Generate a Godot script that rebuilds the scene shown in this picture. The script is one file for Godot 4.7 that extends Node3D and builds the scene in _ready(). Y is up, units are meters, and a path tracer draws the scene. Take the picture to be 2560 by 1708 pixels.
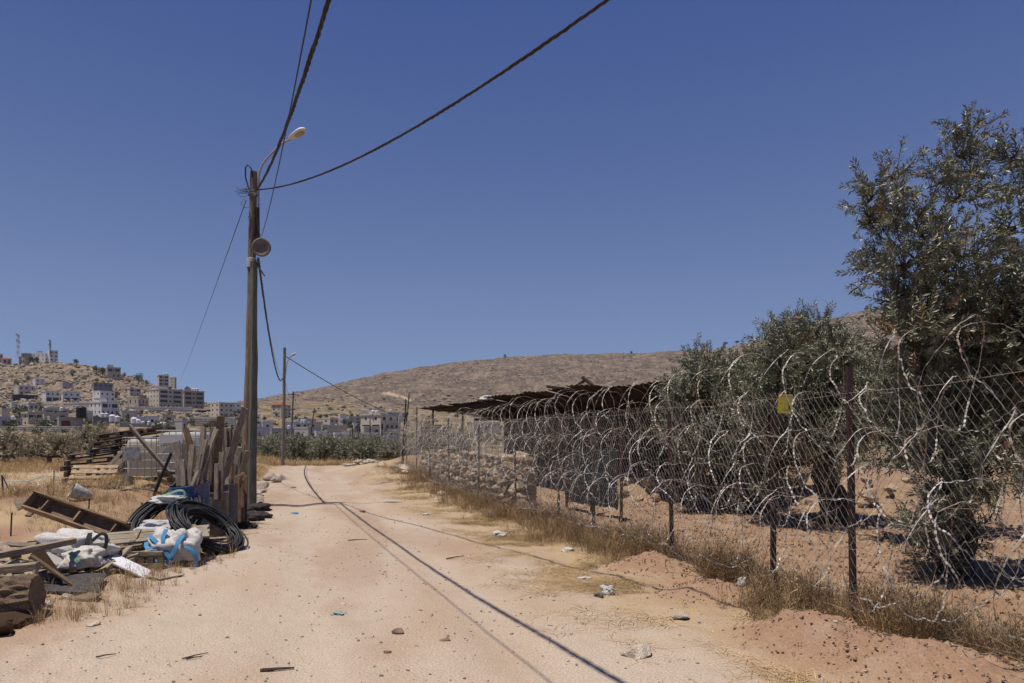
extends Node3D
# A dirt track beside an olive orchard fenced with chain link and razor wire, a village and bare hills behind.
# x runs to the right, y up, and d below is the distance in metres along -z.

const PV = [-60.0, 0.0, 40.0, 0.0, 46.0, 0.02, 52.0, -0.5, 62.0, -1.1, 130.0, 0.3, 200.0, 1.8, 260.0, 4.0, 400.0, 12.0, 540.0, 28.0, 640.0, 40.0]
const PL = [-60.0, 0.0, 46.0, 0.0, 60.0, -0.5, 140.0, 0.5, 165.0, 2.0, 180.0, 5.2, 230.0, 7.5, 300.0, 10.0, 440.0, 18.0, 640.0, 18.0]
# ridge heights by bearing (x / d)
const RIDGE_ROCKY = [-1.101, 86.0, -0.750, 77.4, -0.714, 78.1, -0.687, 80.5, -0.642, 78.5, -0.611, 76.2, -0.571, 67.9, -0.549, 64.0, -0.532, 59.7, -0.520, 56.6, -0.481, 52.2, -0.450, 40.5, -0.398, 36.5, -0.363, 25.2]
const RIDGE_TERRACED = [-0.516, 58.7, -0.422, 70.9, -0.376, 80.0, -0.334, 91.5, -0.294, 100.6, -0.262, 110.5, -0.223, 121.9, -0.166, 137.9, -0.119, 147.1, -0.047, 158.5, 0.059, 168.4, 0.174, 171.4, 0.268, 176.0, 0.312, 173.4, 0.366, 160.4, 0.467, 179.7, 0.514, 194.3, 0.550, 199.6, 0.750, 230.1, 1.242, 274.0]

var rng := RandomNumberGenerator.new()
var nz := FastNoiseLite.new()
var nf := FastNoiseLite.new()
var ridged := FastNoiseLite.new()
var M := {}
var taken := {}

# ------------------------------------------------------------------ mesh builder
class MB:
	var v := PackedVector3Array()
	var c := PackedColorArray()
	var ix := PackedInt32Array()
	var uv := PackedVector2Array()
	var col := Color(1, 1, 1)
	func add(p: Vector3) -> int:
		v.append(p); c.append(col)
		return v.size() - 1
	func tri(a: Vector3, b: Vector3, d: Vector3) -> void:
		var k := v.size()
		v.append(a); v.append(b); v.append(d)
		c.append(col); c.append(col); c.append(col)
		ix.append(k); ix.append(k + 1); ix.append(k + 2)
	func quad(a: Vector3, b: Vector3, d: Vector3, e: Vector3) -> void:
		var k := v.size()
		v.append(a); v.append(b); v.append(d); v.append(e)
		for i in 4: c.append(col)
		ix.append_array(PackedInt32Array([k, k + 1, k + 2, k, k + 2, k + 3]))
	func box(t: Transform3D, s: Vector3) -> void:
		var h := s * 0.5
		var p := []
		for i in 8:
			p.append(t * Vector3(h.x * (1 if i & 1 else -1), h.y * (1 if i & 2 else -1), h.z * (1 if i & 4 else -1)))
		quad(p[0], p[1], p[3], p[2]); quad(p[5], p[4], p[6], p[7]); quad(p[4], p[0], p[2], p[6])
		quad(p[1], p[5], p[7], p[3]); quad(p[2], p[3], p[7], p[6]); quad(p[4], p[5], p[1], p[0])
	# a plank: a box with chamfered long edges and a slightly bowed, uneven section
	func plank(t: Transform3D, s: Vector3, r: RandomNumberGenerator, chip := 0.01) -> void:
		var h := s * 0.5
		var e := minf(h.y, h.z) * 0.28
		var ring := [Vector2(-h.y, -h.z + e), Vector2(-h.y + e, -h.z), Vector2(h.y - e, -h.z), Vector2(h.y, -h.z + e), Vector2(h.y, h.z - e), Vector2(h.y - e, h.z), Vector2(-h.y + e, h.z), Vector2(-h.y, h.z - e)]
		var n := 5
		var base := v.size()
		var bow := r.randf_range(-0.012, 0.012) * s.x
		for i in n:
			var f := float(i) / (n - 1)
			for q in ring:
				var x := -h.x + f * s.x
				if i == 0 or i == n - 1: x += r.randf_range(-chip, chip)
				add(t * Vector3(x, q.x + bow * (1.0 - (2 * f - 1) * (2 * f - 1)) + r.randf_range(-0.04, 0.04) * s.y, q.y * r.randf_range(0.97, 1.03)))
		for i in n - 1:
			for j in 8:
				var a := base + i * 8 + j
				var b := base + i * 8 + (j + 1) % 8
				ix.append_array(PackedInt32Array([a, b, a + 8, b, b + 8, a + 8]))
		for e2 in [0, n - 1]:
			for j in range(1, 7):
				ix.append_array(PackedInt32Array([base + e2 * 8, base + e2 * 8 + j, base + e2 * 8 + j + 1]))
	func tube(pts: PackedVector3Array, rad, sides := 6, caps := true) -> void:
		var n := pts.size()
		var base := v.size()
		var up := Vector3.UP
		var prev := Vector3.ZERO
		for i in n:
			var t := (pts[mini(i + 1, n - 1)] - pts[maxi(i - 1, 0)]).normalized()
			if prev == Vector3.ZERO:
				up = Vector3.RIGHT if absf(t.y) > 0.9 else Vector3.UP
			else: up = prev
			var s := t.cross(up).normalized()
			var w := s.cross(t).normalized()
			prev = w
			var r: float = rad[i] if rad is Array or rad is PackedFloat32Array else rad
			for j in sides:
				var a := TAU * j / sides
				add(pts[i] + (s * cos(a) + w * sin(a)) * r)
		for i in n - 1:
			for j in sides:
				var a := base + i * sides + j
				var b := base + i * sides + (j + 1) % sides
				ix.append_array(PackedInt32Array([a, a + sides, b, b, a + sides, b + sides]))
		if caps:
			for e in [0, n - 1]:
				for j in range(1, sides - 1):
					ix.append_array(PackedInt32Array([base + e * sides, base + e * sides + j, base + e * sides + j + 1]))
	func lathe(t: Transform3D, prof: Array, seg := 24) -> void:
		var base := v.size()
		for p in prof:
			for j in seg:
				var a := TAU * j / seg
				add(t * Vector3(cos(a) * p.x, p.y, sin(a) * p.x))
		for i in prof.size() - 1:
			for j in seg:
				var a := base + i * seg + j
				var b := base + i * seg + (j + 1) % seg
				ix.append_array(PackedInt32Array([a, b, a + seg, b, b + seg, a + seg]))
	func mesh(smooth := false) -> ArrayMesh:
		var a := []
		a.resize(Mesh.ARRAY_MAX)
		a[Mesh.ARRAY_VERTEX] = v
		a[Mesh.ARRAY_COLOR] = c
		if uv.size() == v.size() and uv.size() > 0: a[Mesh.ARRAY_TEX_UV] = uv
		a[Mesh.ARRAY_INDEX] = ix
		if smooth:
			var n := PackedVector3Array()
			n.resize(v.size())
			for k in range(0, ix.size(), 3):
				var f := (v[ix[k + 2]] - v[ix[k]]).cross(v[ix[k + 1]] - v[ix[k]])
				n[ix[k]] += f; n[ix[k + 1]] += f; n[ix[k + 2]] += f
			for k in n.size(): n[k] = n[k].normalized() if n[k].length_squared() > 0.0 else Vector3.UP
			a[Mesh.ARRAY_NORMAL] = n
		var m := ArrayMesh.new()
		m.add_surface_from_arrays(Mesh.PRIMITIVE_TRIANGLES, a)
		return m

func obj(called: String, m: Mesh, material: Material, parent: Node = self) -> MeshInstance3D:
	var o := MeshInstance3D.new()
	o.name = numbered(called) if parent == self else called
	o.mesh = m
	o.material_override = material
	o.cast_shadow = GeometryInstance3D.SHADOW_CASTING_SETTING_ON
	parent.add_child(o, true)
	return o
func numbered(called: String) -> String:
	taken[called] = taken.get(called, -1) + 1
	return called if taken[called] == 0 else "%s_%03d" % [called, taken[called]]
func tag(o: Node, label: String, category := "", group := "", kind := "") -> Node:
	if label: o.set_meta("label", label)
	if category: o.set_meta("category", category)
	if group: o.set_meta("group", group)
	if kind: o.set_meta("kind", kind)
	return o
func thing(called: String, label: String, category: String, at := Vector3.ZERO, turn := 0.0, group := "") -> Node3D:
	var o := Node3D.new()
	o.name = numbered(called)
	add_child(o)
	o.position = at
	o.rotation.y = turn
	tag(o, label, category, group)
	return o
func copy(src: Node3D, called: String, label := "", group := "") -> Node3D:
	var o: Node3D = src.duplicate()
	o.name = numbered(called)
	add_child(o)
	tag(o, label, "", group)
	return o
func multi(called: String, m: Mesh, material: Material, at: Array, cols: Array, parent: Node = self) -> MultiMeshInstance3D:
	var mm := MultiMesh.new()
	mm.transform_format = MultiMesh.TRANSFORM_3D
	mm.use_colors = cols.size() > 0
	mm.mesh = m
	mm.instance_count = at.size()
	for i in at.size():
		mm.set_instance_transform(i, at[i])
		if cols.size() > 0: mm.set_instance_color(i, cols[i])
	var o := MultiMeshInstance3D.new()
	o.name = numbered(called) if parent == self else called
	o.multimesh = mm
	o.material_override = material
	parent.add_child(o, true)
	return o
func lin(r: float, g: float, b: float) -> Color:
	return Color(r, g, b).linear_to_srgb()
func curve(t: Array, x: float) -> float:
	if x <= t[0]: return t[1]
	var i := 2
	while i < t.size():
		if x <= t[i]:
			var f: float = (x - t[i - 2]) / (t[i] - t[i - 2])
			return lerpf(t[i - 1], t[i + 1], f)
		i += 2
	return t[t.size() - 1]
func along(a: Vector3, b: Vector3, roll := 0.0) -> Transform3D:   # a frame at the middle of a-b whose x axis runs from a to b
	var x := (b - a).normalized()
	var up := Vector3.UP if absf(x.y) < 0.95 else Vector3.BACK
	var z := x.cross(up).normalized()
	var y := z.cross(x).normalized()
	return Transform3D(Basis(x, y, z).rotated(x, roll), (a + b) * 0.5)
func upright(a: Vector3, b: Vector3, roll := 0.0) -> Transform3D:   # the same for a standing board, its broad face turned to the road
	var x := (b - a).normalized()
	var y := (Vector3.BACK - x * x.dot(Vector3.BACK)).normalized()
	return Transform3D(Basis(x, y, x.cross(y)).rotated(x, roll), (a + b) * 0.5)
func rot(x: float, y: float, z: float) -> Basis:
	return Basis.from_euler(Vector3(x, y, z))

# ------------------------------------------------------------------ the lie of the land
func fence_x(d: float) -> float: return 4.95 - 0.323 * d
func bell(x: float, d: float, cx: float, cd: float, r: float) -> float:
	return exp(-((x - cx) * (x - cx) + (d - cd) * (d - cd)) / (r * r))
func near_h(x: float, d: float) -> float:
	var u := x / maxf(d, 1.0)
	var h := lerpf(curve(PV, d), curve(PL, d), smoothstep(-0.36, -0.42, u))
	if d < 60.0:
		var t := x - fence_x(d)
		# earth bank on the side of the pallets and tanks, and the rise by the far end of the fence
		h += 0.62 * smoothstep(-6.6, -8.8, t) * smoothstep(9.5, 15.5, d) * (1.0 - 0.9 * smoothstep(20.0, 31.0, d)) * (1.0 - 0.72 * smoothstep(-10.0, -11.8, x))
		h += 0.42 * smoothstep(21.0, 29.0, d) * smoothstep(-2.6, -0.9, t) * (1.0 - smoothstep(34.0, 46.0, d))
		h += 0.35 * smoothstep(-5.9, -7.2, t) * smoothstep(20.0, 26.0, d) * (1.0 - smoothstep(40.0, 50.0, d))
		# spoil heaps along the wire
		h += 0.24 * bell(x, d, 2.35, 5.35, 0.42) + 0.2 * bell(x, d, 2.85, 4.55, 0.5) + 0.2 * bell(x, d, 1.72, 8.35, 0.42) + 0.13 * bell(x, d, 2.05, 7.1, 0.4) + 0.55 * bell(x, d, -4.9, 36.0, 1.7) + 0.35 * bell(x, d, -5.7, 28.0, 0.7)
		var heap := bell(x, d, 2.35, 5.35, 0.55) + bell(x, d, 2.85, 4.55, 0.65) + bell(x, d, 1.72, 8.35, 0.55) + bell(x, d, 2.05, 7.1, 0.5)
		if heap > 0.05: h += minf(heap, 1.0) * (0.05 * ridged.get_noise_2d(x * 90.0, d * 90.0) + 0.05 * nf.get_noise_2d(x * 70.0, d * 70.0))
		# wheel tracks worn into the road
		if t < -1.2 and t > -7.0:
			var m := t + 3.9 + 0.25 * nz.get_noise_2d(d * 3.0, 7.0)
			h -= 0.045 * (exp(-pow((m + 0.85) / 0.34, 2.0)) + exp(-pow((m - 0.85) / 0.34, 2.0)))
		var rough := 0.14 + 0.86 * smoothstep(-2.6, -0.9, t) + 0.86 * smoothstep(-5.6, -6.8, t)
		h += rough * (0.05 * nz.get_noise_2d(x * 14.0, d * 14.0) + 0.035 * nz.get_noise_2d(x * 55.0 + 40.0, d * 55.0))
		if t > -1.0 and d < 24.0:
			h += 0.05 * ridged.get_noise_2d(x * 60.0, d * 60.0) * smoothstep(-1.0, 0.2, t)
	elif d < 300.0:
		h += 0.25 * nz.get_noise_2d(x * 3.0, d * 3.0)
	return h
func rocky_h(x: float, d: float) -> float:
	if d <= 440.0: return near_h(x, d) - 0.8 * smoothstep(440.0, 420.0, d)
	var hr := curve(RIDGE_ROCKY, x / d)
	var g := curve([440.0, 0.0, 535.0, 0.22, 590.0, 0.43, 670.0, 1.0], minf(d, 670.0))
	return 18.0 + (hr - 18.0) * g - maxf(0.0, d - 670.0) * 0.3
func terraced_h(x: float, d: float) -> float:
	if d < 540.0: return curve(PV, d) - 1.0
	var u := x / d
	var px := u * 1707.0 + 1280.0
	var dr := 1300.0 - 300.0 * smoothstep(1760.0, 1950.0, px)
	var hr := curve(RIDGE_TERRACED, u)
	var t := minf((d - 540.0) / (dr - 540.0), 1.0)
	return 28.0 + (hr - 28.0) * t * (1.1 - 0.1 * t) - maxf(0.0, d - dr) * 0.3
func land_h(x: float, d: float) -> float:
	var h := near_h(x, d) if d < 640.0 else -99.0
	if x / d < -0.36: h = maxf(h, rocky_h(x, d))
	if d > 540.0: h = maxf(h, terraced_h(x, d))
	return h
func on_ground(x: float, d: float, lift := 0.0) -> Vector3:
	return Vector3(x, near_h(x, d) + lift, -d)

# ------------------------------------------------------------------ materials
func noise_tex(freq: float, lo: float, hi: float, octaves := 5, size := 512, type := FastNoiseLite.TYPE_SIMPLEX_SMOOTH, sd := 3) -> NoiseTexture2D:
	var n := FastNoiseLite.new()
	n.noise_type = type
	n.frequency = freq
	n.fractal_octaves = octaves
	n.seed = sd
	var t := NoiseTexture2D.new()
	t.width = size
	t.height = size
	t.seamless = true
	t.noise = n
	var g := Gradient.new()
	g.set_color(0, Color(lo, lo, lo))
	g.set_color(1, Color(hi, hi, hi))
	t.color_ramp = g
	return t
func mat(name_: String, color: Color, rough: float, tex: Texture2D = null, scale := Vector3.ONE, bump: Texture2D = null, bump_cm := 0.0, world := false, metallic := 0.0) -> StandardMaterial3D:
	var m := StandardMaterial3D.new()
	m.resource_name = name_
	m.albedo_color = color
	m.roughness = rough
	m.metallic = metallic
	m.metallic_specular = 0.3
	m.vertex_color_use_as_albedo = true
	if tex or bump:
		m.uv1_triplanar = true
		m.uv1_world_triplanar = world
		m.uv1_scale = scale
	if tex: m.albedo_texture = tex
	if bump:
		m.heightmap_enabled = true
		m.heightmap_texture = bump
		m.heightmap_scale = bump_cm
	M[name_] = m
	return m
func make_materials() -> void:
	var fine := noise_tex(0.035, 0.72, 1.0, 6)
	var plaster := noise_tex(0.02, 0.84, 1.0, 6, 512, FastNoiseLite.TYPE_SIMPLEX_SMOOTH, 12)
	var mottled := noise_tex(0.012, 0.66, 1.0, 6, 512, FastNoiseLite.TYPE_SIMPLEX_SMOOTH, 9)
	var grit := noise_tex(0.09, 0.0, 1.0, 4, 512, FastNoiseLite.TYPE_SIMPLEX_SMOOTH, 5)
	var speck := noise_tex(0.06, 0.5, 1.0, 3, 512, FastNoiseLite.TYPE_CELLULAR, 6)
	var grain := noise_tex(0.03, 0.45, 1.0, 5, 512, FastNoiseLite.TYPE_SIMPLEX_SMOOTH, 21)
	var dust := noise_tex(0.11, 0.7, 1.0, 5, 1024, FastNoiseLite.TYPE_SIMPLEX_SMOOTH, 15)
	mat("earth", Color.WHITE, 0.95, dust, Vector3.ONE * 0.4, grit, 0.22, true)
	mat("hill", Color.WHITE, 0.95, mottled, Vector3.ONE * 0.03, null, 0.0, true)
	mat("stone", Color.WHITE, 0.9, mottled, Vector3.ONE * 1.6, grit, 1.5, true)
	mat("grass", Color.WHITE, 0.75)
	M.grass.backlight_enabled = true
	M.grass.backlight = Color(0.35, 0.3, 0.2)
	mat("leaf", Color.WHITE, 0.42)
	M.leaf.metallic_specular = 0.5
	M.leaf.backlight_enabled = true
	M.leaf.backlight = Color(0.2, 0.22, 0.1)
	mat("bark", Color.WHITE, 0.9, fine, Vector3(3, 0.8, 3), grit, 2.0)
	mat("wood", Color.WHITE, 0.8, grain, Vector3(0.35, 5.0, 5.0), grain, 0.25)
	mat("pole_wood", Color.WHITE, 0.85, grain, Vector3(3.5, 0.16, 3.5), grain, 0.8)
	mat("white_laminate", lin(0.66, 0.66, 0.69), 0.35)
	mat("steel", Color.WHITE, 0.55, null, Vector3.ONE, null, 0.0, false, 0.25)
	mat("mesh_wire", Color.WHITE, 0.7, null, Vector3.ONE, null, 0.0, false, 0.1)
	mat("rust", Color.WHITE, 0.85, mottled, Vector3.ONE * 3.0, grit, 0.3)
	mat("sheet", Color.WHITE, 0.7, mottled, Vector3.ONE * 1.1, grit, 0.2)
	mat("plastic", Color.WHITE, 0.45, plaster, Vector3.ONE * 1.3)
	mat("dirty_plastic", Color.WHITE, 0.65, speck, Vector3.ONE * 1.0, mottled, 0.2)
	mat("hdpe", Color.WHITE, 0.5, plaster, Vector3.ONE * 1.5)
	M.hdpe.backlight_enabled = true
	M.hdpe.backlight = Color(0.9, 0.88, 0.8)
	mat("rubber", Color.WHITE, 0.42)
	mat("cable", Color.WHITE, 0.6)
	mat("cloth", Color.WHITE, 0.8, fine, Vector3.ONE * 2.0, grit, 0.3)
	mat("wall", Color.WHITE, 0.9, plaster, Vector3.ONE * 0.11, null, 0.0, true)
	mat("pane", lin(0.02, 0.024, 0.03), 0.15)
	M.pane.metallic_specular = 0.5
	mat("paint", Color.WHITE, 0.5)

# ------------------------------------------------------------------
func _ready() -> void:
	rng.seed = 20
	nz.seed = 4
	nz.frequency = 0.05
	nz.fractal_octaves = 4
	nf.seed = 8
	nf.frequency = 0.11
	nf.fractal_octaves = 3
	ridged.seed = 2
	ridged.frequency = 0.08
	ridged.fractal_type = FastNoiseLite.FRACTAL_RIDGED
	ridged.fractal_octaves = 3
	# camera: eye height 1.6 m, a 24 mm lens shifted upwards
	var cam := Camera3D.new()
	cam.name = "camera"
	cam.position = Vector3(0, 1.6, 0)
	cam.near = 0.05
	cam.far = 4000.0
	cam.projection = Camera3D.PROJECTION_FRUSTUM
	cam.size = 0.05 * 1708.0 / 1707.0
	cam.frustum_offset = Vector2(0, 0.05 * 251.0 / 1707.0)
	add_child(cam)
	cam.current = true
	var env := Environment.new()
	env.background_mode = Environment.BG_SKY
	var sm := ProceduralSkyMaterial.new()
	sm.sky_top_color = lin(0.025, 0.056, 0.204)
	sm.sky_horizon_color = lin(0.214, 0.298, 0.463)
	sm.sky_curve = 0.2
	sm.ground_bottom_color = lin(0.3, 0.2, 0.13)
	sm.ground_horizon_color = lin(0.3, 0.22, 0.16)
	sm.sun_angle_max = 2.0
	var sky := Sky.new()
	sky.sky_material = sm
	env.sky = sky
	env.tonemap_mode = Environment.TONE_MAPPER_LINEAR
	env.tonemap_exposure = 1.25
	env.fog_enabled = true
	env.fog_density = 0.00005
	env.fog_light_color = Color(0.78, 0.84, 0.95)
	env.sdfgi_enabled = true
	env.ssao_enabled = true
	env.ssil_enabled = true
	var we := WorldEnvironment.new()
	we.environment = env
	add_child(we)
	var sun := DirectionalLight3D.new()
	sun.name = "sun"
	sun.light_energy = 1.35
	sun.light_color = Color(1.0, 0.96, 0.9)
	sun.light_angular_distance = 0.5
	sun.shadow_enabled = true
	add_child(sun)
	sun.look_at_from_position(Vector3.ZERO, Vector3(0.235, -1.0, -0.125), Vector3.FORWARD)
	make_materials()
	build_land()
	build_village()
	build_poles()
	build_fence()
	build_shed()
	build_orchard()
	build_drums()
	build_yard()
	build_debris()
	build_litter()

# ------------------------------------------------------------------ land, grass and stones
func rock_mesh(sd: int, flat := 1.0, detail := 1, col := Color.WHITE) -> ArrayMesh:
	var s := SphereMesh.new()
	var b := MB.new()
	b.col = col
	var rr := RandomNumberGenerator.new()
	rr.seed = sd
	var n := FastNoiseLite.new()
	n.seed = sd
	n.frequency = 0.9
	n.fractal_octaves = 2
	var t := (1.0 + sqrt(5.0)) / 2.0
	var p := [Vector3(-1, t, 0), Vector3(1, t, 0), Vector3(-1, -t, 0), Vector3(1, -t, 0), Vector3(0, -1, t), Vector3(0, 1, t), Vector3(0, -1, -t), Vector3(0, 1, -t), Vector3(t, 0, -1), Vector3(t, 0, 1), Vector3(-t, 0, -1), Vector3(-t, 0, 1)]
	var f := [[0, 11, 5], [0, 5, 1], [0, 1, 7], [0, 7, 10], [0, 10, 11], [1, 5, 9], [5, 11, 4], [11, 10, 2], [10, 7, 6], [7, 1, 8], [3, 9, 4], [3, 4, 2], [3, 2, 6], [3, 6, 8], [3, 8, 9], [4, 9, 5], [2, 4, 11], [6, 2, 10], [8, 6, 7], [9, 8, 1]]
	for k in p.size(): p[k] = p[k].normalized()
	for q in detail:
		var mid := {}
		var g := []
		for tri in f:
			var m := []
			for e in 3:
				var a: int = mini(tri[e], tri[(e + 1) % 3])
				var c: int = maxi(tri[e], tri[(e + 1) % 3])
				var key := a * 10000 + c
				if not mid.has(key):
					mid[key] = p.size()
					p.append(((p[a] + p[c]) * 0.5).normalized())
				m.append(mid[key])
			g.append_array([[tri[0], m[0], m[2]], [tri[1], m[1], m[0]], [tri[2], m[2], m[1]], [m[0], m[1], m[2]]])
		f = g
	# cut flat facets: clamp against a few random planes
	var planes := []
	for k in 11: planes.append([Vector3(rr.randfn(), rr.randfn(), rr.randfn()).normalized(), rr.randf_range(0.42, 0.8)])
	for v3 in p:
		var q: Vector3 = v3 * (1.0 + 0.35 * n.get_noise_3dv(v3 * 1.5))
		for pl in planes:
			var e: float = q.dot(pl[0]) - pl[1]
			if e > 0.0: q -= pl[0] * e
		q.y *= flat
		b.add(q)
	for tri in f: b.ix.append_array(PackedInt32Array([tri[0], tri[2], tri[1]]))
	return b.mesh()
func sheet(called: String, rows: Array, half_l: Callable, half_r: Callable, cols: int, hf: Callable, cf: Callable, m: Material) -> MeshInstance3D:
	var b := MB.new()
	for d in rows:
		var l: float = half_l.call(d)
		var r: float = half_r.call(d)
		for j in cols + 1:
			var x := lerpf(l, r, float(j) / cols)
			var h: float = hf.call(x, d)
			b.v.append(Vector3(x, h, -d))
			b.c.append(cf.call(x, d, h))
	for i in rows.size() - 1:
		for j in cols:
			var a := i * (cols + 1) + j
			b.ix.append_array(PackedInt32Array([a, a + cols + 1, a + 1, a + 1, a + cols + 1, a + cols + 2]))
	var o := obj(called, b.mesh(true), m)
	o.set_meta("kind", "structure")
	return o
const PALE = Color(0.545, 0.45, 0.36)
const TAN = Color(0.495, 0.378, 0.28)
const RED = Color(0.36, 0.225, 0.15)
const STRAW = Color(0.5, 0.375, 0.225)
const SOIL = Color(0.325, 0.205, 0.13)
func ground_col(x: float, d: float, _h: float) -> Color:
	var t := x - fence_x(d)
	var a := nz.get_noise_2d(x * 9.0, d * 4.5)
	var b := nz.get_noise_2d(x * 34.0 + 90.0, d * 30.0)
	var c := nf.get_noise_2d(x * 60.0, d * 60.0)
	# the track: reddish tan clay with paler compacted marl further along
	var s1 := nz.get_noise_2d(t * 16.0, d * 2.2 + 40.0)
	var m := t + 3.9 + 0.25 * nz.get_noise_2d(d * 3.0, 7.0)
	var rut := exp(-pow((m + 0.85) / 0.4, 2.0)) + exp(-pow((m - 0.85) / 0.4, 2.0))
	var k := PALE.lerp(TAN, clampf(0.5 + 1.2 * a - 0.4 * rut + 0.9 * s1 + 0.2 * b, 0.0, 1.0))
	k = k.lerp(RED, clampf(1.6 * (nz.get_noise_2d(t * 7.0 + 300.0, d * 2.0) - 0.1) + 0.3 * b, 0.0, 0.4))
	# strewn straw on both verges
	var verge := maxf(smoothstep(-2.5, -1.1, t + 0.8 * a), smoothstep(-5.6, -6.8, t - 0.9 * a) * smoothstep(7.5, 9.5, d))
	k = k.lerp(STRAW, clampf(verge * (0.75 + 0.9 * b), 0.0, 0.9))
	# red soil of the bank and the heaps
	var heap := bell(x, d, 2.35, 5.35, 0.6) + bell(x, d, 2.85, 4.55, 0.7) + bell(x, d, 1.72, 8.35, 0.6) + bell(x, d, 2.05, 7.1, 0.6)
	var bank := smoothstep(-6.6, -7.8, t) * smoothstep(8.0, 11.0, d) * (1.0 - smoothstep(17.0, 24.0, d))
	k = k.lerp(RED, clampf((heap + bank) * (1.1 + 0.8 * b), 0.0, 0.95))
	# tilled orchard soil
	k = k.lerp(SOIL, clampf(smoothstep(-0.2, 0.7, t) * (0.85 + 0.8 * b), 0.0, 1.0))
	# dry grass fields beyond
	k = k.lerp(STRAW, clampf(smoothstep(-7.0, -9.0, t) * (0.5 + 2.2 * nz.get_noise_2d(x * 4.0 + 33.0, d * 4.0)), 0.0, 0.9))
	return k * (1.0 + 0.07 * c + 0.05 * b)
func valley_col(x: float, d: float, _h: float) -> Color:
	var b := nz.get_noise_2d(x * 2.2, d * 1.2)
	var c := nz.get_noise_2d(x * 9.0 + 50.0, d * 5.0)
	return Color(0.36, 0.265, 0.17).lerp(Color(0.15, 0.13, 0.08), clampf(0.5 + 1.8 * b + 1.2 * c, 0.0, 1.0))
func rocky_col(x: float, d: float, h: float) -> Color:
	var b := nz.get_noise_2d(x * 1.6, h * 6.0)
	var c := nz.get_noise_2d(x * 7.0 + 50.0, h * 14.0)
	var k := Color(0.17, 0.125, 0.09).lerp(Color(0.34, 0.28, 0.22), clampf(0.45 + 1.5 * b + 1.2 * c, 0.0, 1.0))
	return k.lerp(Color(0.33, 0.235, 0.145), clampf(2.0 * nz.get_noise_2d(x * 0.7 + 70.0, d * 0.7), 0.0, 0.7)) * (1.0 + 0.5 * nz.get_noise_2d(x * 18.0, h * 40.0))
func ledges(h: float, x: float) -> float:      # the slope climbs in uneven limestone steps
	var st := 4.5 + 1.5 * nz.get_noise_1d(x * 0.2)
	var f := h / st
	var fr := f - floorf(f)
	return (floorf(f) + lerpf(fr, smoothstep(0.5, 0.85, fr), 0.85)) * st
func terraced_col(x: float, d: float, h: float) -> Color:
	# grazed and burnt ground in patches, with stony soil between
	var big := nz.get_noise_2d(x * 0.35 + 200.0, d * 0.3)
	var mid := nz.get_noise_2d(x * 1.1, d * 0.9 + 30.0)
	var small := nz.get_noise_2d(x * 4.0 + 60.0, d * 3.0)
	var k := Color(0.135, 0.106, 0.092).lerp(Color(0.265, 0.208, 0.16), clampf(0.42 + 1.1 * big + 1.0 * mid + 0.9 * small, 0.0, 1.0))
	# the dirt track that climbs from the village
	var u := x / d
	var tr := absf(h - curve([-0.2, 52.0, -0.185, 50.0, -0.16, 44.0, -0.148, 38.0, -0.16, 32.0], u)) if u > -0.192 and u < -0.15 else 99.0
	k = k.lerp(Color(0.55, 0.43, 0.31), smoothstep(2.2, 1.2, tr))
	return k * (1.0 + 0.3 * nf.get_noise_2d(x * 5.0, d * 4.0))
func steps(a: float, b: float, ratio: float, least: float) -> Array:
	var r := []
	var d := a
	while d < b:
		r.append(d)
		d += maxf(least, absf(d) * ratio)
	r.append(b)
	return r
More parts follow.
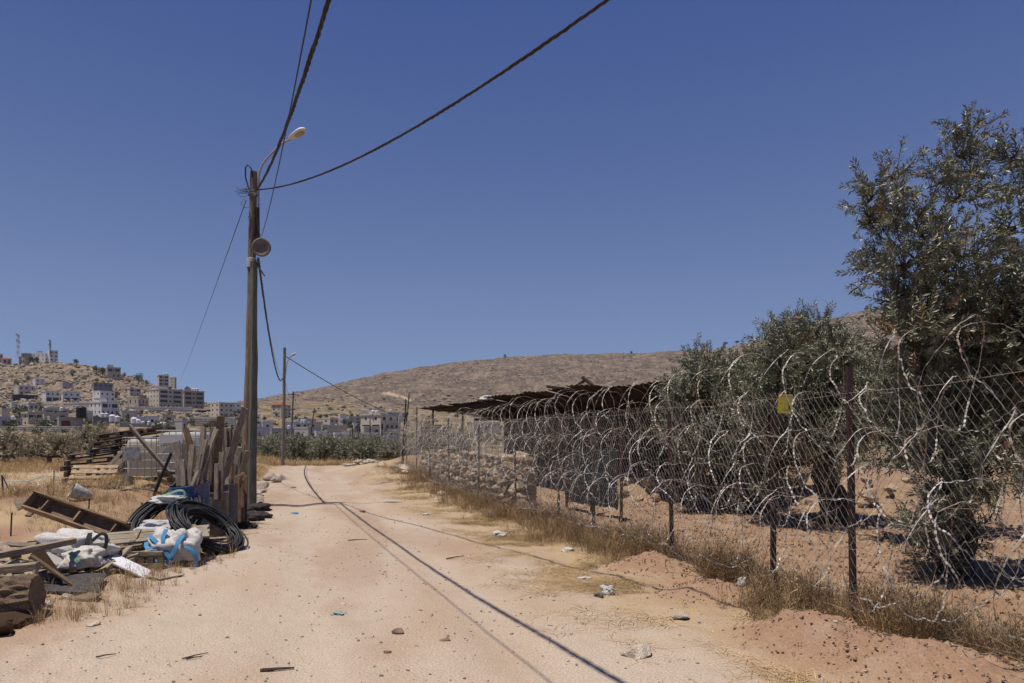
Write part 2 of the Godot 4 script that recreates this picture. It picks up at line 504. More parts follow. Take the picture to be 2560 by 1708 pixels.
func build_land() -> void:
	var rows := [-40.0, -25.0, -14.0, -7.0, -3.0, -1.0, 0.5, 1.4]
	rows.append_array(steps(2.0, 58.0, 0.0115, 0.03))
	var g := sheet("ground", rows, func(d): return -(absf(d) + 6.0) * 0.93, func(d): return (absf(d) + 6.0) * 0.93, 430, near_h, ground_col, M.earth)
	tag(g, "dusty tan dirt track with straw verges and red soil", "ground")
	var vl := sheet("valley_ground", steps(57.0, 640.0, 0.018, 1.0), func(d): return -d * 0.85 - 10.0, func(d): return d * 0.85 + 10.0, 220, func(x, d): return near_h(x, d) - 0.25 * smoothstep(60.0, 57.0, d), valley_col, M.hill)
	tag(vl, "dry grass and scrub ground of the valley below the village", "ground")
	var rk := sheet("rocky_hill", steps(430.0, 760.0, 0.0, 2.6), func(d): return -d * 0.95, func(d): return -d * 0.345, 300, func(x, d): return rocky_h(x, d) + (1.1 * nz.get_noise_2d(x * 4.0, d * 4.0) + 0.9 * nf.get_noise_2d(x * 3.0, d * 3.0)) * smoothstep(440.0, 480.0, d), rocky_col, M.hill)
	tag(rk, "steep rocky hill crowned with houses and masts", "hill")
	var th := sheet("terraced_hill", steps(536.0, 1400.0, 0.0, 4.0), func(d): return -d * 0.56, func(d): return d * 0.95, 420, func(x, d): return ledges(terraced_h(x, d) + (5.0 * nz.get_noise_2d(x * 0.22, d * 0.1) + 1.6 * nz.get_noise_2d(x * 1.2, d * 2.6)) * smoothstep(540.0, 640.0, d), x), terraced_col, M.hill)
	tag(th, "long bare brown hill banded with pale rock ledges", "hill")
	# loose rock all over the rocky hill
	var at := []
	var cl := []
	var rm := rock_mesh(11, 0.75, 0)
	for i in 7500:
		var u := rng.randf_range(-0.86, -0.38)
		var d := rng.randf_range(470.0, 672.0)
		var x := u * d
		if nz.get_noise_2d(x * 1.6, d * 1.6) < -0.12 + rng.randf_range(-0.15, 0.1): continue
		var s := 0.35 + 1.9 * pow(rng.randf(), 3.0)
		at.append(Transform3D(rot(rng.randf() * 3.0, rng.randf() * 6.0, rng.randf() * 0.6).scaled(Vector3(s * rng.randf_range(0.8, 1.8), s * rng.randf_range(0.5, 1.2), s)), Vector3(x, rocky_h(x, d) + s * 0.3 + 0.9 * nf.get_noise_2d(x * 3.0, d * 3.0), -d)))
		var t := rng.randf_range(0.65, 1.15)
		cl.append(Color(0.42 * t, 0.36 * t, 0.29 * t))
	tag(multi("hill_rocks", rm, M.stone, at, cl), "pale limestone rocks scattered over the steep hill", "rocks", "", "stuff")
	at = []
	cl = []
	for i in 9000:
		var u := rng.randf_range(-0.4, 0.62)
		var d := rng.randf_range(560.0, 1290.0)
		var x := u * d
		var h := terraced_h(x, d)
		if nz.get_noise_2d(x * 1.1, d * 0.9 + 30.0) < rng.randf_range(-0.2, 0.2): continue
		var s := 0.3 + 1.4 * pow(rng.randf(), 2.5)
		at.append(Transform3D(rot(0, rng.randfn() * 0.25, 0).scaled(Vector3(s * rng.randf_range(1.0, 3.2), s * 0.9, s)), Vector3(x, ledges(h, x) + s * 0.2, -d)))
		var t := rng.randf_range(0.7, 1.1)
		cl.append(Color(0.48 * t, 0.4 * t, 0.315 * t))
	tag(multi("ledge_rocks", rm, M.stone, at, cl), "pale rock ledges breaking through the long brown hill", "rocks", "", "stuff")
	at = []
	cl = []
	var sb := scrub_mesh()
	for i in 7500:
		var left := i % 2 == 0
		var u := rng.randf_range(-0.8, -0.38) if left else rng.randf_range(-0.4, 0.6)
		var d := rng.randf_range(450.0, 665.0) if left else rng.randf_range(560.0, 1290.0)
		var x := u * d
		var h := rocky_h(x, d) if left else terraced_h(x, d)
		if nz.get_noise_2d(x * 0.8 + 900.0, h * 3.0) < 0.08 + rng.randf_range(-0.12, 0.12): continue
		var s := rng.randf_range(0.5, 1.5) * (0.8 if left else 1.0)
		at.append(Transform3D(rot(0, rng.randf() * 6.0, 0).scaled(Vector3(s, s * 0.7, s)), Vector3(x, (h if left else ledges(h, x)) + s * 0.3, -d)))
		var t := rng.randf_range(0.6, 1.2)
		cl.append(Color(0.1 * t, 0.105 * t, 0.055 * t))
	for i in 1500:
		var u := rng.randf_range(-0.78, 0.25)
		var d := rng.randf_range(150.0, 560.0)
		var x := u * d
		if nz.get_noise_2d(x * 1.5, d * 0.8 + 300.0) < rng.randf_range(-0.15, 0.15): continue
		var s := rng.randf_range(0.6, 2.0)
		at.append(Transform3D(rot(0, rng.randf() * 6.0, 0).scaled(Vector3(s, s * 0.8, s)), Vector3(x, land_h(x, d) + s * 0.35, -d)))
		var t := rng.randf_range(0.7, 1.3)
		cl.append(Color(0.12 * t, 0.125 * t, 0.07 * t))
	tag(multi("hill_scrub", sb, M.leaf, at, cl), "low dark thorn scrub dotted over the hills", "scrub", "", "stuff")
	build_grass()
	# gravel
	at = []
	cl = []
	var pm := rock_mesh(5, 0.7, 0)
	while at.size() < 6500:
		var d := 3.2 * pow(14.0, rng.randf())
		var x := fence_x(d) - rng.randf_range(0.6, 8.5)
		if nz.get_noise_2d(x * 7.0 + 20.0, d * 7.0) < rng.randf_range(-0.5, 0.3): continue
		var s := 0.004 + 0.016 * pow(rng.randf(), 4.0)
		at.append(Transform3D(rot(rng.randf() * 6.0, rng.randf() * 6.0, 0).scaled(Vector3(s * 1.3, s, s)), on_ground(x, d, s * 0.25)))
		var t := rng.randf_range(0.75, 1.15)
		cl.append(Color(0.66 * t, 0.55 * t, 0.45 * t) if rng.randf() < 0.93 else Color(0.4 * t, 0.3 * t, 0.23 * t))
	tag(multi("gravel", pm, M.stone, at, cl), "small gravel strewn over the dirt track", "gravel", "", "stuff")
	at = []
	cl = []
	while at.size() < 11000:
		var d := 4.0 * pow(5.0, rng.randf())
		var x := fence_x(d) + rng.randf_range(0.0, 11.0) * (0.3 + 0.7 * rng.randf())
		if x / d > 0.85: continue
		var s := 0.006 + 0.026 * pow(rng.randf(), 3.0)
		at.append(Transform3D(rot(rng.randf() * 6.0, rng.randf() * 6.0, 0).scaled(Vector3(s * 1.2, s, s)), on_ground(x, d, s * 0.3)))
		var t := rng.randf_range(0.7, 1.2)
		cl.append(Color(0.42 * t, 0.27 * t, 0.175 * t))
	for hp in [[2.35, 5.35, 0.5], [2.85, 4.55, 0.6], [1.72, 8.35, 0.5], [2.05, 7.1, 0.5]]:
		for i in 700:
			var a := rng.randf() * TAU
			var r: float = hp[2] * sqrt(rng.randf()) * 1.2
			var s := 0.004 + 0.014 * pow(rng.randf(), 3.0)
			at.append(Transform3D(rot(rng.randf() * 6.0, rng.randf() * 6.0, 0).scaled(Vector3(s * 1.2, s, s)), on_ground(hp[0] + cos(a) * r, hp[1] + sin(a) * r, s * 0.3)))
			var t := rng.randf_range(0.7, 1.15)
			cl.append(Color(0.5 * t, 0.33 * t, 0.225 * t))
	tag(multi("soil_clods", pm, M.stone, at, cl), "red brown clods of tilled soil in the orchard", "soil", "", "stuff")
func scrub_mesh() -> ArrayMesh:
	var b := MB.new()
	var r := RandomNumberGenerator.new()
	r.seed = 77
	for i in 90:
		var p := Vector3(r.randfn(), r.randfn() * 0.8, r.randfn()).normalized() * pow(r.randf(), 0.4)
		if p.y < -0.5: p.y = -0.5
		var q := rot(r.randf() * 6, r.randf() * 6, r.randf() * 6)
		var s := r.randf_range(0.12, 0.3)
		b.quad(p + q.x * s, p + q.y * s, p - q.x * s, p - q.y * s)
	return b.mesh()
func tuft_mesh(n: int, spread: float, lean: float, sd: int, wide := 0.006) -> ArrayMesh:
	var b := MB.new()
	var r := RandomNumberGenerator.new()
	r.seed = sd
	for i in n:
		var a := r.randf() * TAU
		var o := Vector3(cos(a), 0, sin(a)) * r.randf() * spread
		var out := Vector3(cos(a + r.randfn() * 0.5), 0, sin(a + r.randfn() * 0.5))
		var side := Vector3(-out.z, 0, out.x) * wide * r.randf_range(0.65, 1.35)
		var h := r.randf_range(0.5, 1.0)
		var l := lean * r.randf_range(0.2, 1.3)
		var p1 := o + out * l * 0.35 * h + Vector3.UP * h * 0.55
		var p2 := o + out * l * h + Vector3.UP * h * r.randf_range(0.75, 1.0)
		b.quad(o - side, p1 - side * 0.8, p1 + side * 0.8, o + side)
		b.tri(p1 - side * 0.8, p2, p1 + side * 0.8)
		if r.randf() < 0.3:   # a seed head
			b.quad(p2 - side * 1.6, p2 + Vector3.UP * 0.07, p2 + side * 1.6, p2 - Vector3.UP * 0.05)
	return b.mesh()
func heaps(x: float, d: float) -> float:
	return bell(x, d, 2.35, 5.35, 0.6) + bell(x, d, 2.85, 4.55, 0.7) + bell(x, d, 1.72, 8.35, 0.6) + bell(x, d, 2.05, 7.1, 0.6)
func stalk_mesh() -> ArrayMesh:
	var b := MB.new()
	var r := RandomNumberGenerator.new()
	r.seed = 91
	for i in 4:
		var o := Vector3(r.randf_range(-0.15, 0.15), 0, r.randf_range(-0.15, 0.15))
		var top := o + Vector3(r.randf_range(-0.35, 0.35), r.randf_range(0.7, 1.0), r.randf_range(-0.35, 0.35))
		var mid := (o + top) * 0.5 + Vector3(r.randf_range(-0.08, 0.08), 0, r.randf_range(-0.08, 0.08))
		b.tube(PackedVector3Array([o, mid, top]), [0.009, 0.007, 0.004], 3, false)
		for k in 7:
			var p := mid.lerp(top, r.randf()) if k > 1 else o.lerp(mid, r.randf_range(0.4, 1.0))
			var e := p + Vector3(r.randfn(), absf(r.randfn()) + 0.3, r.randfn()).normalized() * r.randf_range(0.1, 0.28)
			b.tube(PackedVector3Array([p, e]), [0.005, 0.003], 3, false)
			for j in 2:
				var q := rot(r.randf() * 6, r.randf() * 6, 0)
				var c := e.lerp(p, j * 0.4)
				b.quad(c - q.x * 0.02, c + q.y * 0.012, c + q.x * 0.02, c - q.y * 0.012)
	return b.mesh()
func straw(dark: float) -> Color:
	var t := rng.randf_range(0.75, 1.2)
	return Color(0.46 * t, 0.335 * t, 0.18 * t).lerp(Color(0.17 * t, 0.11 * t, 0.065 * t), clampf(dark + rng.randfn() * 0.25, 0.0, 1.0))
func build_grass() -> void:
	var at := []
	var cl := []
	var tm := tuft_mesh(20, 0.3, 0.95, 31)
	# rank dry weeds under the wire
	while at.size() < 4000:
		var d := 3.4 * pow(9.0, rng.randf())
		var t := -0.2 + rng.randfn() * 0.42 + 0.8 * nz.get_noise_1d(d * 14.0)
		if d < 6.5: t += 0.3
		if t < -1.7 or t > 1.0: continue
		var x := fence_x(d) + t
		if heaps(x, d) > 0.45: continue
		var h := rng.randf_range(0.1, 0.42) * (0.5 + 1.0 * clampf(0.5 + 1.5 * nz.get_noise_2d(x * 12.0, d * 12.0), 0.0, 1.3)) * (1.0 - 0.4 * absf(t))
		at.append(Transform3D(rot(rng.randfn() * 0.3, rng.randf() * 6.0, rng.randfn() * 0.3).scaled(Vector3(h * rng.randf_range(0.7, 1.2), h, h)), on_ground(x, d, -0.01)))
		cl.append(straw(0.62))
	var sm := stalk_mesh()
	var sat := []
	var scl := []
	while sat.size() < 600:
		var d := 3.4 * pow(9.0, rng.randf())
		var t := -0.25 + rng.randfn() * 0.4 + 0.6 * nz.get_noise_1d(d * 14.0)
		if nz.get_noise_2d(d * 11.0, t * 9.0) < -0.08: continue
		if d < 6.5: t += 0.3
		var x := fence_x(d) + t
		if heaps(x, d) > 0.45: continue
		var h := rng.randf_range(0.15, 0.45)
		sat.append(Transform3D(rot(rng.randfn() * 0.15, rng.randf() * 6.0, rng.randfn() * 0.15).scaled(Vector3(h, h, h)), on_ground(x, d, -0.01)))
		scl.append(straw(0.7))
	tag(multi("weed_stalks", sm, M.grass, sat, scl), "brown branching weed stalks standing along the fence", "weeds", "", "stuff")
	tag(multi("fence_weeds", tm, M.grass, at, cl), "rank dry weeds growing along the foot of the fence", "weeds", "", "stuff")
	at = []
	cl = []
	while at.size() < 6500:
		var d := 5.0 * pow(9.0, rng.randf())
		var x := fence_x(d) - rng.randf_range(6.2, 26.0)
		if x / d < -1.0 or nz.get_noise_2d(x * 6.0 + 11.0, d * 6.0) < rng.randf_range(-0.3, 0.25): continue
		if d < 12.5 and x > fence_x(d) - 7.2: continue
		var h := rng.randf_range(0.12, 0.36) * (1.0 + 0.7 * smoothstep(20.0, 30.0, d)) * (0.45 + 0.55 * smoothstep(9.0, 14.0, d))
		at.append(Transform3D(rot(0, rng.randf() * 6.0, 0).scaled(Vector3(h * 1.2, h, h * 1.2)), on_ground(x, d, -0.01)))
		cl.append(straw(0.25 if d > 20.0 else 0.45))
	while at.size() < 8300:
		var d := rng.randf_range(44.0, 56.0)
		var x := fence_x(d) - rng.randf_range(-6.0, 12.0)
		if x > fence_x(d) - 3.4 and d < 48.0: continue
		if d < 47.5 and x < fence_x(d) - 3.0 and x > fence_x(d) - 6.0: continue
		var h := rng.randf_range(0.5, 1.0)
		at.append(Transform3D(rot(0, rng.randf() * 6.0, 0).scaled(Vector3(h * 1.4, h, h * 1.4)), on_ground(x, d, -0.02)))
		cl.append(straw(0.05))
	tag(multi("dry_grass", tm, M.grass, at, cl), "yellow dry grass on the bank and fields beside the track", "grass", "", "stuff")
	# flattened straw on the verges
	at = []
	cl = []
	var fm := tuft_mesh(12, 0.9, 3.4, 33, 0.03)
	while at.size() < 6000:
		var d := 3.6 * pow(8.0, rng.randf())
		var t := -1.1 + rng.randfn() * 0.5 if rng.randf() < 0.78 or d < 9.0 else -6.9 + rng.randfn() * 0.5
		var x := fence_x(d) + t
		if bell(x, d, 2.35, 5.35, 0.6) + bell(x, d, 2.85, 4.55, 0.7) + bell(x, d, 1.72, 8.35, 0.6) + bell(x, d, 2.05, 7.1, 0.6) > 0.35: continue
		if d < 7.0 and rng.randf() < 0.6: continue
		if nz.get_noise_2d(x * 12.0, d * 12.0) < rng.randf_range(-0.2, 0.25): continue
		var h := rng.randf_range(0.03, 0.075)
		at.append(Transform3D(rot(0, rng.randf() * 6.0, 0).scaled(Vector3(h * 1.5, h * 0.4, h * 1.5)), on_ground(x, d, 0.0)))
		cl.append(straw(0.15) * 1.05)
	tag(multi("flattened_straw", fm, M.grass, at, cl), "trampled pale straw lying on the road verges", "straw", "", "stuff")

# ------------------------------------------------------------------ the village
const WALLS = {"cream": Color(0.68, 0.61, 0.51), "white": Color(0.8, 0.78, 0.76), "tan": Color(0.6, 0.53, 0.44), "grey": Color(0.52, 0.5, 0.47), "darkgrey": Color(0.27, 0.27, 0.285), "bluegrey": Color(0.56, 0.57, 0.61), "brown": Color(0.5, 0.43, 0.35), "block": Color(0.46, 0.43, 0.395), "dark": Color(0.07, 0.07, 0.08)}
var unit_pane: ArrayMesh
# a wall of width w along x and from y0 to h, with openings cut out and their reveals
func facade(b: MB, o: Vector3, x: Vector3, inward: Vector3, w: float, y0: float, h: float, holes: Array, deep := 0.3) -> void:
	var xs := [0.0, w]
	var ys := [y0, h]
	for r in holes:
		xs.append_array([r[0], r[2]])
		ys.append_array([r[1], r[3]])
	xs.sort()
	ys.sort()
	for i in xs.size() - 1:
		if xs[i + 1] - xs[i] < 0.001: continue
		for j in ys.size() - 1:
			if ys[j + 1] - ys[j] < 0.001: continue
			var cx: float = (xs[i] + xs[i + 1]) * 0.5
			var cy: float = (ys[j] + ys[j + 1]) * 0.5
			var open := false
			for r in holes:
				if cx > r[0] and cx < r[2] and cy > r[1] and cy < r[3]: open = true
			if not open:
				b.quad(o + x * xs[i] + Vector3.UP * ys[j], o + x * xs[i] + Vector3.UP * ys[j + 1], o + x * xs[i + 1] + Vector3.UP * ys[j + 1], o + x * xs[i + 1] + Vector3.UP * ys[j])
	for r in holes:
		var p := [o + x * r[0] + Vector3.UP * r[1], o + x * r[0] + Vector3.UP * r[3], o + x * r[2] + Vector3.UP * r[3], o + x * r[2] + Vector3.UP * r[1]]
		for k in 4: b.quad(p[k], p[(k + 1) % 4], p[(k + 1) % 4] + inward * deep, p[k] + inward * deep)
func pane_at(house: Node3D, o: Vector3, x: Vector3, inward: Vector3, r: Array, m: Material, called := "window", deep := 0.24) -> void:
	var p := obj(called, unit_pane, m, house)
	p.transform = Transform3D(Basis(x * (r[2] - r[0]), Vector3.UP * (r[3] - r[1]), -inward), o + x * r[0] + Vector3.UP * r[1] + inward * deep)
func tinted(c: Color, base: String, key: String) -> StandardMaterial3D:
	if not M.has(key):
		var m: StandardMaterial3D = M[base].duplicate()
		m.resource_name = key
		m.albedo_color = c.linear_to_srgb()
		M[key] = m
	return M[key]
func build_house(a: Array) -> void:
	var W: float = a[5]
	var L: float = a[6]
	var H: float = a[7]
	var floors: int = a[8]
	var st: int = a[10]
	var house := thing("house", a[0], "house", Vector3(a[1], a[2], a[3]), a[4], "houses of the village")
	var b := MB.new()
	b.col = WALLS[a[9]] * rng.randf_range(0.94, 1.05)
	var fh := H / floors
	var fx := Vector3.RIGHT
	var lx := Vector3.BACK      # the side wall runs from the far corner to the near one
	var fo := Vector3.ZERO
	var lo := Vector3(0, 0, -L)
	var fholes := []
	var lholes := []
	var shutters := []
	for f in floors:
		var y := f * fh
		var wy0 := y + fh * 0.36
		var wy1 := y + fh * 0.78
		var n := maxi(1, roundi(W / 3.6))
		if st == 4: pass
		elif st == 6:
			fholes.append([W * 0.3, y + 0.05, W * 0.3 + minf(1.1, W * 0.3), y + minf(2.1, fh * 0.75)])
			if L > 2.5: lholes.append([L * 0.5, y + 0.05, L * 0.5 + minf(0.9, L * 0.3), y + minf(2.0, fh * 0.7)])
		elif st == 7:
			shutters.append([W * 0.1, y + 0.1, W * 0.48, y + fh * 0.86])
			fholes.append(shutters[0])
		elif st == 2 and f > 0:
			fholes.append([W * 0.06, y + fh * 0.3, W * 0.36, y + fh * 0.85])
			fholes.append([W * 0.43, wy0, W * 0.52, wy1])
			fholes.append([W * 0.6, y + fh * 0.3, W * 0.93, y + fh * 0.85])
		elif st == 3 and f == 0:
			fholes.append([W * 0.06, y + fh * 0.12, W * 0.42, y + fh * 0.9])
			fholes.append([W * 0.5, y + fh * 0.12, W * 0.92, y + fh * 0.9])
		elif st == 9 and f == 1:
			fholes.append([0.35, y + fh * 0.1, W * 0.12, y + fh * 0.92])
			for i in 3: fholes.append([W * (0.28 + 0.23 * i), wy0, W * (0.38 + 0.23 * i), wy1])
		else:
			for i in n:
				var c := W * (i + 0.5) / n + rng.randf_range(-0.2, 0.2)
				var hw := minf(rng.randf_range(0.45, 0.85), W / n * 0.3)
				if rng.randf() < 0.9: fholes.append([c - hw, wy0, c + hw, wy1])
		var nl := maxi(1, roundi(L / 4.2))
		if st in [0, 1, 2, 3, 8, 9]:
			for i in nl:
				var c := L * (i + 0.5) / nl
				var hw := minf(rng.randf_range(0.4, 0.65), L / nl * 0.28)
				if st == 9 and f == 1: hw = L / nl * 0.36
				lholes.append([c - hw, wy0, c + hw, wy1])
	facade(b, fo, fx, Vector3.FORWARD, W, -7.0, H, fholes)
	facade(b, lo, lx, Vector3.RIGHT, L, -7.0, H, lholes)
	b.quad(Vector3(W, -7, -L), Vector3(W, H, -L), Vector3(0, H, -L), Vector3(0, -7, -L))
	b.quad(Vector3(W, -7, 0), Vector3(W, H, 0), Vector3(W, H, -L), Vector3(W, -7, -L))
	obj("wall", b.mesh(), M.wall, house)
	for r in fholes:
		if st == 7 and r in shutters: pane_at(house, fo, fx, Vector3.FORWARD, r, tinted(Color(0.16, 0.045, 0.04), "paint", "red_shutter"), "shutter", 0.08)
		else: pane_at(house, fo, fx, Vector3.FORWARD, r, M.pane)
	for r in lholes: pane_at(house, lo, lx, Vector3.RIGHT, r, M.pane)
	# flat roof with a low parapet, or a hipped tile roof
	var rb := MB.new()
	rb.col = WALLS[a[9]] * 0.92
	if st == 8:
		rb.col = Color(0.3, 0.1, 0.06)
		var c0 := Vector3(W * 0.3, H + 1.8, -L * 0.5)
		var c1 := Vector3(W * 0.7, H + 1.8, -L * 0.5)
		var e := [Vector3(-0.5, H, 0.5), Vector3(W + 0.5, H, 0.5), Vector3(W + 0.5, H, -L - 0.5), Vector3(-0.5, H, -L - 0.5)]
		rb.quad(e[0], c0, c1, e[1])
		rb.tri(e[1], c1, e[2])
		rb.quad(e[2], c1, c0, e[3])
		rb.tri(e[3], c0, e[0])
		rb.quad(e[0], e[1], e[2], e[3])
	else:
		var over := 0.28 if st in [2, 3, 9] else 0.06
		var ph := 0.55
		rb.box(Transform3D(Basis(), Vector3(W / 2, H + 0.06, -L / 2)), Vector3(W + over * 2, 0.12, L + over * 2))
		for s in [[W / 2, 0.0, W + over * 2, 0.18], [W / 2, -L, W + over * 2, 0.18]]:
			rb.box(Transform3D(Basis(), Vector3(s[0], H + 0.12 + ph / 2, s[1] + (over - 0.09) * (1 if s[1] == 0.0 else -1))), Vector3(s[2], ph, s[3]))
		for s in [0.0, W]:
			rb.box(Transform3D(Basis(), Vector3(s + (over - 0.09) * (1 if s > 0.0 else -1), H + 0.12 + ph / 2 - 0.004, -L / 2)), Vector3(0.18, ph, L + over * 2 - 0.37))
	obj("roof", rb.mesh(), M.wall, house)
	if st == 1 or st == 9 or (st == 2 and W > 9.0):     # stair house on the roof
		var p := MB.new()
		p.col = WALLS[a[9]] * 0.97
		var pw := W * 0.42
		p.box(Transform3D(Basis(), Vector3(pw * 0.6, H + 1.4, -L * 0.45)), Vector3(pw, 2.7, L * 0.4))
		p.box(Transform3D(Basis(), Vector3(pw * 0.6, H + 2.82, -L * 0.45)), Vector3(pw + 0.4, 0.16, L * 0.4 + 0.4))
		obj("roof_room", p.mesh(), M.wall, house)
	if st == 5:
		var p := MB.new()
		p.col = Color(0.42, 0.16, 0.09)
		p.quad(Vector3(-0.4, H - 0.2, 0.9), Vector3(-0.2, H + 0.9, -0.6), Vector3(W + 0.2, H + 0.9, -0.6), Vector3(W + 0.4, H - 0.2, 0.9))
		p.box(Transform3D(Basis(), Vector3(W / 2, H - 0.24, 0.86)), Vector3(W + 0.8, 0.1, 0.12))
		obj("awning", p.mesh(), M.wall, house)
	if st == 2 or st == 9:                               # balcony slabs and railings
		for f in range(1, floors):
			for s in ([[0.05, 0.37], [0.59, 0.94]] if st == 2 else [[0.2, 0.9]]):
				var p := MB.new()
				p.col = WALLS[a[9]] * 0.95
				var cx: float = W * (s[0] + s[1]) / 2
				var bw: float = W * (s[1] - s[0])
				p.box(Transform3D(Basis(), Vector3(cx, f * fh + 0.05, 0.55)), Vector3(bw, 0.18, 1.1))
				p.box(Transform3D(Basis(), Vector3(cx, f * fh + 0.55, 1.04)), Vector3(bw, 0.8, 0.12))
				obj("balcony", p.mesh(), M.wall, house)
func water_tank(at: Vector3, r: float, h: float, dark := false) -> void:
	var b := MB.new()
	b.col = Color(0.035, 0.037, 0.045) if dark else Color(0.78, 0.78, 0.8)
	var prof := [Vector2(0.0, 0.0), Vector2(r, 0.0)]
	for k in 8:
		prof.append_array([Vector2(r, h * (0.02 + k * 0.106)), Vector2(r * 0.965, h * (0.06 + k * 0.106)), Vector2(r, h * (0.1 + k * 0.106))])
	prof.append_array([Vector2(r * 0.8, h * 0.93), Vector2(r * 0.36, h * 0.97), Vector2(r * 0.36, h), Vector2(0.0, h)])
	b.lathe(Transform3D(Basis(), at), prof, 20)
	var o := obj("water_tank", b.mesh(true), M.plastic)
	if dark: tag(o, "big black ribbed water tank on the shed with the red shutter", "water tank", "rooftop water tanks")
	else: tag(o, "white water tank standing on a flat village roof", "water tank", "rooftop water tanks")
func pt(u: float, v: float, d: float) -> Vector3:      # bearing x/d and rise over eye height per metre of distance
	return Vector3(u * d, 1.6 + v * d, -d)
func build_village() -> void:
	var pm := MB.new()
	pm.quad(Vector3(0, 0, 0), Vector3(0, 1, 0), Vector3(1, 1, 0), Vector3(1, 0, 0))
	unit_pane = pm.mesh()
	for a in HOUSES: build_house(a)
	# round tower of the hilltop house
	var tower := thing("tower_house", "round pale stone tower on the rocky hilltop", "tower", Vector3(-474.5, 76.0, -667.0))
	var b := MB.new()
	b.col = Color(0.46, 0.4, 0.32)
	b.lathe(Transform3D(), [Vector2(4.0, -8), Vector2(4.0, 11.2), Vector2(4.35, 11.3), Vector2(4.35, 12.0), Vector2(0, 12.0)], 24)
	obj("wall", b.mesh(), M.wall, tower)
	for k in 4:
		var w := obj("window", unit_pane, M.pane, tower)
		var an := -0.5 + 0.5 * (k % 2)
		w.transform = Transform3D(Basis(Vector3.UP, an).scaled(Vector3(1.1, 2.0, 1)), Vector3(sin(an) * 4.02 - 0.5, 3.0 + 5.0 * (k / 2), cos(an) * 4.02))
	# two masts
	for ms in [[-0.7235, 0.1307, 0.158, 668.0, "red and white lattice radio mast behind the round tower"], [-0.6767, 0.133, 0.149, 668.0, "thin dark antenna mast on the grey hilltop villa"]]:
		var base := pt(ms[0], ms[1] - 0.006, ms[3])
		var h: float = (ms[2] - ms[1] + 0.006) * ms[3]
		var mast := thing("radio_mast", ms[4], "mast", base)
		var wide := 0.9 if ms[2] > 0.15 else 0.35
		for lvl in 8:
			var lb := MB.new()
			lb.col = (Color(0.5, 0.1, 0.08) if lvl % 2 == 1 else Color(0.6, 0.58, 0.56)) if wide > 0.5 else Color(0.14, 0.14, 0.16)
			for k in 4:
				var p0 := Vector3(wide if k in [0, 1] else -wide, h * lvl / 8.0, wide if k in [1, 2] else -wide) * Vector3(1 - lvl * 0.06, 1, 1 - lvl * 0.06)
				var p1 := Vector3(p0.x * 0.94, h * (lvl + 1) / 8.0, p0.z * 0.94)
				lb.tube(PackedVector3Array([p0, p1]), 0.13, 4)
				var q := Vector3(-p0.x, p1.y, p0.z) if k % 2 == 0 else Vector3(p0.x, p1.y, -p0.z)
				lb.tube(PackedVector3Array([p0, q]), 0.08, 4)
			obj("lattice_section", lb.mesh(), M.paint, mast)
		var ab := MB.new()
		ab.col = Color(0.3, 0.29, 0.3)
		for k in 5: ab.box(Transform3D(Basis(), Vector3(cos(k * 2.2) * (wide + 0.5), h * (0.62 + 0.09 * k), sin(k * 2.2) * (wide + 0.5))), Vector3(0.7, 1.9, 0.5))
		obj("antenna", ab.mesh(), M.paint, mast)
	# tanks on roofs
	water_tank(Vector3(-121.8, 8.35, -193.0), 1.32, 3.4, true)
	for w in [[-0.6, 0.0365, 214.0, 1.0], [-0.594, 0.0365, 214.0, 1.0], [-0.5855, 0.03, 200.0, 1.6], [-0.578, 0.03, 200.0, 1.3], [-0.5535, 0.0255, 194.0, 1.6], [-0.5475, 0.0255, 194.0, 1.2], [-0.541, 0.0255, 194.0, 0.8], [-0.532, 0.0255, 194.0, 0.8], [-0.514, 0.0245, 195.0, 0.7], [-0.509, 0.0245, 195.0, 0.7], [-0.731, 0.0325, 216.0, 1.0], [-0.66, 0.0455, 255.0, 1.1], [-0.714, 0.054, 470.0, 1.3], [-0.71, 0.054, 470.0, 1.3], [-0.72, 0.082, 585.0, 1.6], [-0.711, 0.082, 585.0, 1.6], [-0.509, 0.0972, 656.0, 2.0], [-0.5055, 0.0972, 656.0, 2.0], [-0.468, 0.0745, 545.0, 1.8], [-0.4645, 0.0745, 545.0, 1.8], [-0.461, 0.0745, 545.0, 1.8], [-0.327, 0.0195, 235.0, 0.9], [-0.322, 0.0195, 235.0, 0.9], [-0.308, 0.028, 298.0, 1.1], [-0.304, 0.028, 298.0, 1.1], [-0.204, 0.0405, 262.0, 1.2], [-0.198, 0.0405, 262.0, 1.2], [-0.178, 0.043, 412.0, 1.5]]:
		var p := pt(w[0], w[1], w[2])
		water_tank(Vector3(p.x, p.y - 0.1, p.z), 0.55 * w[3], 1.25 * w[3] + 0.1)
	# coursed block walls
	block_wall("retaining wall of pale rough blocks behind the small olive trees", pt(-0.80, 0.0, 178.0), pt(-0.632, 0.0, 174.0), 1.9, 5.6, 15)
	block_wall("striped retaining wall of pale blocks behind the upright planks", pt(-0.464, 0.0, 205.0), pt(-0.405, 0.0, 205.0), 5.4, 9.1, 12)
	block_wall("long grey roadside wall crossing the hill below the apartment blocks", pt(-0.576, 0.0, 500.0), pt(-0.468, 0.0, 505.0), 22.0, 27.6, 4)
	block_wall("grey roadside wall beneath the white two storey houses", pt(-0.688, 0.0, 520.0), pt(-0.615, 0.0, 505.0), 27.0, 31.2, 3)
	# low white panel fence by the hill road
	var f := thing("panel_fence", "row of white panels along the foot of the terraced hill", "fence", pt(-0.222, 0.0424, 470.0))
	for k in 11:
		var p := MB.new()
		p.col = Color(0.6, 0.59, 0.57)
		p.box(Transform3D(Basis(), Vector3(k * 1.15, 0.6, 0)), Vector3(0.85, 2.4, 0.2))
		obj("panel", p.mesh(), M.wall, f)
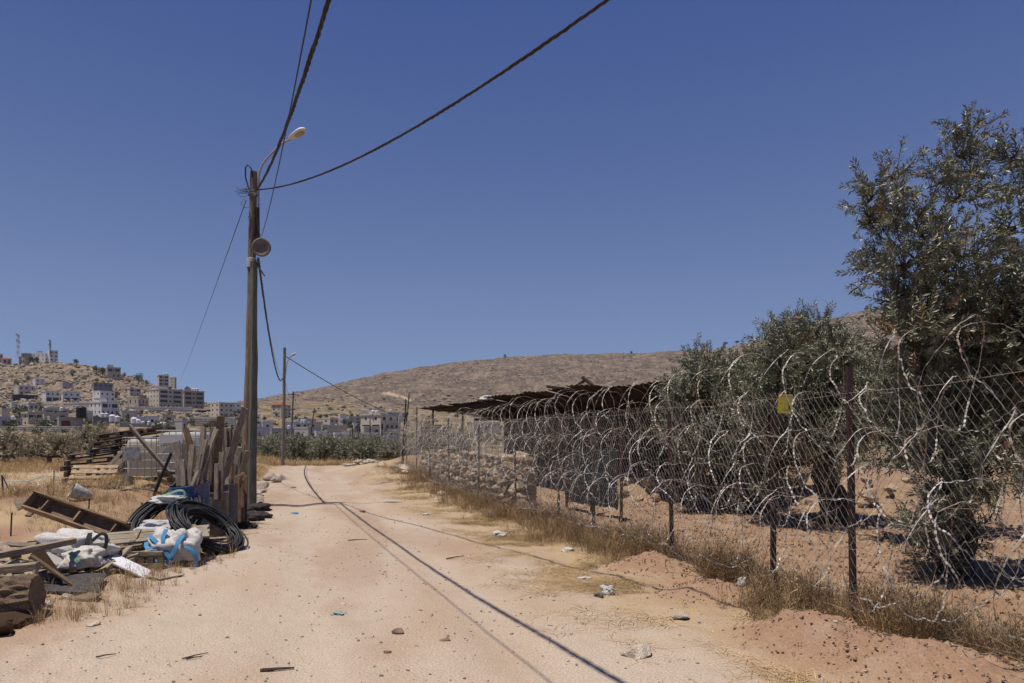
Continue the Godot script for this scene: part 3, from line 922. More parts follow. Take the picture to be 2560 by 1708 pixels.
	# garden and hill trees
	var lab := {0: ["round dark green tree among the village houses", "trees among the village houses"], 1: ["lone dark tree standing on the terraced hill", "scattered trees on the terraced hill"], 2: ["dark shrub tree clinging to the rocky hill", "trees on the rocky hill"]}
	for g in [[62, 908, 21, 668, 2], [76, 906, 19, 668, 2], [92, 906, 17, 668, 2], [191, 912, 19, 660, 2], [240, 932, 22, 645, 2], [256, 938, 26, 640, 2], [311, 944, 14, 640, 2], [183, 938, 17, 600, 2], [71, 953, 16, 600, 2], [43, 965, 20, 590, 2], [345, 958, 30, 600, 2], [366, 962, 14, 600, 2], [322, 958, 12, 600, 2], [290, 995, 22, 480, 2], [466, 978, 16, 560, 2], [605, 1046, 16, 420, 0],
		[48, 1045, 38, 300, 0], [36, 1058, 26, 250, 0], [62, 1030, 22, 330, 0], [104, 1030, 22, 330, 0], [8, 1030, 20, 330, 0], [296, 1046, 14, 260, 0], [317, 1048, 16, 260, 0], [290, 1046, 12, 300, 0], [425, 1086, 28, 185, 0], [461, 1062, 20, 230, 0], [478, 1066, 22, 240, 0], [518, 1078, 26, 190, 0], [588, 1044, 16, 420, 0], [660, 1052, 14, 380, 0], [742, 1052, 16, 360, 0], [765, 1052, 14, 380, 0], [800, 1047, 14, 400, 0], [818, 1046, 14, 400, 0], [744, 1096, 20, 170, 0], [860, 1062, 16, 280, 0], [872, 1068, 20, 260, 0], [887, 1084, 16, 240, 0], [898, 1086, 36, 235, 3], [880, 1044, 14, 400, 0], [895, 1047, 14, 400, 0], [1015, 1045, 20, 330, 0], [990, 1100, 22, 190, 0], [965, 1102, 24, 190, 0],
		[848, 1028, 10, 560, 1], [858, 1026, 10, 560, 1], [875, 1026, 9, 560, 1], [945, 990, 8, 800, 1], [985, 978, 8, 880, 1], [1000, 980, 9, 880, 1], [1012, 979, 9, 880, 1], [1032, 979, 10, 880, 1], [1045, 978, 10, 880, 1], [1062, 978, 10, 880, 1], [1080, 979, 9, 880, 1], [1098, 980, 11, 880, 1], [1112, 981, 10, 880, 1], [1022, 993, 10, 800, 1], [1048, 991, 11, 800, 1], [1063, 992, 10, 800, 1], [1028, 1010, 18, 700, 1], [944, 973, 8, 900, 1], [965, 985, 8, 860, 1], [1262, 894, 10, 1290, 1], [1360, 920, 12, 1100, 1], [1579, 885, 10, 1290, 1], [1557, 888, 8, 1290, 1], [1655, 930, 12, 1000, 1], [1815, 868, 14, 1060, 4], [1842, 864, 14, 1040, 4], [1873, 856, 18, 1000, 4], [1898, 850, 10, 1000, 4], [2165, 776, 9, 1000, 1], [1702, 879, 6, 1290, 1], [690, 1042, 14, 400, 0], [713, 1050, 14, 380, 0], [830, 1054, 12, 420, 0], [910, 1049, 12, 420, 0]]:
		var u: float = (g[0] - 1280.0) / 1707.0
		var p := pt(u, (1105.0 - g[1]) / 1707.0, g[3])
		var h: float = g[2] * g[3] / 1707.0
		var k: int = g[4]
		far_tree(p, h, k, lab[0][0] if k in [0, 3] else lab[1][0] if k in [1, 4] else lab[2][0], lab[0][1] if k in [0, 3] else lab[1][1] if k in [1, 4] else lab[2][1])
func block_wall(label: String, a: Vector3, c: Vector3, y0: float, y1: float, courses: int) -> void:
	var w := thing("block_wall", label, "wall", Vector3(a.x, y0, a.z))
	var dir := (c - a) * Vector3(1, 0, 1)
	var back := dir.normalized().cross(Vector3.UP)
	if back.z > 0.0: back = -back
	for k in courses:
		var b := MB.new()
		var ch := (y1 - y0) / courses
		var x := 0.0
		var ln := dir.length()
		while x < ln:
			var bl := rng.randf_range(0.7, 1.3) * (ch * 3.0 + 0.6)
			var e := minf(x + bl, ln)
			var t := rng.randf_range(0.85, 1.1)
			b.col = Color(0.62 * t, 0.58 * t, 0.52 * t) if courses > 6 else Color(0.52 * t, 0.5 * t, 0.48 * t)
			var mid := dir.normalized() * (x + e) * 0.5 + Vector3.UP * (ch * (k + 0.5) + (2.5 * -1.0 if false else 0.0)) + back * (0.12 * (k % 2) + rng.randf() * 0.05)
			b.box(along(mid - dir.normalized() * (e - x) * 0.48, mid + dir.normalized() * (e - x) * 0.48), Vector3((e - x) * 0.97, ch * 0.78, 0.6))
			x = e
		tag(obj("block_course", b.mesh(), M.wall, w), "", "", "", "")
	var core := MB.new()
	core.col = Color(0.5, 0.46, 0.41)
	core.box(along(Vector3.UP * (y1 - y0 - 4.0) * 0.5 + back * 0.25, dir + Vector3.UP * (y1 - y0 - 4.0) * 0.5 + back * 0.25), Vector3(dir.length() - 0.1, y1 - y0 + 3.9, 0.4))
	obj("mortar_core", core.mesh(), M.wall, w)
var far_crowns := []
var far_trunk: ArrayMesh
func far_tree(p: Vector3, h: float, k: int, label: String, group: String) -> void:
	if far_crowns.is_empty():
		for s in 4:
			var b := MB.new()
			var r := RandomNumberGenerator.new()
			r.seed = 100 + s
			var lobes := []
			for q in 6: lobes.append([Vector3(r.randf_range(-0.24, 0.24), r.randf_range(0.22, 0.72), r.randf_range(-0.24, 0.24)), r.randf_range(0.2, 0.3)])
			if s == 3: for q in 6: lobes[q] = [Vector3(r.randf_range(-0.05, 0.05), 0.1 + q * 0.15, 0), 0.13 - q * 0.012]
			for i in 800:
				var lo: Array = lobes[i % 6]
				var pp: Vector3 = lo[0] + Vector3(r.randfn(), r.randfn(), r.randfn()).normalized() * lo[1] * pow(r.randf(), 0.35)
				var q := rot(r.randf() * 6, r.randf() * 6, r.randf() * 6)
				var sz := r.randf_range(0.02, 0.045)
				var t := r.randf_range(0.7, 1.25)
				b.col = Color(0.085 * t, 0.1 * t, 0.052 * t)
				b.quad(pp + q.x * sz, pp + q.y * sz, pp - q.x * sz, pp - q.y * sz)
			far_crowns.append(b.mesh())
		var tb := MB.new()
		tb.col = Color(0.1, 0.08, 0.06)
		tb.tube(PackedVector3Array([Vector3(0, -0.1, 0), Vector3(0.02, 0.25, 0), Vector3(0, 0.55, 0.02)]), [0.035, 0.025, 0.012], 5)
		far_trunk = tb.mesh()
	var t := thing("hill_tree" if k in [1, 2, 4] else "garden_tree", label, "tree", p, rng.randf() * 6.0, group)
	var tr := obj("trunk", far_trunk, M.bark, t)
	var cr := obj("crown", far_crowns[3] if k == 3 else far_crowns[rng.randi() % 3], M.leaf, t)
	var w := h * (0.55 if k == 3 else 1.05)
	cr.scale = Vector3(w, h, w)
	if k == 4:
		cr.scale = Vector3(h * 1.3, h * 0.6, h * 1.3)
		cr.position.y = h * 0.42
	tr.scale = Vector3(h, h * (1.1 if k == 4 else 0.9), h)

const HOUSES = [
	["pale tan house wing beside the round tower on the rocky hilltop", -482.5, 77.13, -668.0, 0.711, 4.5, 3.7, 7.4, 2, "tan", 0],
	["grey block of a house at the edge of the rocky hilltop", -504.8, 77.52, -668.0, 0.787, 5.4, 4.5, 9.8, 2, "grey", 0],
	["low pale house with red tile awning left of the round tower", -498.2, 76.62, -667.0, 0.711, 7.5, 5.3, 6.6, 1, "tan", 5],
	["white hilltop villa with a square rooftop room", -456.7, 80.26, -668.0, 1.472, 3.0, 14.3, 7.4, 2, "white", 1],
	["tall grey hilltop villa carrying a thin mast on its roof", -452.4, 80.26, -668.0, 0.874, 7.1, 5.9, 10.6, 3, "white", 0],
	["small stone house with dark glazed upper floor on the hill crest", -380.3, 61.35, -641.5, 0.606, 11.0, 9.2, 10.1, 2, "tan", 2],
	["cream house with black railed roof above a long dark shed", -418.9, 41.32, -579.5, 0.956, 12.2, 10.2, 7.8, 2, "cream", 0],
	["long dark low shed under the cream house", -401.7, 34.43, -549.5, 0.706, 16.7, 13.9, 4.8, 1, "dark", 4],
	["white two storey house with dark ground floor beside the hill road", -370.2, 33.35, -542.0, 0.921, 9.9, 8.3, 8.3, 2, "white", 3],
	["white two storey house with lean dark garage doors and stair slot", -357.6, 33.44, -543.5, 0.717, 11.8, 9.8, 7.6, 2, "white", 3],
	["dark grey unfinished concrete house above the tall white house", -363.1, 43.95, -592.5, 0.702, 14.1, 11.7, 8.7, 2, "darkgrey", 0],
	["tall white four storey house stepping down the slope", -280.6, 25.84, -465.0, 1.083, 10.3, 8.6, 10.1, 3, "white", 0],
	["white lower storeys with long balconies under the tall white house", -267.1, 18.51, -444.0, 1.232, 13.0, 10.8, 8.8, 2, "white", 2],
	["cream apartment block with bright side wall and rows of dark balconies", -286.6, 29.19, -554.0, 1.018, 20.8, 17.4, 14.9, 4, "cream", 2],
	["brown apartment block joined to the cream one with white tanks on top", -259.4, 27.22, -540.0, 0.518, 14.6, 9.0, 14.2, 4, "brown", 2],
	["narrow tower house with stepped roof rising behind the apartment blocks", -339.1, 52.29, -655.5, 0.667, 8.7, 7.2, 13.1, 4, "cream", 2],
	["slim cream tower house with side balconies behind the apartment blocks", -330.5, 53.29, -668.5, 1.332, 2.7, 6.0, 11.0, 4, "cream", 0],
	["small low stone house in front of the rocky slope", -299.6, 30.12, -547.0, 1.359, 11.6, 9.7, 6.7, 1, "tan", 0],
	["cream three storey house beyond the upright planks", -180.1, 16.85, -420.0, 1.059, 10.3, 8.5, 8.6, 3, "cream", 0],
	["white house with dark roof edge next to the leaning pole", -222.7, 25.01, -540.0, 0.661, 7.9, 6.6, 7.0, 2, "white", 0],
	["plain grey block house with one doorway by the striped wall", -84.7, 4.17, -175.5, 1.322, 1.7, 2.4, 2.8, 1, "grey", 6],
	["grey block shed with a dark red shutter under the black tank", -126.1, 5.50, -190.0, 0.666, 5.6, 4.7, 2.4, 1, "block", 7],
	["half built house with white framed balcony openings", -163.0, 6.72, -230.0, 1.069, 4.5, 3.8, 4.4, 2, "tan", 2],
	["long low house with dark strip windows behind the black tank", -178.2, 10.43, -260.0, 0.671, 7.8, 5.5, 3.4, 2, "grey", 2],
	["grey flat house with two small arched windows", -131.9, 6.01, -215.0, 0.638, 4.4, 3.7, 2.9, 1, "darkgrey", 0],
	["long brown block building with flat roof edge behind the white tanks", -109.2, 3.16, -190.0, 0.591, 7.8, 5.5, 3.0, 1, "block", 4],
	["grey block annex with two dark doorways beside the brown building", -100.3, 3.29, -192.0, 1.047, 2.0, 1.7, 2.8, 1, "grey", 6],
	["pale blue grey house at the edge of the village", -150.9, 6.29, -200.0, 0.717, 3.2, 2.7, 2.1, 1, "bluegrey", 0],
	["small grey block house carrying a white tank near the striped wall", -156.2, 6.13, -215.0, 1.361, 2.2, 1.8, 2.3, 1, "grey", 6],
	["grey roadside house among green trees on the lower slope", -337.2, 23.09, -476.5, 0.712, 5.7, 4.8, 5.0, 1, "grey", 0],
	["pale roadside store with white shutter on the lower slope", -363.8, 25.72, -496.0, 0.830, 4.3, 3.6, 4.4, 1, "white", 6],
	["tall tan house with a red hipped roof below the terraced hill", -149.7, 16.91, -443.0, 1.199, 9.2, 8.0, 8.8, 4, "tan", 8],
	["narrow white house tower just beyond the green pole", -112.5, 6.70, -300.0, 1.033, 2.5, 2.1, 6.5, 3, "white", 0],
	["low blue grey house below the narrow white tower", -85.9, 2.65, -225.0, 0.441, 5.8, 4.8, 3.3, 1, "bluegrey", 0],
	["long low grey house behind the twin poles", -84.5, 2.30, -240.0, 0.408, 7.6, 5.7, 3.5, 1, "grey", 0],
	["grey house with one dark shaded wall in the village centre", -70.2, 2.43, -235.0, 1.163, 6.2, 5.9, 3.7, 1, "grey", 6],
	["white roof room with water tanks in the village centre", -95.3, 6.70, -300.0, 0.416, 5.6, 4.6, 3.3, 1, "white", 0],
	["cream two storey house with rooftop dish in the village centre", -90.6, 8.57, -340.0, 1.114, 6.4, 5.4, 4.4, 2, "cream", 0],
	["low tan vaulted house in the village centre", -80.5, 5.34, -290.0, 0.341, 10.2, 7.1, 2.9, 1, "tan", 4],
	["low lavender grey house above the olive trees", -65.0, 2.44, -240.0, 0.768, 5.7, 4.8, 2.5, 1, "bluegrey", 0],
	["long low white wall house above the olive trees", -57.0, 1.73, -220.0, 0.323, 13.6, 9.0, 2.3, 1, "white", 4],
	["big grey three storey house with a dark corner window", -50.0, 2.82, -260.0, 1.056, 12.0, 10.0, 9.0, 3, "cream", 9],
	["pale grey house behind the big three storey house", -74.5, 13.13, -410.0, 0.252, 11.8, 9.9, 5.8, 2, "grey", 0],
	["tiny white house between garden trees in the village", -71.0, 6.62, -306.0, 0.437, 3.0, 2.5, 2.7, 1, "white", 0],
	["low concrete culvert wall beside the razor wire end", -13.5, 0.98, -70.0, 0.264, 2.0, 1.6, 0.7, 1, "grey", 4],
	["small pale house far up the garden terraces", -108.4, 15.47, -430.5, 0.606, 4.2, 3.5, 3.0, 1, "white", 0],
	["white house glimpsed between the shed and the olive trees", 97.3, 16.91, -443.0, -0.115, 15.0, 12.5, 5.2, 2, "white", 0],
	["flat roofed white house squeezed behind the lamp pole", -97.0, 6.19, -290.0, 0.446, 4.7, 3.9, 3.4, 1, "white", 0],
	["low cream house with a stepped roof in the village centre", -88.9, 6.70, -300.0, 0.437, 5.5, 4.5, 3.2, 1, "cream", 2],
	["grey two storey block with dark openings in the village centre", -81.6, 7.98, -330.0, 0.748, 5.6, 4.6, 4.3, 2, "grey", 0],
	["bluish white house below the red roofed building", -109.7, 6.70, -300.0, 0.533, 4.4, 3.6, 3.2, 1, "white", 0],
	["pale stone house beside the garden terraces", -93.2, 11.88, -390.0, 0.470, 6.9, 5.7, 3.7, 2, "tan", 0],
	["small white house below the hill track", -76.1, 10.73, -380.0, 0.317, 6.6, 5.5, 3.1, 1, "white", 0],
	["low grey garage behind the white roof room", -109.5, 10.42, -350.0, 0.412, 8.7, 7.2, 2.5, 1, "bluegrey", 6],
	["tan house with two small windows above the olive trees", -55.9, 2.29, -235.0, 0.485, 3.9, 3.2, 3.0, 1, "tan", 0],
	["grey house half hidden behind the caged tanks", -109.8, 4.24, -215.0, 0.631, 3.4, 2.8, 2.8, 1, "grey", 0],
	["low white house under the long roadside wall", -133.0, 7.36, -240.0, 0.655, 4.0, 3.3, 2.5, 1, "white", 0],
	["flat tan house with dark doorway under the rocky slope", -182.8, 9.92, -290.0, 0.732, 4.1, 3.4, 3.4, 1, "tan", 6],
	["bluish house with white parapet behind the striped wall", -96.7, 4.55, -240.0, 0.503, 5.3, 4.4, 3.4, 1, "bluegrey", 0],
	["white cube house above the half built house", -224.6, 14.94, -330.0, 0.889, 4.0, 3.3, 3.1, 1, "white", 0],
	["tan house with flat canopy below the long dark shed", -239.2, 13.41, -320.0, 0.877, 3.1, 2.6, 3.4, 1, "tan", 0],
	["grey two storey house beside the garden trees", -169.3, 7.31, -250.0, 0.865, 3.3, 2.7, 3.2, 1, "grey", 0],
	["pale narrow house behind the red shutter shed", -187.7, 11.27, -300.0, 0.905, 3.2, 2.6, 3.5, 2, "white", 0],
	["cream house at the foot of the tall white house", -160.1, 9.03, -270.0, 0.756, 4.5, 3.7, 2.8, 1, "cream", 2],
	["long grey store with doorways below the rocky slope", -188.7, 13.01, -330.0, 0.639, 6.8, 5.6, 3.1, 1, "grey", 6],
	["white house beside the long brown block building", -134.4, 7.90, -250.0, 0.702, 4.5, 3.7, 2.6, 1, "white", 2],
	["low tan house on the bare slope under the apartment blocks", -148.5, 9.92, -290.0, 0.682, 5.3, 4.4, 2.7, 1, "tan", 0],
	["pale blue cube house on the bare slope", -127.5, 8.09, -270.0, 0.733, 3.6, 3.0, 2.5, 1, "bluegrey", 0],
	["cream cube house under the cream three storey house", -136.0, 9.51, -300.0, 0.717, 4.0, 3.3, 2.5, 1, "cream", 6],
	["small white house behind the leaning pole", -129.5, 10.69, -330.0, 0.557, 4.8, 4.0, 3.5, 1, "white", 0],
	["white two storey house beneath the hilltop villa", -422.5, 50.86, -605.0, 0.901, 7.3, 6.1, 6.4, 2, "white", 0],
	["grey house perched mid way up the rocky slope", -393.4, 47.45, -597.5, 0.852, 7.9, 6.6, 5.6, 2, "grey", 0],
	["cream villa above the small low stone house", -336.0, 42.02, -600.0, 0.762, 8.9, 7.4, 6.3, 2, "cream", 2],
	["white roofed house among olives in the valley centre", -66.0, 2.27, -230.0, 0.494, 2.9, 2.4, 2.4, 1, "white", 6],
	["pale house with a lean-to at the end of the grove", -53.1, 4.04, -245.0, 0.362, 5.7, 4.7, 2.6, 1, "cream", 0],
	["small grey house glimpsed under the rusty shed roof", -15.2, 4.76, -270.0, 0.129, 10.5, 8.7, 4.0, 1, "grey", 0],
]
# ------------------------------------------------------------------ poles, lamps and overhead cables
func hang(a: Vector3, b: Vector3, sag: float, n: int) -> PackedVector3Array:
	var p := PackedVector3Array()
	for i in n + 1:
		var s := float(i) / n
		p.append(a.lerp(b, s) - Vector3.UP * 4.0 * sag * s * (1.0 - s))
	return p
func bundle(a: Vector3, b: Vector3, sag: float, n: int, strands: int, r: float, helix: float, pitch: float, label: String, col: Color) -> void:
	var path := hang(a, b, sag, n)
	var m := MB.new()
	for k in strands:
		m.col = col * rng.randf_range(0.7, 1.25)
		var q := PackedVector3Array()
		var s := 0.0
		for i in path.size():
			if i > 0: s += path[i].distance_to(path[i - 1])
			var t := (path[mini(i + 1, path.size() - 1)] - path[maxi(i - 1, 0)]).normalized()
			var side := t.cross(Vector3.UP).normalized()
			var an := TAU * (s / pitch + float(k) / strands)
			q.append(path[i] + (side * cos(an) + side.cross(t) * sin(an)) * helix * (1.0 + 0.25 * sin(s * 3.1 + k)))
		m.tube(q, r, 5)
	tag(obj("overhead_cable", m.mesh(true), M.cable), label, "cable", "overhead cables")
func single(a: Vector3, b: Vector3, sag: float, n: int, r: float, label: String) -> void:
	var m := MB.new()
	m.col = Color(0.05, 0.05, 0.055)
	m.tube(hang(a, b, sag, n), r, 4)
	tag(obj("overhead_wire", m.mesh(true), M.cable), label, "wire", "overhead cables")
func lamp_head(parent: Node3D, at: Vector3, dir: Vector3, s: float) -> void:
	var b := MB.new()
	b.col = Color(0.55, 0.55, 0.55)
	var prof := [[0.0, 0.03, 0.03], [0.04, 0.07, 0.05], [0.14, 0.1, 0.07], [0.3, 0.125, 0.085], [0.42, 0.115, 0.08], [0.5, 0.07, 0.05], [0.52, 0.0, 0.0]]
	var up := Vector3.UP
	var side := dir.cross(up).normalized()
	up = side.cross(dir).normalized()
	var base := b.v.size()
	for q in prof:
		for j in 14:
			var a := TAU * j / 14
			var y: float = sin(a) * q[2]
			if y < 0: y *= 0.55
			b.add(at + (dir * q[0] + side * cos(a) * q[1] + up * y) * s)
	for i in prof.size() - 1:
		for j in 14:
			var a := base + i * 14 + j
			var c := base + i * 14 + (j + 1) % 14
			b.ix.append_array(PackedInt32Array([a, c, a + 14, c, c + 14, a + 14]))
	var h := obj("lamp_head", b.mesh(true), M.paint, parent)
	var g := MB.new()
	g.col = Color(0.42, 0.36, 0.27)
	base = 0
	for q in [[0.2, 0.055, 0.035], [0.26, 0.085, 0.06], [0.36, 0.09, 0.066], [0.44, 0.065, 0.05], [0.47, 0.0, 0.02]]:
		for j in 10:
			var a := PI + PI * j / 9.0
			g.add(at + (dir * q[0] + side * cos(a) * q[1] + up * (sin(a) * q[2] - 0.02)) * s)
	for i in 4:
		for j in 9:
			var a := i * 10 + j
			g.ix.append_array(PackedInt32Array([a, a + 1, a + 10, a + 1, a + 11, a + 10]))
	obj("lamp_glass", g.mesh(true), M.plastic, h)
func shaft(parent: Node3D, a: Vector3, b: Vector3, r0: float, r1: float, c0: Color, c1: Color, m: Material, called := "shaft") -> void:
	var s := MB.new()
	var n := 26
	var pts := PackedVector3Array()
	var rad := []
	for i in n + 1:
		var f := float(i) / n
		pts.append(a.lerp(b, f) + Vector3(nz.get_noise_1d(f * 60.0 + a.x * 9.0), 0, nz.get_noise_1d(f * 60.0 + 500.0)) * 0.03 * sin(f * PI))
		rad.append(lerpf(r0, r1, f) * (1.0 + 0.05 * nf.get_noise_1d(f * 200.0)))
	s.tube(pts, rad, 14)
	for i in n + 1:
		for j in 14: s.c[i * 14 + j] = c0.lerp(c1, smoothstep(0.55, 0.85, float(i) / n)) * (1.0 + 0.25 * nf.get_noise_2d(i * 6.0, j * 9.0))
	obj(called, s.mesh(true), m, parent)
func band(parent: Node3D, called: String, at: Vector3, r: float, h: float, col: Color) -> void:
	var b := MB.new()
	b.col = col
	b.lathe(Transform3D(Basis(), at), [Vector2(r, 0), Vector2(r + 0.008, 0.01), Vector2(r + 0.008, h - 0.01), Vector2(r, h)], 18)
	obj(called, b.mesh(true), M.steel, parent)
func build_poles() -> void:
	var gy := near_h(-6.45, 16.9)
	var p := thing("utility_pole", "tall weathered wooden pole strapped to a shorter green pole, with street lamp and dish", "utility pole", Vector3(-6.44, gy, -16.9))
	var brown := Color(0.44, 0.325, 0.235)
	var grey := Color(0.33, 0.275, 0.235)
	shaft(p, Vector3(-0.22, -0.2, -0.2), Vector3(-0.03, 8.36, -0.2), 0.14, 0.085, brown, grey, M.pole_wood)
	shaft(p, Vector3(0.0, -0.2, 0.02), Vector3(0.06, 6.05, 0.02), 0.115, 0.085, Color(0.24, 0.255, 0.21), Color(0.26, 0.265, 0.22), M.pole_wood, "green_pole")
	band(p, "strap", Vector3(-0.08, 5.95, -0.19), 0.115, 0.24, Color(0.45, 0.46, 0.48))
	band(p, "strap", Vector3(-0.055, 7.2, -0.19), 0.106, 0.03, Color(0.2, 0.19, 0.19))
	band(p, "strap", Vector3(-0.05, 7.75, -0.19), 0.102, 0.06, Color(0.16, 0.15, 0.15))
	var b := MB.new()
	b.col = Color(0.33, 0.33, 0.34)
	b.tube(PackedVector3Array([Vector3(0.09, 7.25, -0.2), Vector3(0.09, 8.05, -0.2), Vector3(0.1, 8.3, -0.2), Vector3(0.17, 8.52, -0.2), Vector3(0.3, 8.7, -0.2), Vector3(0.62, 9.0, -0.16), Vector3(0.72, 9.07, -0.15), Vector3(0.92, 9.15, -0.12)]), 0.026, 10)
	obj("lamp_arm", b.mesh(true), M.steel, p)
	lamp_head(p, Vector3(0.88, 9.14, -0.12), Vector3(0.86, 0.36, 0.3).normalized(), 1.0)
	# the round dish on its bracket
	b = MB.new()
	b.col = Color(0.22, 0.2, 0.195)
	var face := Transform3D(rot(1.62, 0.1, 0.0), Vector3(0.28, 6.38, 0.1))
	b.lathe(face, [Vector2(0, -0.02), Vector2(0.19, -0.02), Vector2(0.225, 0.0), Vector2(0.23, 0.05), Vector2(0.2, 0.065), Vector2(0.17, 0.055), Vector2(0.1, 0.04), Vector2(0.075, 0.05), Vector2(0.06, 0.05), Vector2(0.045, 0.035), Vector2(0, 0.035)], 32)
	var dish := obj("dish", b.mesh(), M.sheet, p)
	b = MB.new()
	b.col = Color(0.1, 0.1, 0.1)
	b.box(Transform3D(Basis(), Vector3(0.14, 6.38, 0.0)), Vector3(0.3, 0.08, 0.08))
	obj("dish_bracket", b.mesh(), M.paint, p)
	b = MB.new()
	b.col = Color(0.035, 0.022, 0.022)
	b.box(Transform3D(rot(0, 0, 0.01), Vector3(0.085, 6.95, -0.16)), Vector3(0.07, 1.0, 0.09))
	obj("junction_box", b.mesh(), M.paint, p)
	# loops and loose tails of wire at the head of the pole
	b = MB.new()
	b.col = Color(0.03, 0.03, 0.033)
	b.tube(PackedVector3Array([Vector3(-0.02, 8.2, -0.12), Vector3(-0.06, 8.42, -0.1), Vector3(-0.14, 8.5, -0.1), Vector3(-0.2, 8.42, -0.1), Vector3(-0.2, 8.2, -0.1), Vector3(-0.13, 7.95, -0.1), Vector3(-0.06, 7.82, -0.08)]), 0.017, 7)
	for k in 12:
		var y := 7.78 + rng.randf_range(-0.07, 0.09)
		var e := rng.randf_range(-0.36, 0.14)
		b.col = Color(0.1, 0.1, 0.1) * rng.randf_range(0.4, 1.6)
		b.tube(PackedVector3Array([Vector3(0.1, y, -0.06), Vector3(-0.06, y + rng.randf_range(-0.04, 0.04), -0.05), Vector3(-0.16 + e * 0.4, y + rng.randf_range(-0.06, 0.06), 0.0), Vector3(e - 0.08, y + rng.randf_range(-0.05, 0.12), 0.03)]), 0.006, 5)
	b.tube(PackedVector3Array([Vector3(-0.2, 7.66, -0.05), Vector3(-0.3, 7.5, -0.05), Vector3(-0.22, 7.42, -0.05), Vector3(-0.08, 7.42, -0.06)]), 0.006, 5)
	b.col = Color(0.05, 0.05, 0.05)
	b.tube(PackedVector3Array([Vector3(0.1, 6.1, 0.1), Vector3(0.22, 5.9, 0.12), Vector3(0.36, 5.68, 0.1)]), 0.012, 5)
	b.tube(PackedVector3Array([Vector3(0.12, 6.0, 0.1), Vector3(0.25, 5.82, 0.14), Vector3(0.37, 5.66, 0.16)]), 0.01, 5)
	b.tube(PackedVector3Array([Vector3(0.09, 7.4, -0.06), Vector3(0.13, 6.95, -0.04), Vector3(0.2, 6.75, 0.0), Vector3(0.22, 6.66, 0.02), Vector3(0.12, 6.56, 0.0)]), 0.008, 5)
	obj("loose_wires", b.mesh(true), M.cable, p)
	b = MB.new()
	b.col = Color(0.3, 0.28, 0.26)
	b.tube(PackedVector3Array([Vector3(0.06, 6.3, 0.12), Vector3(0.05, 4.0, 0.13), Vector3(0.0, 1.5, 0.14), Vector3(-0.02, 0.1, 0.14)]), 0.006, 5)
	obj("earth_wire", b.mesh(true), M.cable, p)
	# the two poles further down the line
	for q in [[-15.4, 46.0, 7.95, 0.105, "grey wooden pole with a small white street lamp beyond the bend", true], [-25.7, 80.0, 8.3, 0.11, "bare grey pole leaning slightly behind the olive grove", false]]:
		var y := land_h(q[0], q[1])
		var o := thing("utility_pole", q[4], "utility pole", Vector3(q[0], y, -q[1]))
		shaft(o, Vector3(-0.06 if q[5] else -0.35, -0.4, 0), Vector3(0.08, q[2] - (y if q[5] else 0.0), 0), q[3] * 1.15, q[3] * 0.85, Color(0.42, 0.38, 0.33), Color(0.36, 0.33, 0.28), M.pole_wood)
		if q[5]:
			b = MB.new()
			b.col = Color(0.33, 0.33, 0.34)
			b.tube(PackedVector3Array([Vector3(0.15, 6.0, 0.05), Vector3(0.25, 6.9, 0.05), Vector3(0.45, 7.25, 0.08), Vector3(0.6, 7.35, 0.1)]), 0.03, 6)
			obj("lamp_arm", b.mesh(true), M.steel, o)
			lamp_head(o, Vector3(0.5, 7.3, 0.1), Vector3(0.8, 0.45, 0.35).normalized(), 0.95)
		else:
			b = MB.new()
			b.col = Color(0.12, 0.12, 0.12)
			b.box(Transform3D(Basis(), Vector3(-0.05, q[2] - 0.35, 0)), Vector3(0.9, 0.09, 0.09))
			obj("crossbar", b.mesh(), M.paint, o)
	# village poles
	for q in [[-0.292, 1097.0, 1020.0, 215.0, "rust brown leaning pole standing over the village houses", 0.1], [-0.2335, 1096.0, 1062.0, 190.0, "thin dark post beside the low white wall house", 0.0], [-0.226, 1096.0, 1060.0, 190.0, "second thin post beside the low white wall house", 0.0], [-0.208, 1096.0, 1045.0, 200.0, "dark pole in front of the big three storey house", 0.0], [-0.1905, 1102.0, 1078.0, 160.0, "short pale post at the corner of the big house", 0.0], [-0.3785, 1074.0, 1040.0, 260.0, "thin pole beside the narrow white tower", 0.0]]:
		var base := pt(q[0], (1105.0 - q[1]) / 1707.0, q[3])
		var h: float = (q[1] - q[2]) / 1707.0 * q[3]
		var o := thing("village_pole", q[4], "pole", base)
		b = MB.new()
		b.col = Color(0.16, 0.13, 0.11)
		b.tube(PackedVector3Array([Vector3(-q[5] * h, -2.0, 0), Vector3(0, h * 0.6, 0), Vector3(q[5] * h * 0.6, h, 0)]), [0.2, 0.17, 0.13], 6)
		obj("shaft", b.mesh(), M.pole_wood, o)
	# poles the cables run to, behind the viewer
	for q in [[7.3, -14.0, "wooden pole carrying the cables on the near side of the orchard fence"], [11.1, -10.0, "wooden pole inside the orchard carrying the side cable"]]:
		var o := thing("utility_pole", q[2], "utility pole", on_ground(q[0], q[1]))
		shaft(o, Vector3(0, -0.3, 0), Vector3(0, 8.2, 0), 0.14, 0.09, brown, grey, M.pole_wood)
	var dark := Color(0.045, 0.036, 0.032)
	bundle(Vector3(-6.36, 7.84, -16.95), Vector3(7.3, 7.6, 14.0), 2.2, 420, 4, 0.0105, 0.0155, 0.75, "thick twisted black cable bundle running overhead from the pole", dark)
	bundle(Vector3(-6.36, 7.86, -16.95), Vector3(11.1, 7.2, 10.0), 2.26, 400, 3, 0.009, 0.011, 0.42, "slimmer twisted cable swinging out over the orchard", dark)
	single(Vector3(-6.2, 6.7, -16.9), Vector3(6.3, 6.6, 14.0), 1.44, 90, 0.0075, "thin black wire running overhead beside the thick bundle")
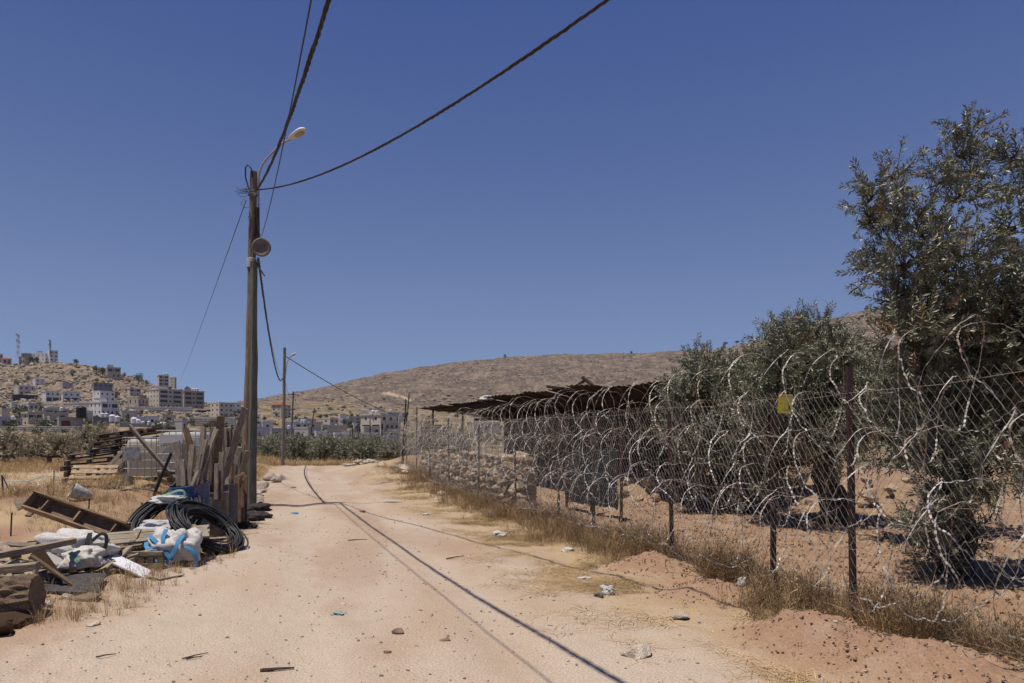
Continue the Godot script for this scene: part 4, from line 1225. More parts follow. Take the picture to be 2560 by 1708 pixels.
	bundle(Vector3(-6.28, 6.15, -16.9), Vector3(-15.45, 5.9, -46.0), 1.15, 220, 3, 0.014, 0.02, 0.75, "twisted cable hanging from the near pole to the lamp pole beyond", dark)
	single(Vector3(-6.3, 6.1, -16.9), Vector3(-15.4, 6.2, -46.0), 1.0, 60, 0.008, "thin wire sagging from the near pole to the lamp pole beyond")
	bundle(Vector3(-15.3, 7.4, -46.0), Vector3(-12.6, 4.4, -76.0), 0.35, 120, 2, 0.02, 0.02, 0.8, "dark cable slanting down from the lamp pole towards the village", dark)
	single(Vector3(-6.6, 7.6, -16.95), Vector3(-329.0, 66.0, -666.0), 6.0, 200, 0.011, "fine grey wire rising from the pole towards the hillside houses")
	single(Vector3(-15.35, 6.0, -46.0), Vector3(-25.7, 7.2, -80.0), 0.8, 40, 0.012, "thin wire between the lamp pole and the bare pole")
	single(Vector3(-25.6, 7.1, -80.0), Vector3(-62.0, 9.0, -215.0), 3.0, 40, 0.018, "thin wire from the bare pole to the village")

# ------------------------------------------------------------------ chain link fence and razor wire
const FENCE_D = [2.6, 4.3, 6.06, 7.08, 8.95, 11.3, 12.75, 15.2, 18.2, 21.6, 24.6, 27.3, 29.6]
const FDIR = Vector3(-0.3074, 0, -0.9516)
const FOUT = Vector3(-0.9516, 0, 0.3074)
func razor(called: String, label: String, d0: float, d1: float, height: float, out: float, radius: float, sd: int, loose := 1.0) -> void:
	var r := RandomNumberGenerator.new()
	r.seed = sd
	var n := FastNoiseLite.new()
	n.seed = sd
	n.frequency = 0.35
	n.fractal_octaves = 2
	var core := MB.new()
	var bl := MB.new()
	var th := r.randf() * TAU
	var s := 0.0
	var total := (d1 - d0) * 1.0509
	var o := Vector3(fence_x(d0), 0, -d0)
	var prev := Vector3.ZERO
	var acc := 0.0
	var path := PackedVector3Array()
	var step := 0.036
	while s < total:
		var d := d0 + s / 1.0509
		var pitch := lerpf(0.32, 0.28, smoothstep(7.0, 13.0, d)) * loose
		var turn := th / TAU
		var rr := radius * (1.0 + 0.22 * n.get_noise_1d(turn * 1.1) + 0.05 * sin(th * 2.0 + turn))
		var ax := s + 0.42 * pitch * sin(1.5 * th + 0.8 * n.get_noise_1d(turn * 0.6)) + 0.5 * pitch * n.get_noise_1d(turn * 0.9 + 60.0)
		var dd := d0 + ax / 1.0509
		var g := near_h(fence_x(dd), dd) if dd > 0.0 else 0.0
		var cy := g + height + 0.1 * n.get_noise_1d(s * 1.3 + 30.0)
		var co := out + 0.07 * n.get_noise_1d(s * 1.1 + 90.0)
		var p := o + FDIR * ax + FOUT * (co + cos(th) * rr * 0.86) + Vector3.UP * (cy + sin(th) * rr)
		path.append(p)
		th += step / rr * 0.93
		s += pitch * (step / rr * 0.93) / TAU
	var rust := 0.0
	var cols := []
	for i in path.size():
		var k := clampf(0.5 + 1.5 * n.get_noise_1d(i * 0.055 + 200.0), 0.0, 1.0)
		cols.append(Color(0.43, 0.42, 0.41).lerp(Color(0.24, 0.19, 0.155), k * 0.85))
	# the core wire: a three sided tube
	for i in path.size():
		var t := (path[mini(i + 1, path.size() - 1)] - path[maxi(i - 1, 0)]).normalized()
		var a := t.cross(Vector3.UP)
		if a.length() < 0.1: a = t.cross(Vector3.RIGHT)
		a = a.normalized()
		var b := a.cross(t)
		core.col = cols[i]
		for j in 3:
			var an := TAU * j / 3.0
			core.add(path[i] + (a * cos(an) + b * sin(an)) * 0.002)
		if i > 0:
			var q := i * 3
			for j in 3:
				core.ix.append_array(PackedInt32Array([q - 3 + j, q + j, q - 3 + (j + 1) % 3, q - 3 + (j + 1) % 3, q + j, q + (j + 1) % 3]))
		# a fish tail barb on both sides
		var c2 := Vector3(path[i] - (o + FDIR * (path[i] - o).dot(FDIR)))
		var side := (t.cross(c2.normalized() + Vector3(r.randfn(), r.randfn(), r.randfn()) * 0.25)).normalized()
		bl.col = cols[i] * r.randf_range(0.9, 1.15)
		for e in [-1.0, 1.0]:
			var w: Vector3 = side * e
			bl.quad(path[i] - t * 0.009, path[i] + t * 0.009, path[i] + t * 0.0145 + w * 0.006, path[i] - t * 0.0145 + w * 0.006)
	var coil := thing(called, label, "razor wire", Vector3.ZERO, 0.0, "coils of razor wire along the fence")
	var c := obj("core_wire", core.mesh(), M.steel, coil)
	var bb := obj("barbs", bl.mesh(), M.steel, coil)
	tag(bb, "", "", "", "stuff")
func chain_link(parent: Node3D, da: float, db: float) -> void:
	var b := MB.new()
	var w := 0.0375
	var st := 0.052
	var len_ := (db - da) * 1.0509
	var n := int(len_ / w)
	var rows := 40
	for i in n:
		var base := b.v.size()
		for k in rows + 1:
			var x := (i + ((k + i) % 2)) * w
			var d := da + x / 1.0509
			var y := 0.02 + k * st
			var sagg := 0.035 * sin(PI * x / len_) * sin(PI * k / rows)
			var bulge := 0.05 * nf.get_noise_2d(d * 5.0, k * 0.7) * sin(PI * x / len_)
			var p := Vector3(fence_x(d), near_h(fence_x(da), da) * (1.0 - x / len_) + near_h(fence_x(db), db) * x / len_ + y - sagg, -d) + FOUT * (bulge + (0.004 if k % 2 == 0 else -0.004))
			b.col = Color(0.24, 0.225, 0.205) * (1.0 + 0.35 * nf.get_noise_2d(i * 2.0, k * 3.0))
			for j in 3:
				var an := TAU * j / 3.0
				b.add(p + (FOUT * cos(an) + FDIR * sin(an)) * 0.0014)
			if k > 0:
				var q := base + k * 3
				for j in 3:
					b.ix.append_array(PackedInt32Array([q - 3 + j, q + j, q - 3 + (j + 1) % 3, q - 3 + (j + 1) % 3, q + j, q + (j + 1) % 3]))
	obj("mesh_panel", b.mesh(), M.mesh_wire, parent)
func build_fence() -> void:
	var f := thing("chain_link_fence", "rusty chain link fence on angle iron posts between track and orchard", "fence")
	for i in FENCE_D.size() - 1: chain_link(f, FENCE_D[i], FENCE_D[i + 1])
	var tops := [2.3, 2.1, 2.28, 2.06, 2.0, 2.1, 2.0, 2.1, 2.05, 2.3, 2.2, 2.6, 3.05]
	for i in FENCE_D.size():
		var d: float = FENCE_D[i]
		var p := on_ground(fence_x(d), d) - FOUT * 0.03
		var top: Vector3 = p + Vector3.UP * tops[i] + Vector3(rng.randf_range(-0.05, 0.03), 0, 0)
		var b := MB.new()
		b.col = Color(0.075, 0.05, 0.04) * rng.randf_range(0.8, 1.3)
		var t := along(p - Vector3.UP * 0.25, top)
		var ln := p.distance_to(top) + 0.25
		b.box(t * Transform3D(Basis(), Vector3(0, 0, 0.0)), Vector3(ln, 0.045, 0.006))
		b.box(t * Transform3D(Basis(), Vector3(0, 0.0195, 0.0235)), Vector3(ln, 0.006, 0.041))
		obj("post", b.mesh(), M.rust, f)
	for y in [0.12, 1.1, 2.04]:
		var b := MB.new()
		b.col = Color(0.25, 0.2, 0.17)
		var pts := PackedVector3Array()
		for i in FENCE_D.size():
			pts.append(on_ground(fence_x(FENCE_D[i]), FENCE_D[i], y) + FOUT * 0.012)
			if i < FENCE_D.size() - 1:
				var dm: float = (FENCE_D[i] + FENCE_D[i + 1]) / 2.0
				pts.append((on_ground(fence_x(FENCE_D[i]), FENCE_D[i], y) + on_ground(fence_x(FENCE_D[i + 1]), FENCE_D[i + 1], y)) * 0.5 - Vector3.UP * 0.03 + FOUT * 0.012)
		b.tube(pts, 0.0022, 4)
		obj("line_wire", b.mesh(), M.steel, f)
	razor("razor_wire_coil", "upper coil of barbed razor wire riding on top of the chain link fence", 2.4, 29.4, 2.02, 0.05, 0.4, 51)
	razor("razor_wire_coil", "middle coil of barbed razor wire hung against the fence", 2.4, 29.6, 1.32, 0.24, 0.4, 62)
	razor("razor_wire_coil", "lowest coil of barbed razor wire standing just above the weeds", 2.4, 28.0, 0.68, 0.28, 0.41, 73)
	razor("razor_wire_coil", "dense bunched coil of razor wire piled by the tin sheet and stone wall", 16.5, 21.5, 1.8, 0.1, 0.36, 84, 1.1)
	razor("razor_wire_coil", "tight roll of razor wire hanging from the far end post of the fence", 29.2, 30.6, 1.2, 0.45, 0.46, 95, 0.6)
	razor("razor_wire_coil", "loose inner coil of razor wire threaded between the middle and lowest coils", 4.2, 26.0, 1.0, 0.12, 0.33, 117, 1.25)
	razor("razor_wire_coil", "loose inner coil of razor wire threaded between the upper and middle coils", 5.0, 27.0, 1.72, 0.16, 0.34, 129, 1.25)
	# the end frame: two taller stakes leaning together
	var e := thing("end_post", "pair of tall thin stakes bracing the far end of the fence", "post", on_ground(-4.75, 30.0))
	for k in 2:
		var b := MB.new()
		b.col = Color(0.045, 0.035, 0.032)
		b.tube(PackedVector3Array([Vector3(-0.12 + k * 0.05, -0.2, 0), Vector3(0.1 + k * 0.14, 3.05 + k * 0.25, 0.05)]), 0.024, 6)
		obj("stake", b.mesh(), M.rust, e)
	# the small yellow notice
	var img := Image.create(52, 76, false, Image.FORMAT_RGB8)
	img.fill(Color8(152, 144, 52))
	var r := RandomNumberGenerator.new()
	r.seed = 3
	img.fill_rect(Rect2i(4, 6, 44, 5), Color8(120, 88, 70))
	for y in [14, 17]:
		for x in range(6, 46, 3):
			if r.randf() < 0.75: img.fill_rect(Rect2i(x, y, 2, 1), Color8(110, 85, 60))
	img.fill_rect(Rect2i(5, 20, 42, 1), Color8(110, 100, 40))
	for k in 9: img.fill_rect(Rect2i(12 - k / 2 - 2, 33 + k - 2, k + 1, 1), Color8(178, 62, 30))
	for y in range(24, 68, 6):
		for x in range(24, 46, 4):
			if r.randf() < 0.6: img.fill_rect(Rect2i(x, y, 3, 2), Color8(60, 58, 60))
	img.fill_rect(Rect2i(39, 46, 5, 20), Color8(50, 46, 52))
	img.fill_rect(Rect2i(14, 62, 26, 2), Color8(70, 66, 40))
	var sm := StandardMaterial3D.new()
	sm.resource_name = "yellow_notice"
	sm.albedo_texture = ImageTexture.create_from_image(img)
	sm.roughness = 0.5
	M["yellow_notice"] = sm
	var sb := MB.new()
	sb.quad(Vector3(-0.066, 0, 0), Vector3(-0.066, 0.19, 0), Vector3(0.066, 0.19, 0.006), Vector3(0.066, 0, 0.004))
	sb.quad(Vector3(-0.066, 0, -0.003), Vector3(-0.066, 0.19, -0.003), Vector3(0.066, 0.19, 0.003), Vector3(0.066, 0, 0.001))
	for k in 2: sb.uv.append_array(PackedVector2Array([Vector2(0, 1), Vector2(0, 0), Vector2(1, 0), Vector2(1, 1)]))
	var sign_ := obj("warning_sign", sb.mesh(), sm)
	sign_.transform = Transform3D(rot(0, -0.25, -0.06), Vector3(fence_x(6.82), 1.885, -6.82) + FOUT * 0.03)
	tag(sign_, "small yellow warning notice wired to the chain link fence", "sign")

# ------------------------------------------------------------------ shed, stone walls and orchard
func build_shed() -> void:
	var stones := []
	for k in 6: stones.append(rock_mesh(40 + k, 0.8, 1))
	# dry stone wall behind the wire
	var wall := thing("dry_stone_wall", "dry stone wall of rough tan boulders behind the far razor wire", "wall", on_ground(fence_x(22.0) + 0.8, 22.0))
	var wo := wall.position
	var n := 0
	var course := 0
	var y := 0.0
	while y < 1.25:
		var d := 16.4 + rng.randf() * 0.2
		while d < 29.2:
			var sw := rng.randf_range(0.24, 0.44)
			var sh := rng.randf_range(0.2, 0.3)
			var g := near_h(fence_x(d) + 0.8, d)
			if y + g < 1.2 + 0.08 * sin(d * 2.1) and n < 300:
				var p := Vector3(fence_x(d) + 0.62 + 0.1 * y + rng.randf_range(-0.04, 0.04), g + y + sh * 0.45, -d)
				var s := obj("stone", stones[rng.randi() % 6], null, wall)
				var t := rng.randf_range(0.72, 1.12)
				s.material_override = tinted(Color(0.58, 0.44, 0.31) if n % 4 else Color(0.68, 0.57, 0.45), "stone", "stone_a" if n % 4 else "stone_b") if t > 0.9 else tinted(Color(0.44, 0.32, 0.22), "stone", "stone_c")
				s.transform = Transform3D(rot(rng.randf_range(-0.5, 0.5), rng.randf() * 6.0, rng.randf_range(-0.4, 0.4)).scaled(Vector3(sw * 0.62, sh * 0.62, 0.19)), p - wo)
				n += 1
			d += sw * 0.93
		y += 0.215
		course += 1
	var core := MB.new()
	core.col = Color(0.5, 0.38, 0.27)
	for k in 24:
		var d0 := 17.0 + k * 0.49
		var d1 := d0 + 0.5
		var a := on_ground(fence_x(d0) + 0.95, d0, 0.38) - wo
		var c := on_ground(fence_x(d1) + 0.95, d1, 0.38) - wo
		core.box(along(a, c), Vector3(0.56, 1.02 + rng.randf_range(-0.1, 0.0), 0.42))
	obj("rubble_core", core.mesh(), M.stone, wall)
	# low rubble wall across the back of the orchard
	var rub := thing("rubble_wall", "tumbled low rubble wall across the back of the olive orchard", "wall", on_ground(4.6, 20.0))
	wo = rub.position
	for i in 240:
		var f := rng.randf()
		var lift := rng.randf() * rng.randf() * (0.85 if f > 0.12 else 1.2)
		var x := lerpf(1.9, 12.5, f) + rng.randfn() * 0.16
		var d := lerpf(19.5, 15.0, f) + rng.randfn() * 0.32 * (1.0 - lift * 0.6)
		var s := obj("stone", stones[rng.randi() % 6], tinted(Color(0.58, 0.44, 0.31), "stone", "stone_a2") if i % 3 else tinted(Color(0.46, 0.3, 0.19), "stone", "stone_d"), rub)
		var sz := rng.randf_range(0.1, 0.2)
		s.transform = Transform3D(rot(rng.randf() * 3.0, rng.randf() * 6.0, 0).scaled(Vector3(sz * 1.3, sz, sz)), on_ground(x, d, lift + sz * 0.4) - wo)
	var rc := MB.new()
	rc.col = Color(0.46, 0.32, 0.21)
	var lo := -1
	for i in 40:
		for j in 7:
			var x := lerpf(1.8, 12.6, i / 39.0)
			var d := lerpf(19.5, 15.0, i / 39.0) + (j - 3) * 0.28
			rc.add(on_ground(x, d, -0.06 + 0.75 * exp(-pow((j - 3) / 1.7, 2.0)) * (0.75 + 0.35 * nf.get_noise_2d(i * 5.0, j * 4.0))) - wo)
	for i in 39:
		for j in 6:
			var a := i * 7 + j
			rc.ix.append_array(PackedInt32Array([a, a + 1, a + 7, a + 1, a + 8, a + 7]))
	obj("rubble_core", rc.mesh(), M.stone, rub)
	# the open shed with its rusty corrugated roof
	var A := Vector3(-4.15, 3.3, -29.8)
	var B := Vector3(4.4, 3.02, -16.0)
	var back := -FOUT
	var shed := thing("open_shed", "open shed with a rusty sagging corrugated iron roof behind the wire", "shed", Vector3(0.5, 0, -24.0))
	wo = shed.position
	var run := (B - A)
	var count := 13
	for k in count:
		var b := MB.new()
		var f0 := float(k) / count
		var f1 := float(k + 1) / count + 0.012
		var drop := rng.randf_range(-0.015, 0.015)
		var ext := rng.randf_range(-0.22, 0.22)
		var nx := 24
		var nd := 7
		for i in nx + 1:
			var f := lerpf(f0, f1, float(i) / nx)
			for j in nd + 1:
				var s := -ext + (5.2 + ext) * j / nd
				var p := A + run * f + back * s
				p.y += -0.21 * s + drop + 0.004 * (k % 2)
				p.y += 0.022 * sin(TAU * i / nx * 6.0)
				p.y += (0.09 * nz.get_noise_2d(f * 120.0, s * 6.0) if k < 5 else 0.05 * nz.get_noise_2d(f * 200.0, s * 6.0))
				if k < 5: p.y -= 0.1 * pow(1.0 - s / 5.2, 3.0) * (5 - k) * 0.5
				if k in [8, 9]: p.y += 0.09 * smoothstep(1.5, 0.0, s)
				b.col = Color(0.05, 0.034, 0.028).lerp(Color(0.13, 0.115, 0.105), clampf(0.1 + nz.get_noise_2d(f * 300.0, s * 20.0) * 1.4 + (0.25 if k > 5 else -0.2), 0.0, 1.0))  # rust tones deepened so the underside reads as shade
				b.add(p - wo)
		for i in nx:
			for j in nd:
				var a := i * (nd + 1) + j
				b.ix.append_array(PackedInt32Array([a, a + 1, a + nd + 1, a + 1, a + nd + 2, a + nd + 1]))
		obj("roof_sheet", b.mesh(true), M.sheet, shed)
	for s in [0.35, 2.6, 4.9]:                                  # purlins under the sheets
		var b := MB.new()
		b.col = Color(0.06, 0.042, 0.035)
		var p0: Vector3 = A + back * s - Vector3.UP * (0.21 * s + 0.16)
		b.box(along(p0 - wo, p0 + run - wo), Vector3(run.length(), 0.1, 0.07))
		obj("purlin", b.mesh(), M.rust, shed)
	for f in [0.03, 0.2, 0.4, 0.58, 0.76, 0.93]:
		for s in [0.5, 4.8]:
			var b := MB.new()
			b.col = Color(0.1, 0.055, 0.045)
			var top: Vector3 = A + run * f + back * s - Vector3.UP * (0.21 * s + 0.2)
			var foot := on_ground(top.x, -top.z, -0.1)
			b.tube(PackedVector3Array([foot - wo, top - wo]), 0.045, 6)
			obj("post", b.mesh(), M.rust, shed)
	for k in 13:                                                 # dark boards added to block light and blacken the inside, open at right
		var b := MB.new()
		var f0 := 0.15 + k * 0.052
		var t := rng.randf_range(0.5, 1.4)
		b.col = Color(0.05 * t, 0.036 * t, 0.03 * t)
		var p0 := A + run * f0 + back * 2.7
		var p1 := A + run * (f0 + 0.05) + back * 2.7
		var g := near_h(p0.x, -p0.z)
		var hgt := 2.52 - 0.02 * k - g + rng.randf_range(-0.08, 0.0)
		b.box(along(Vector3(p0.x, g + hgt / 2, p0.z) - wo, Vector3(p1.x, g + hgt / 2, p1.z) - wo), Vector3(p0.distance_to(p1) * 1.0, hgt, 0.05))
		obj("shade_board", b.mesh(), M.rust, shed)
	# added near-black sheet standing in for the shade under the shed
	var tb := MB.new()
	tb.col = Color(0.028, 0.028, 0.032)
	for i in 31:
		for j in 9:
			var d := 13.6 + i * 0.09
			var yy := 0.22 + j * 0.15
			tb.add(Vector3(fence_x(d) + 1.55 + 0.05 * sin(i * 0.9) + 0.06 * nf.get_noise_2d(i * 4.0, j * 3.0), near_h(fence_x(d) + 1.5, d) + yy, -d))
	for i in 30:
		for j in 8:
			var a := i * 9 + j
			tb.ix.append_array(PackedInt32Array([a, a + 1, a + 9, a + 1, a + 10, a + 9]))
	tag(obj("shade_sheet", tb.mesh(true), M.cloth), "added black sheet standing for the shade behind the fence next to the stone wall", "shade_sheet")
	for k in 3:
		var d := 13.6 + k * 1.35
		var b := MB.new()
		b.col = Color(0.1, 0.05, 0.04)
		b.tube(PackedVector3Array([on_ground(fence_x(d) + 1.62, d, -0.1), on_ground(fence_x(d) + 1.62, d, 1.95)]), 0.035, 6)
		tag(obj("shade_sheet_post", b.mesh(), M.rust), "rusty pipe post holding up the added black shade sheet", "post", "posts of the added shade sheet")
	# corrugated tin sheet standing on the stone wall
	var cb := MB.new()
	for i in 45:
		for j in 3:
			var yy := i / 44.0 * 1.0
			var t := 0.75 + 0.4 * nz.get_noise_2d(i * 3.0, j * 10.0)
			cb.col = Color(0.33, 0.25, 0.175) * t
			cb.add(Vector3(-3.55 + j * 0.52 + 0.0, 1.26 + yy, -26.6 + j * 0.2 + 0.03 * sin(i / 44.0 * TAU * 9.0)))
	for i in 44:
		for j in 2:
			var a := i * 3 + j
			cb.ix.append_array(PackedInt32Array([a, a + 1, a + 3, a + 1, a + 4, a + 3]))
	tag(obj("tin_sheet", cb.mesh(true), M.sheet), "brown corrugated tin sheet standing on the dry stone wall", "sheet")
	# timber thrown on the roof, a white bag beside it
	var r0 := A + run * 0.615 + back * 0.5
	for q in [[Vector3(-0.5, 0.2, 0.2), Vector3(0.05, 0.12, 0.3), 0.09], [Vector3(0.2, 0.1, 0), Vector3(0.75, 0.42, 0.1), 0.07], [Vector3(0.62, 0.5, 0.1), Vector3(1.05, 0.12, 0.35), 0.11]]:
		var b := MB.new()
		b.col = Color(0.16, 0.115, 0.08)
		var a: Vector3 = r0 + q[0]
		var c: Vector3 = r0 + q[1]
		b.plank(Transform3D(), Vector3(a.distance_to(c), q[2], q[2]), rng)
		var o := obj("timber", b.mesh(), M.wood)
		o.transform = along(a, c)
		tag(o, "short old timber lying on the corrugated shed roof", "timber", "timbers thrown on the shed roof")
	var bag := lump(Vector3(0.28, 0.1, 0.2), Color(0.66, 0.64, 0.6), 8, 0.3)
	bag.name = numbered("roof_sack")
	bag.position = A + run * 0.34 + back * 0.4 + Vector3.UP * 0.0
	tag(bag, "white sack lying on the corrugated shed roof", "sack")
func lump(size: Vector3, col: Color, sd: int, rough: float, m: Material = null) -> MeshInstance3D:   # a slumped, creased sack
	var b := MB.new()
	var n := FastNoiseLite.new()
	n.seed = sd
	n.frequency = 0.9
	n.fractal_octaves = 2
	var rg := FastNoiseLite.new()
	rg.seed = sd + 9
	rg.frequency = 0.7
	rg.fractal_type = FastNoiseLite.FRACTAL_RIDGED
	rg.fractal_octaves = 3
	var lat := 40
	var lon := 64
	var fa := Vector3(sin(sd * 1.7), 0.5, cos(sd * 1.7)).normalized()
	var fb := Vector3(cos(sd * 0.9), -0.3, sin(sd * 0.9)).normalized()
	for i in lat + 1:
		for j in lon:
			var a := PI * i / lat
			var c := TAU * j / lon
			var p := Vector3(sin(a) * cos(c), cos(a), sin(a) * sin(c))
			# square the ball off a little and let it sag
			p = Vector3(signf(p.x) * pow(absf(p.x), 0.75), signf(p.y) * pow(absf(p.y), 0.8), signf(p.z) * pow(absf(p.z), 0.75))
			var fold := p + fa * p.dot(fa) * 3.2
			var fold2 := p + fb * p.dot(fb) * 3.8
			var k := 1.0 + rough * 0.9 * n.get_noise_3dv(p * 0.8) + rough * (0.26 * rg.get_noise_3dv(fold * 0.75 + Vector3(3, 1, 2)) + 0.16 * rg.get_noise_3dv(fold2 * 0.9))
			p *= k
			p.y = maxf(p.y, -0.72)
			if p.y < 0.0:
				p.x *= 1.0 + 0.12 * -p.y
				p.z *= 1.0 + 0.12 * -p.y
			b.col = col * (1.0 + 0.12 * n.get_noise_3dv(p * 5.0))
			b.add(p * size)
	for i in lat:
		for j in lon:
			var a := i * lon + j
			var c := i * lon + (j + 1) % lon
			b.ix.append_array(PackedInt32Array([a, c, a + lon, c, c + lon, a + lon]))
	return obj("sack", b.mesh(true), m if m else M.cloth)
func sprig_mesh(sd: int, pairs: int, leaf: float) -> ArrayMesh:
	var b := MB.new()
	var r := RandomNumberGenerator.new()
	r.seed = sd
	b.col = Color(0.9, 0.75, 0.6)
	b.tube(PackedVector3Array([Vector3.ZERO, Vector3(0.01, 0.14, 0.005), Vector3(0.0, 0.28, 0.015)]), [0.0035, 0.0026, 0.0012], 3, false)
	for i in pairs:
		var y := 0.03 + 0.26 * i / pairs
		var an := i * 1.57 + r.randf_range(-0.5, 0.5)
		for e in 2:
			var c := an + e * PI
			var out := Vector3(cos(c), r.randf_range(0.35, 1.4), sin(c)).normalized()
			var side := out.cross(Vector3.UP).normalized()
			side = side.rotated(out, r.randf_range(-0.9, 0.9))
			var ln := leaf * r.randf_range(0.75, 1.2)
			var w := ln * 0.14
			var o := Vector3(0, y, 0)
			var t := r.randf_range(0.65, 1.35)
			var silver := 2.1 if r.randf() < 0.3 else 1.0
			b.col = Color(t * silver, t * silver, t * silver * 1.05)
			var m := o + out * ln * 0.5 - out.cross(side) * ln * 0.04
			b.quad(o, m - side * w, o + out * ln, m + side * w)
	return b.mesh()
var sprigs := []
var trunk_count := 0
func olive(label: String, group: String, foot: Vector3, lobes: Array, density: float, scale: float, trunk_r: float, tint: Color, lift := 0.45, called := "olive_tree") -> Node3D:
	if sprigs.is_empty():
		for k in 2: sprigs.append(sprig_mesh(200 + k, 13, 0.066))
	var t := thing(called, label, "tree", foot, 0.0, group)
	var b := MB.new()
	var bark := Color(0.11, 0.088, 0.068)
	b.col = bark
	# a gnarled trunk that forks into limbs towards the lobes of the crown
	var mid := Vector3.ZERO
	for l in lobes: mid += l[0]
	mid = mid / lobes.size() - foot
	var fork := Vector3(mid.x * 0.25, minf(mid.y * lift, 1.3), mid.z * 0.25)
	var pts := PackedVector3Array()
	var rad := []
	for i in 9:
		var f := i / 8.0
		pts.append(Vector3(0, -0.1, 0).lerp(fork, f) + Vector3(sin(f * 5.0 + foot.x), 0, cos(f * 4.0)) * 0.09 * sin(f * PI))
		rad.append(trunk_r * (1.35 - 0.55 * f + 0.12 * sin(i * 2.3)))
	b.tube(pts, rad, 9)
	var at := []
	var cl := []
	var order := lobes.duplicate()
	order.sort_custom(func(m, n): return (m[0] - foot).distance_to(fork) < (n[0] - foot).distance_to(fork))
	var ends := [[fork, trunk_r * 0.75, 0.0]]                     # every limb springs from the nearest limb already grown
	for l in order:
		var c: Vector3 = l[0] - foot
		var r: float = l[1]
		var from: Array = ends[0]
		for e in ends:
			if e[0].distance_to(c) + e[2] * 0.45 < from[0].distance_to(c) + from[2] * 0.45: from = e
		var p := PackedVector3Array()
		var q := []
		var tip: float = maxf(from[1] * 0.55, 0.007 * scale)
		for i in 7:
			var f := i / 6.0
			var k: Vector3 = from[0].lerp(c, f) + Vector3(rng.randfn(), rng.randfn() * 0.6, rng.randfn()) * 0.05 * sin(f * PI) * scale
			k.y += 0.15 * r * sin(f * PI)
			p.append(k)
			q.append(lerpf(from[1] * 0.8, tip, f))
		b.tube(p, q, 6)
		ends.append([c, tip, from[2] + from[0].distance_to(c)])
		for i in 7:                                              # twigs
			var e := c + Vector3(rng.randfn(), rng.randfn(), rng.randfn()).normalized() * r * rng.randf_range(0.6, 1.05)
			b.tube(PackedVector3Array([p[4 + i % 2], p[4 + i % 2].lerp(e, 0.5) + Vector3.UP * 0.05 * r, e]), [0.011 * scale, 0.007 * scale, 0.003 * scale], 3, false)
		var count := int(density * r * r)
		var off := Vector3(rng.randf() * 90.0, 0, 0)
		for i in count:
			var dir := Vector3(rng.randfn(), rng.randfn(), rng.randfn()).normalized()
			var rr := r * pow(rng.randf(), 0.42) * (1.0 + 0.75 * nf.get_noise_3dv(dir * 16.0 + off))
			if nf.get_noise_3dv(dir * rr / r * 14.0 + off) < -0.22: continue
			var pos := c + dir * rr * Vector3(1.0, 0.95, 1.0)
			if pos.y < 0.06: continue
			var up := (dir * 0.9 + Vector3.UP * 0.55 + Vector3(rng.randfn(), rng.randfn(), rng.randfn()) * 0.45).normalized()
			var sx := up.cross(Vector3(rng.randfn(), rng.randfn(), rng.randfn())).normalized()
			var s := scale * rng.randf_range(0.75, 1.25)
			at.append(Transform3D(Basis(sx, up, sx.cross(up)).scaled(Vector3(s, s, s)), pos))
			var k := rng.randf_range(0.75, 1.25)
			cl.append(tint * k if rng.randf() > 0.06 else Color(0.17, 0.12, 0.06))
	obj("trunk", b.mesh(true), M.bark, t)
	tag(multi("crown", sprigs[trunk_count % 2], M.leaf, at, cl, t), "", "", "", "stuff")
	trunk_count += 1
	return t
func blobs(list: Array, d: float, spread: float, k := 1.0) -> Array:      # crown lobes by bearing, rise and size at the tree's distance
	var o := []
	for l in list:
		var dd := d + (rng.randf() - 0.5) * spread
		o.append([pt((l[0] - 1280.0) / 1707.0, (1105.0 - l[1]) / 1707.0, dd), l[2] * d / 1707.0 * k])
	return o
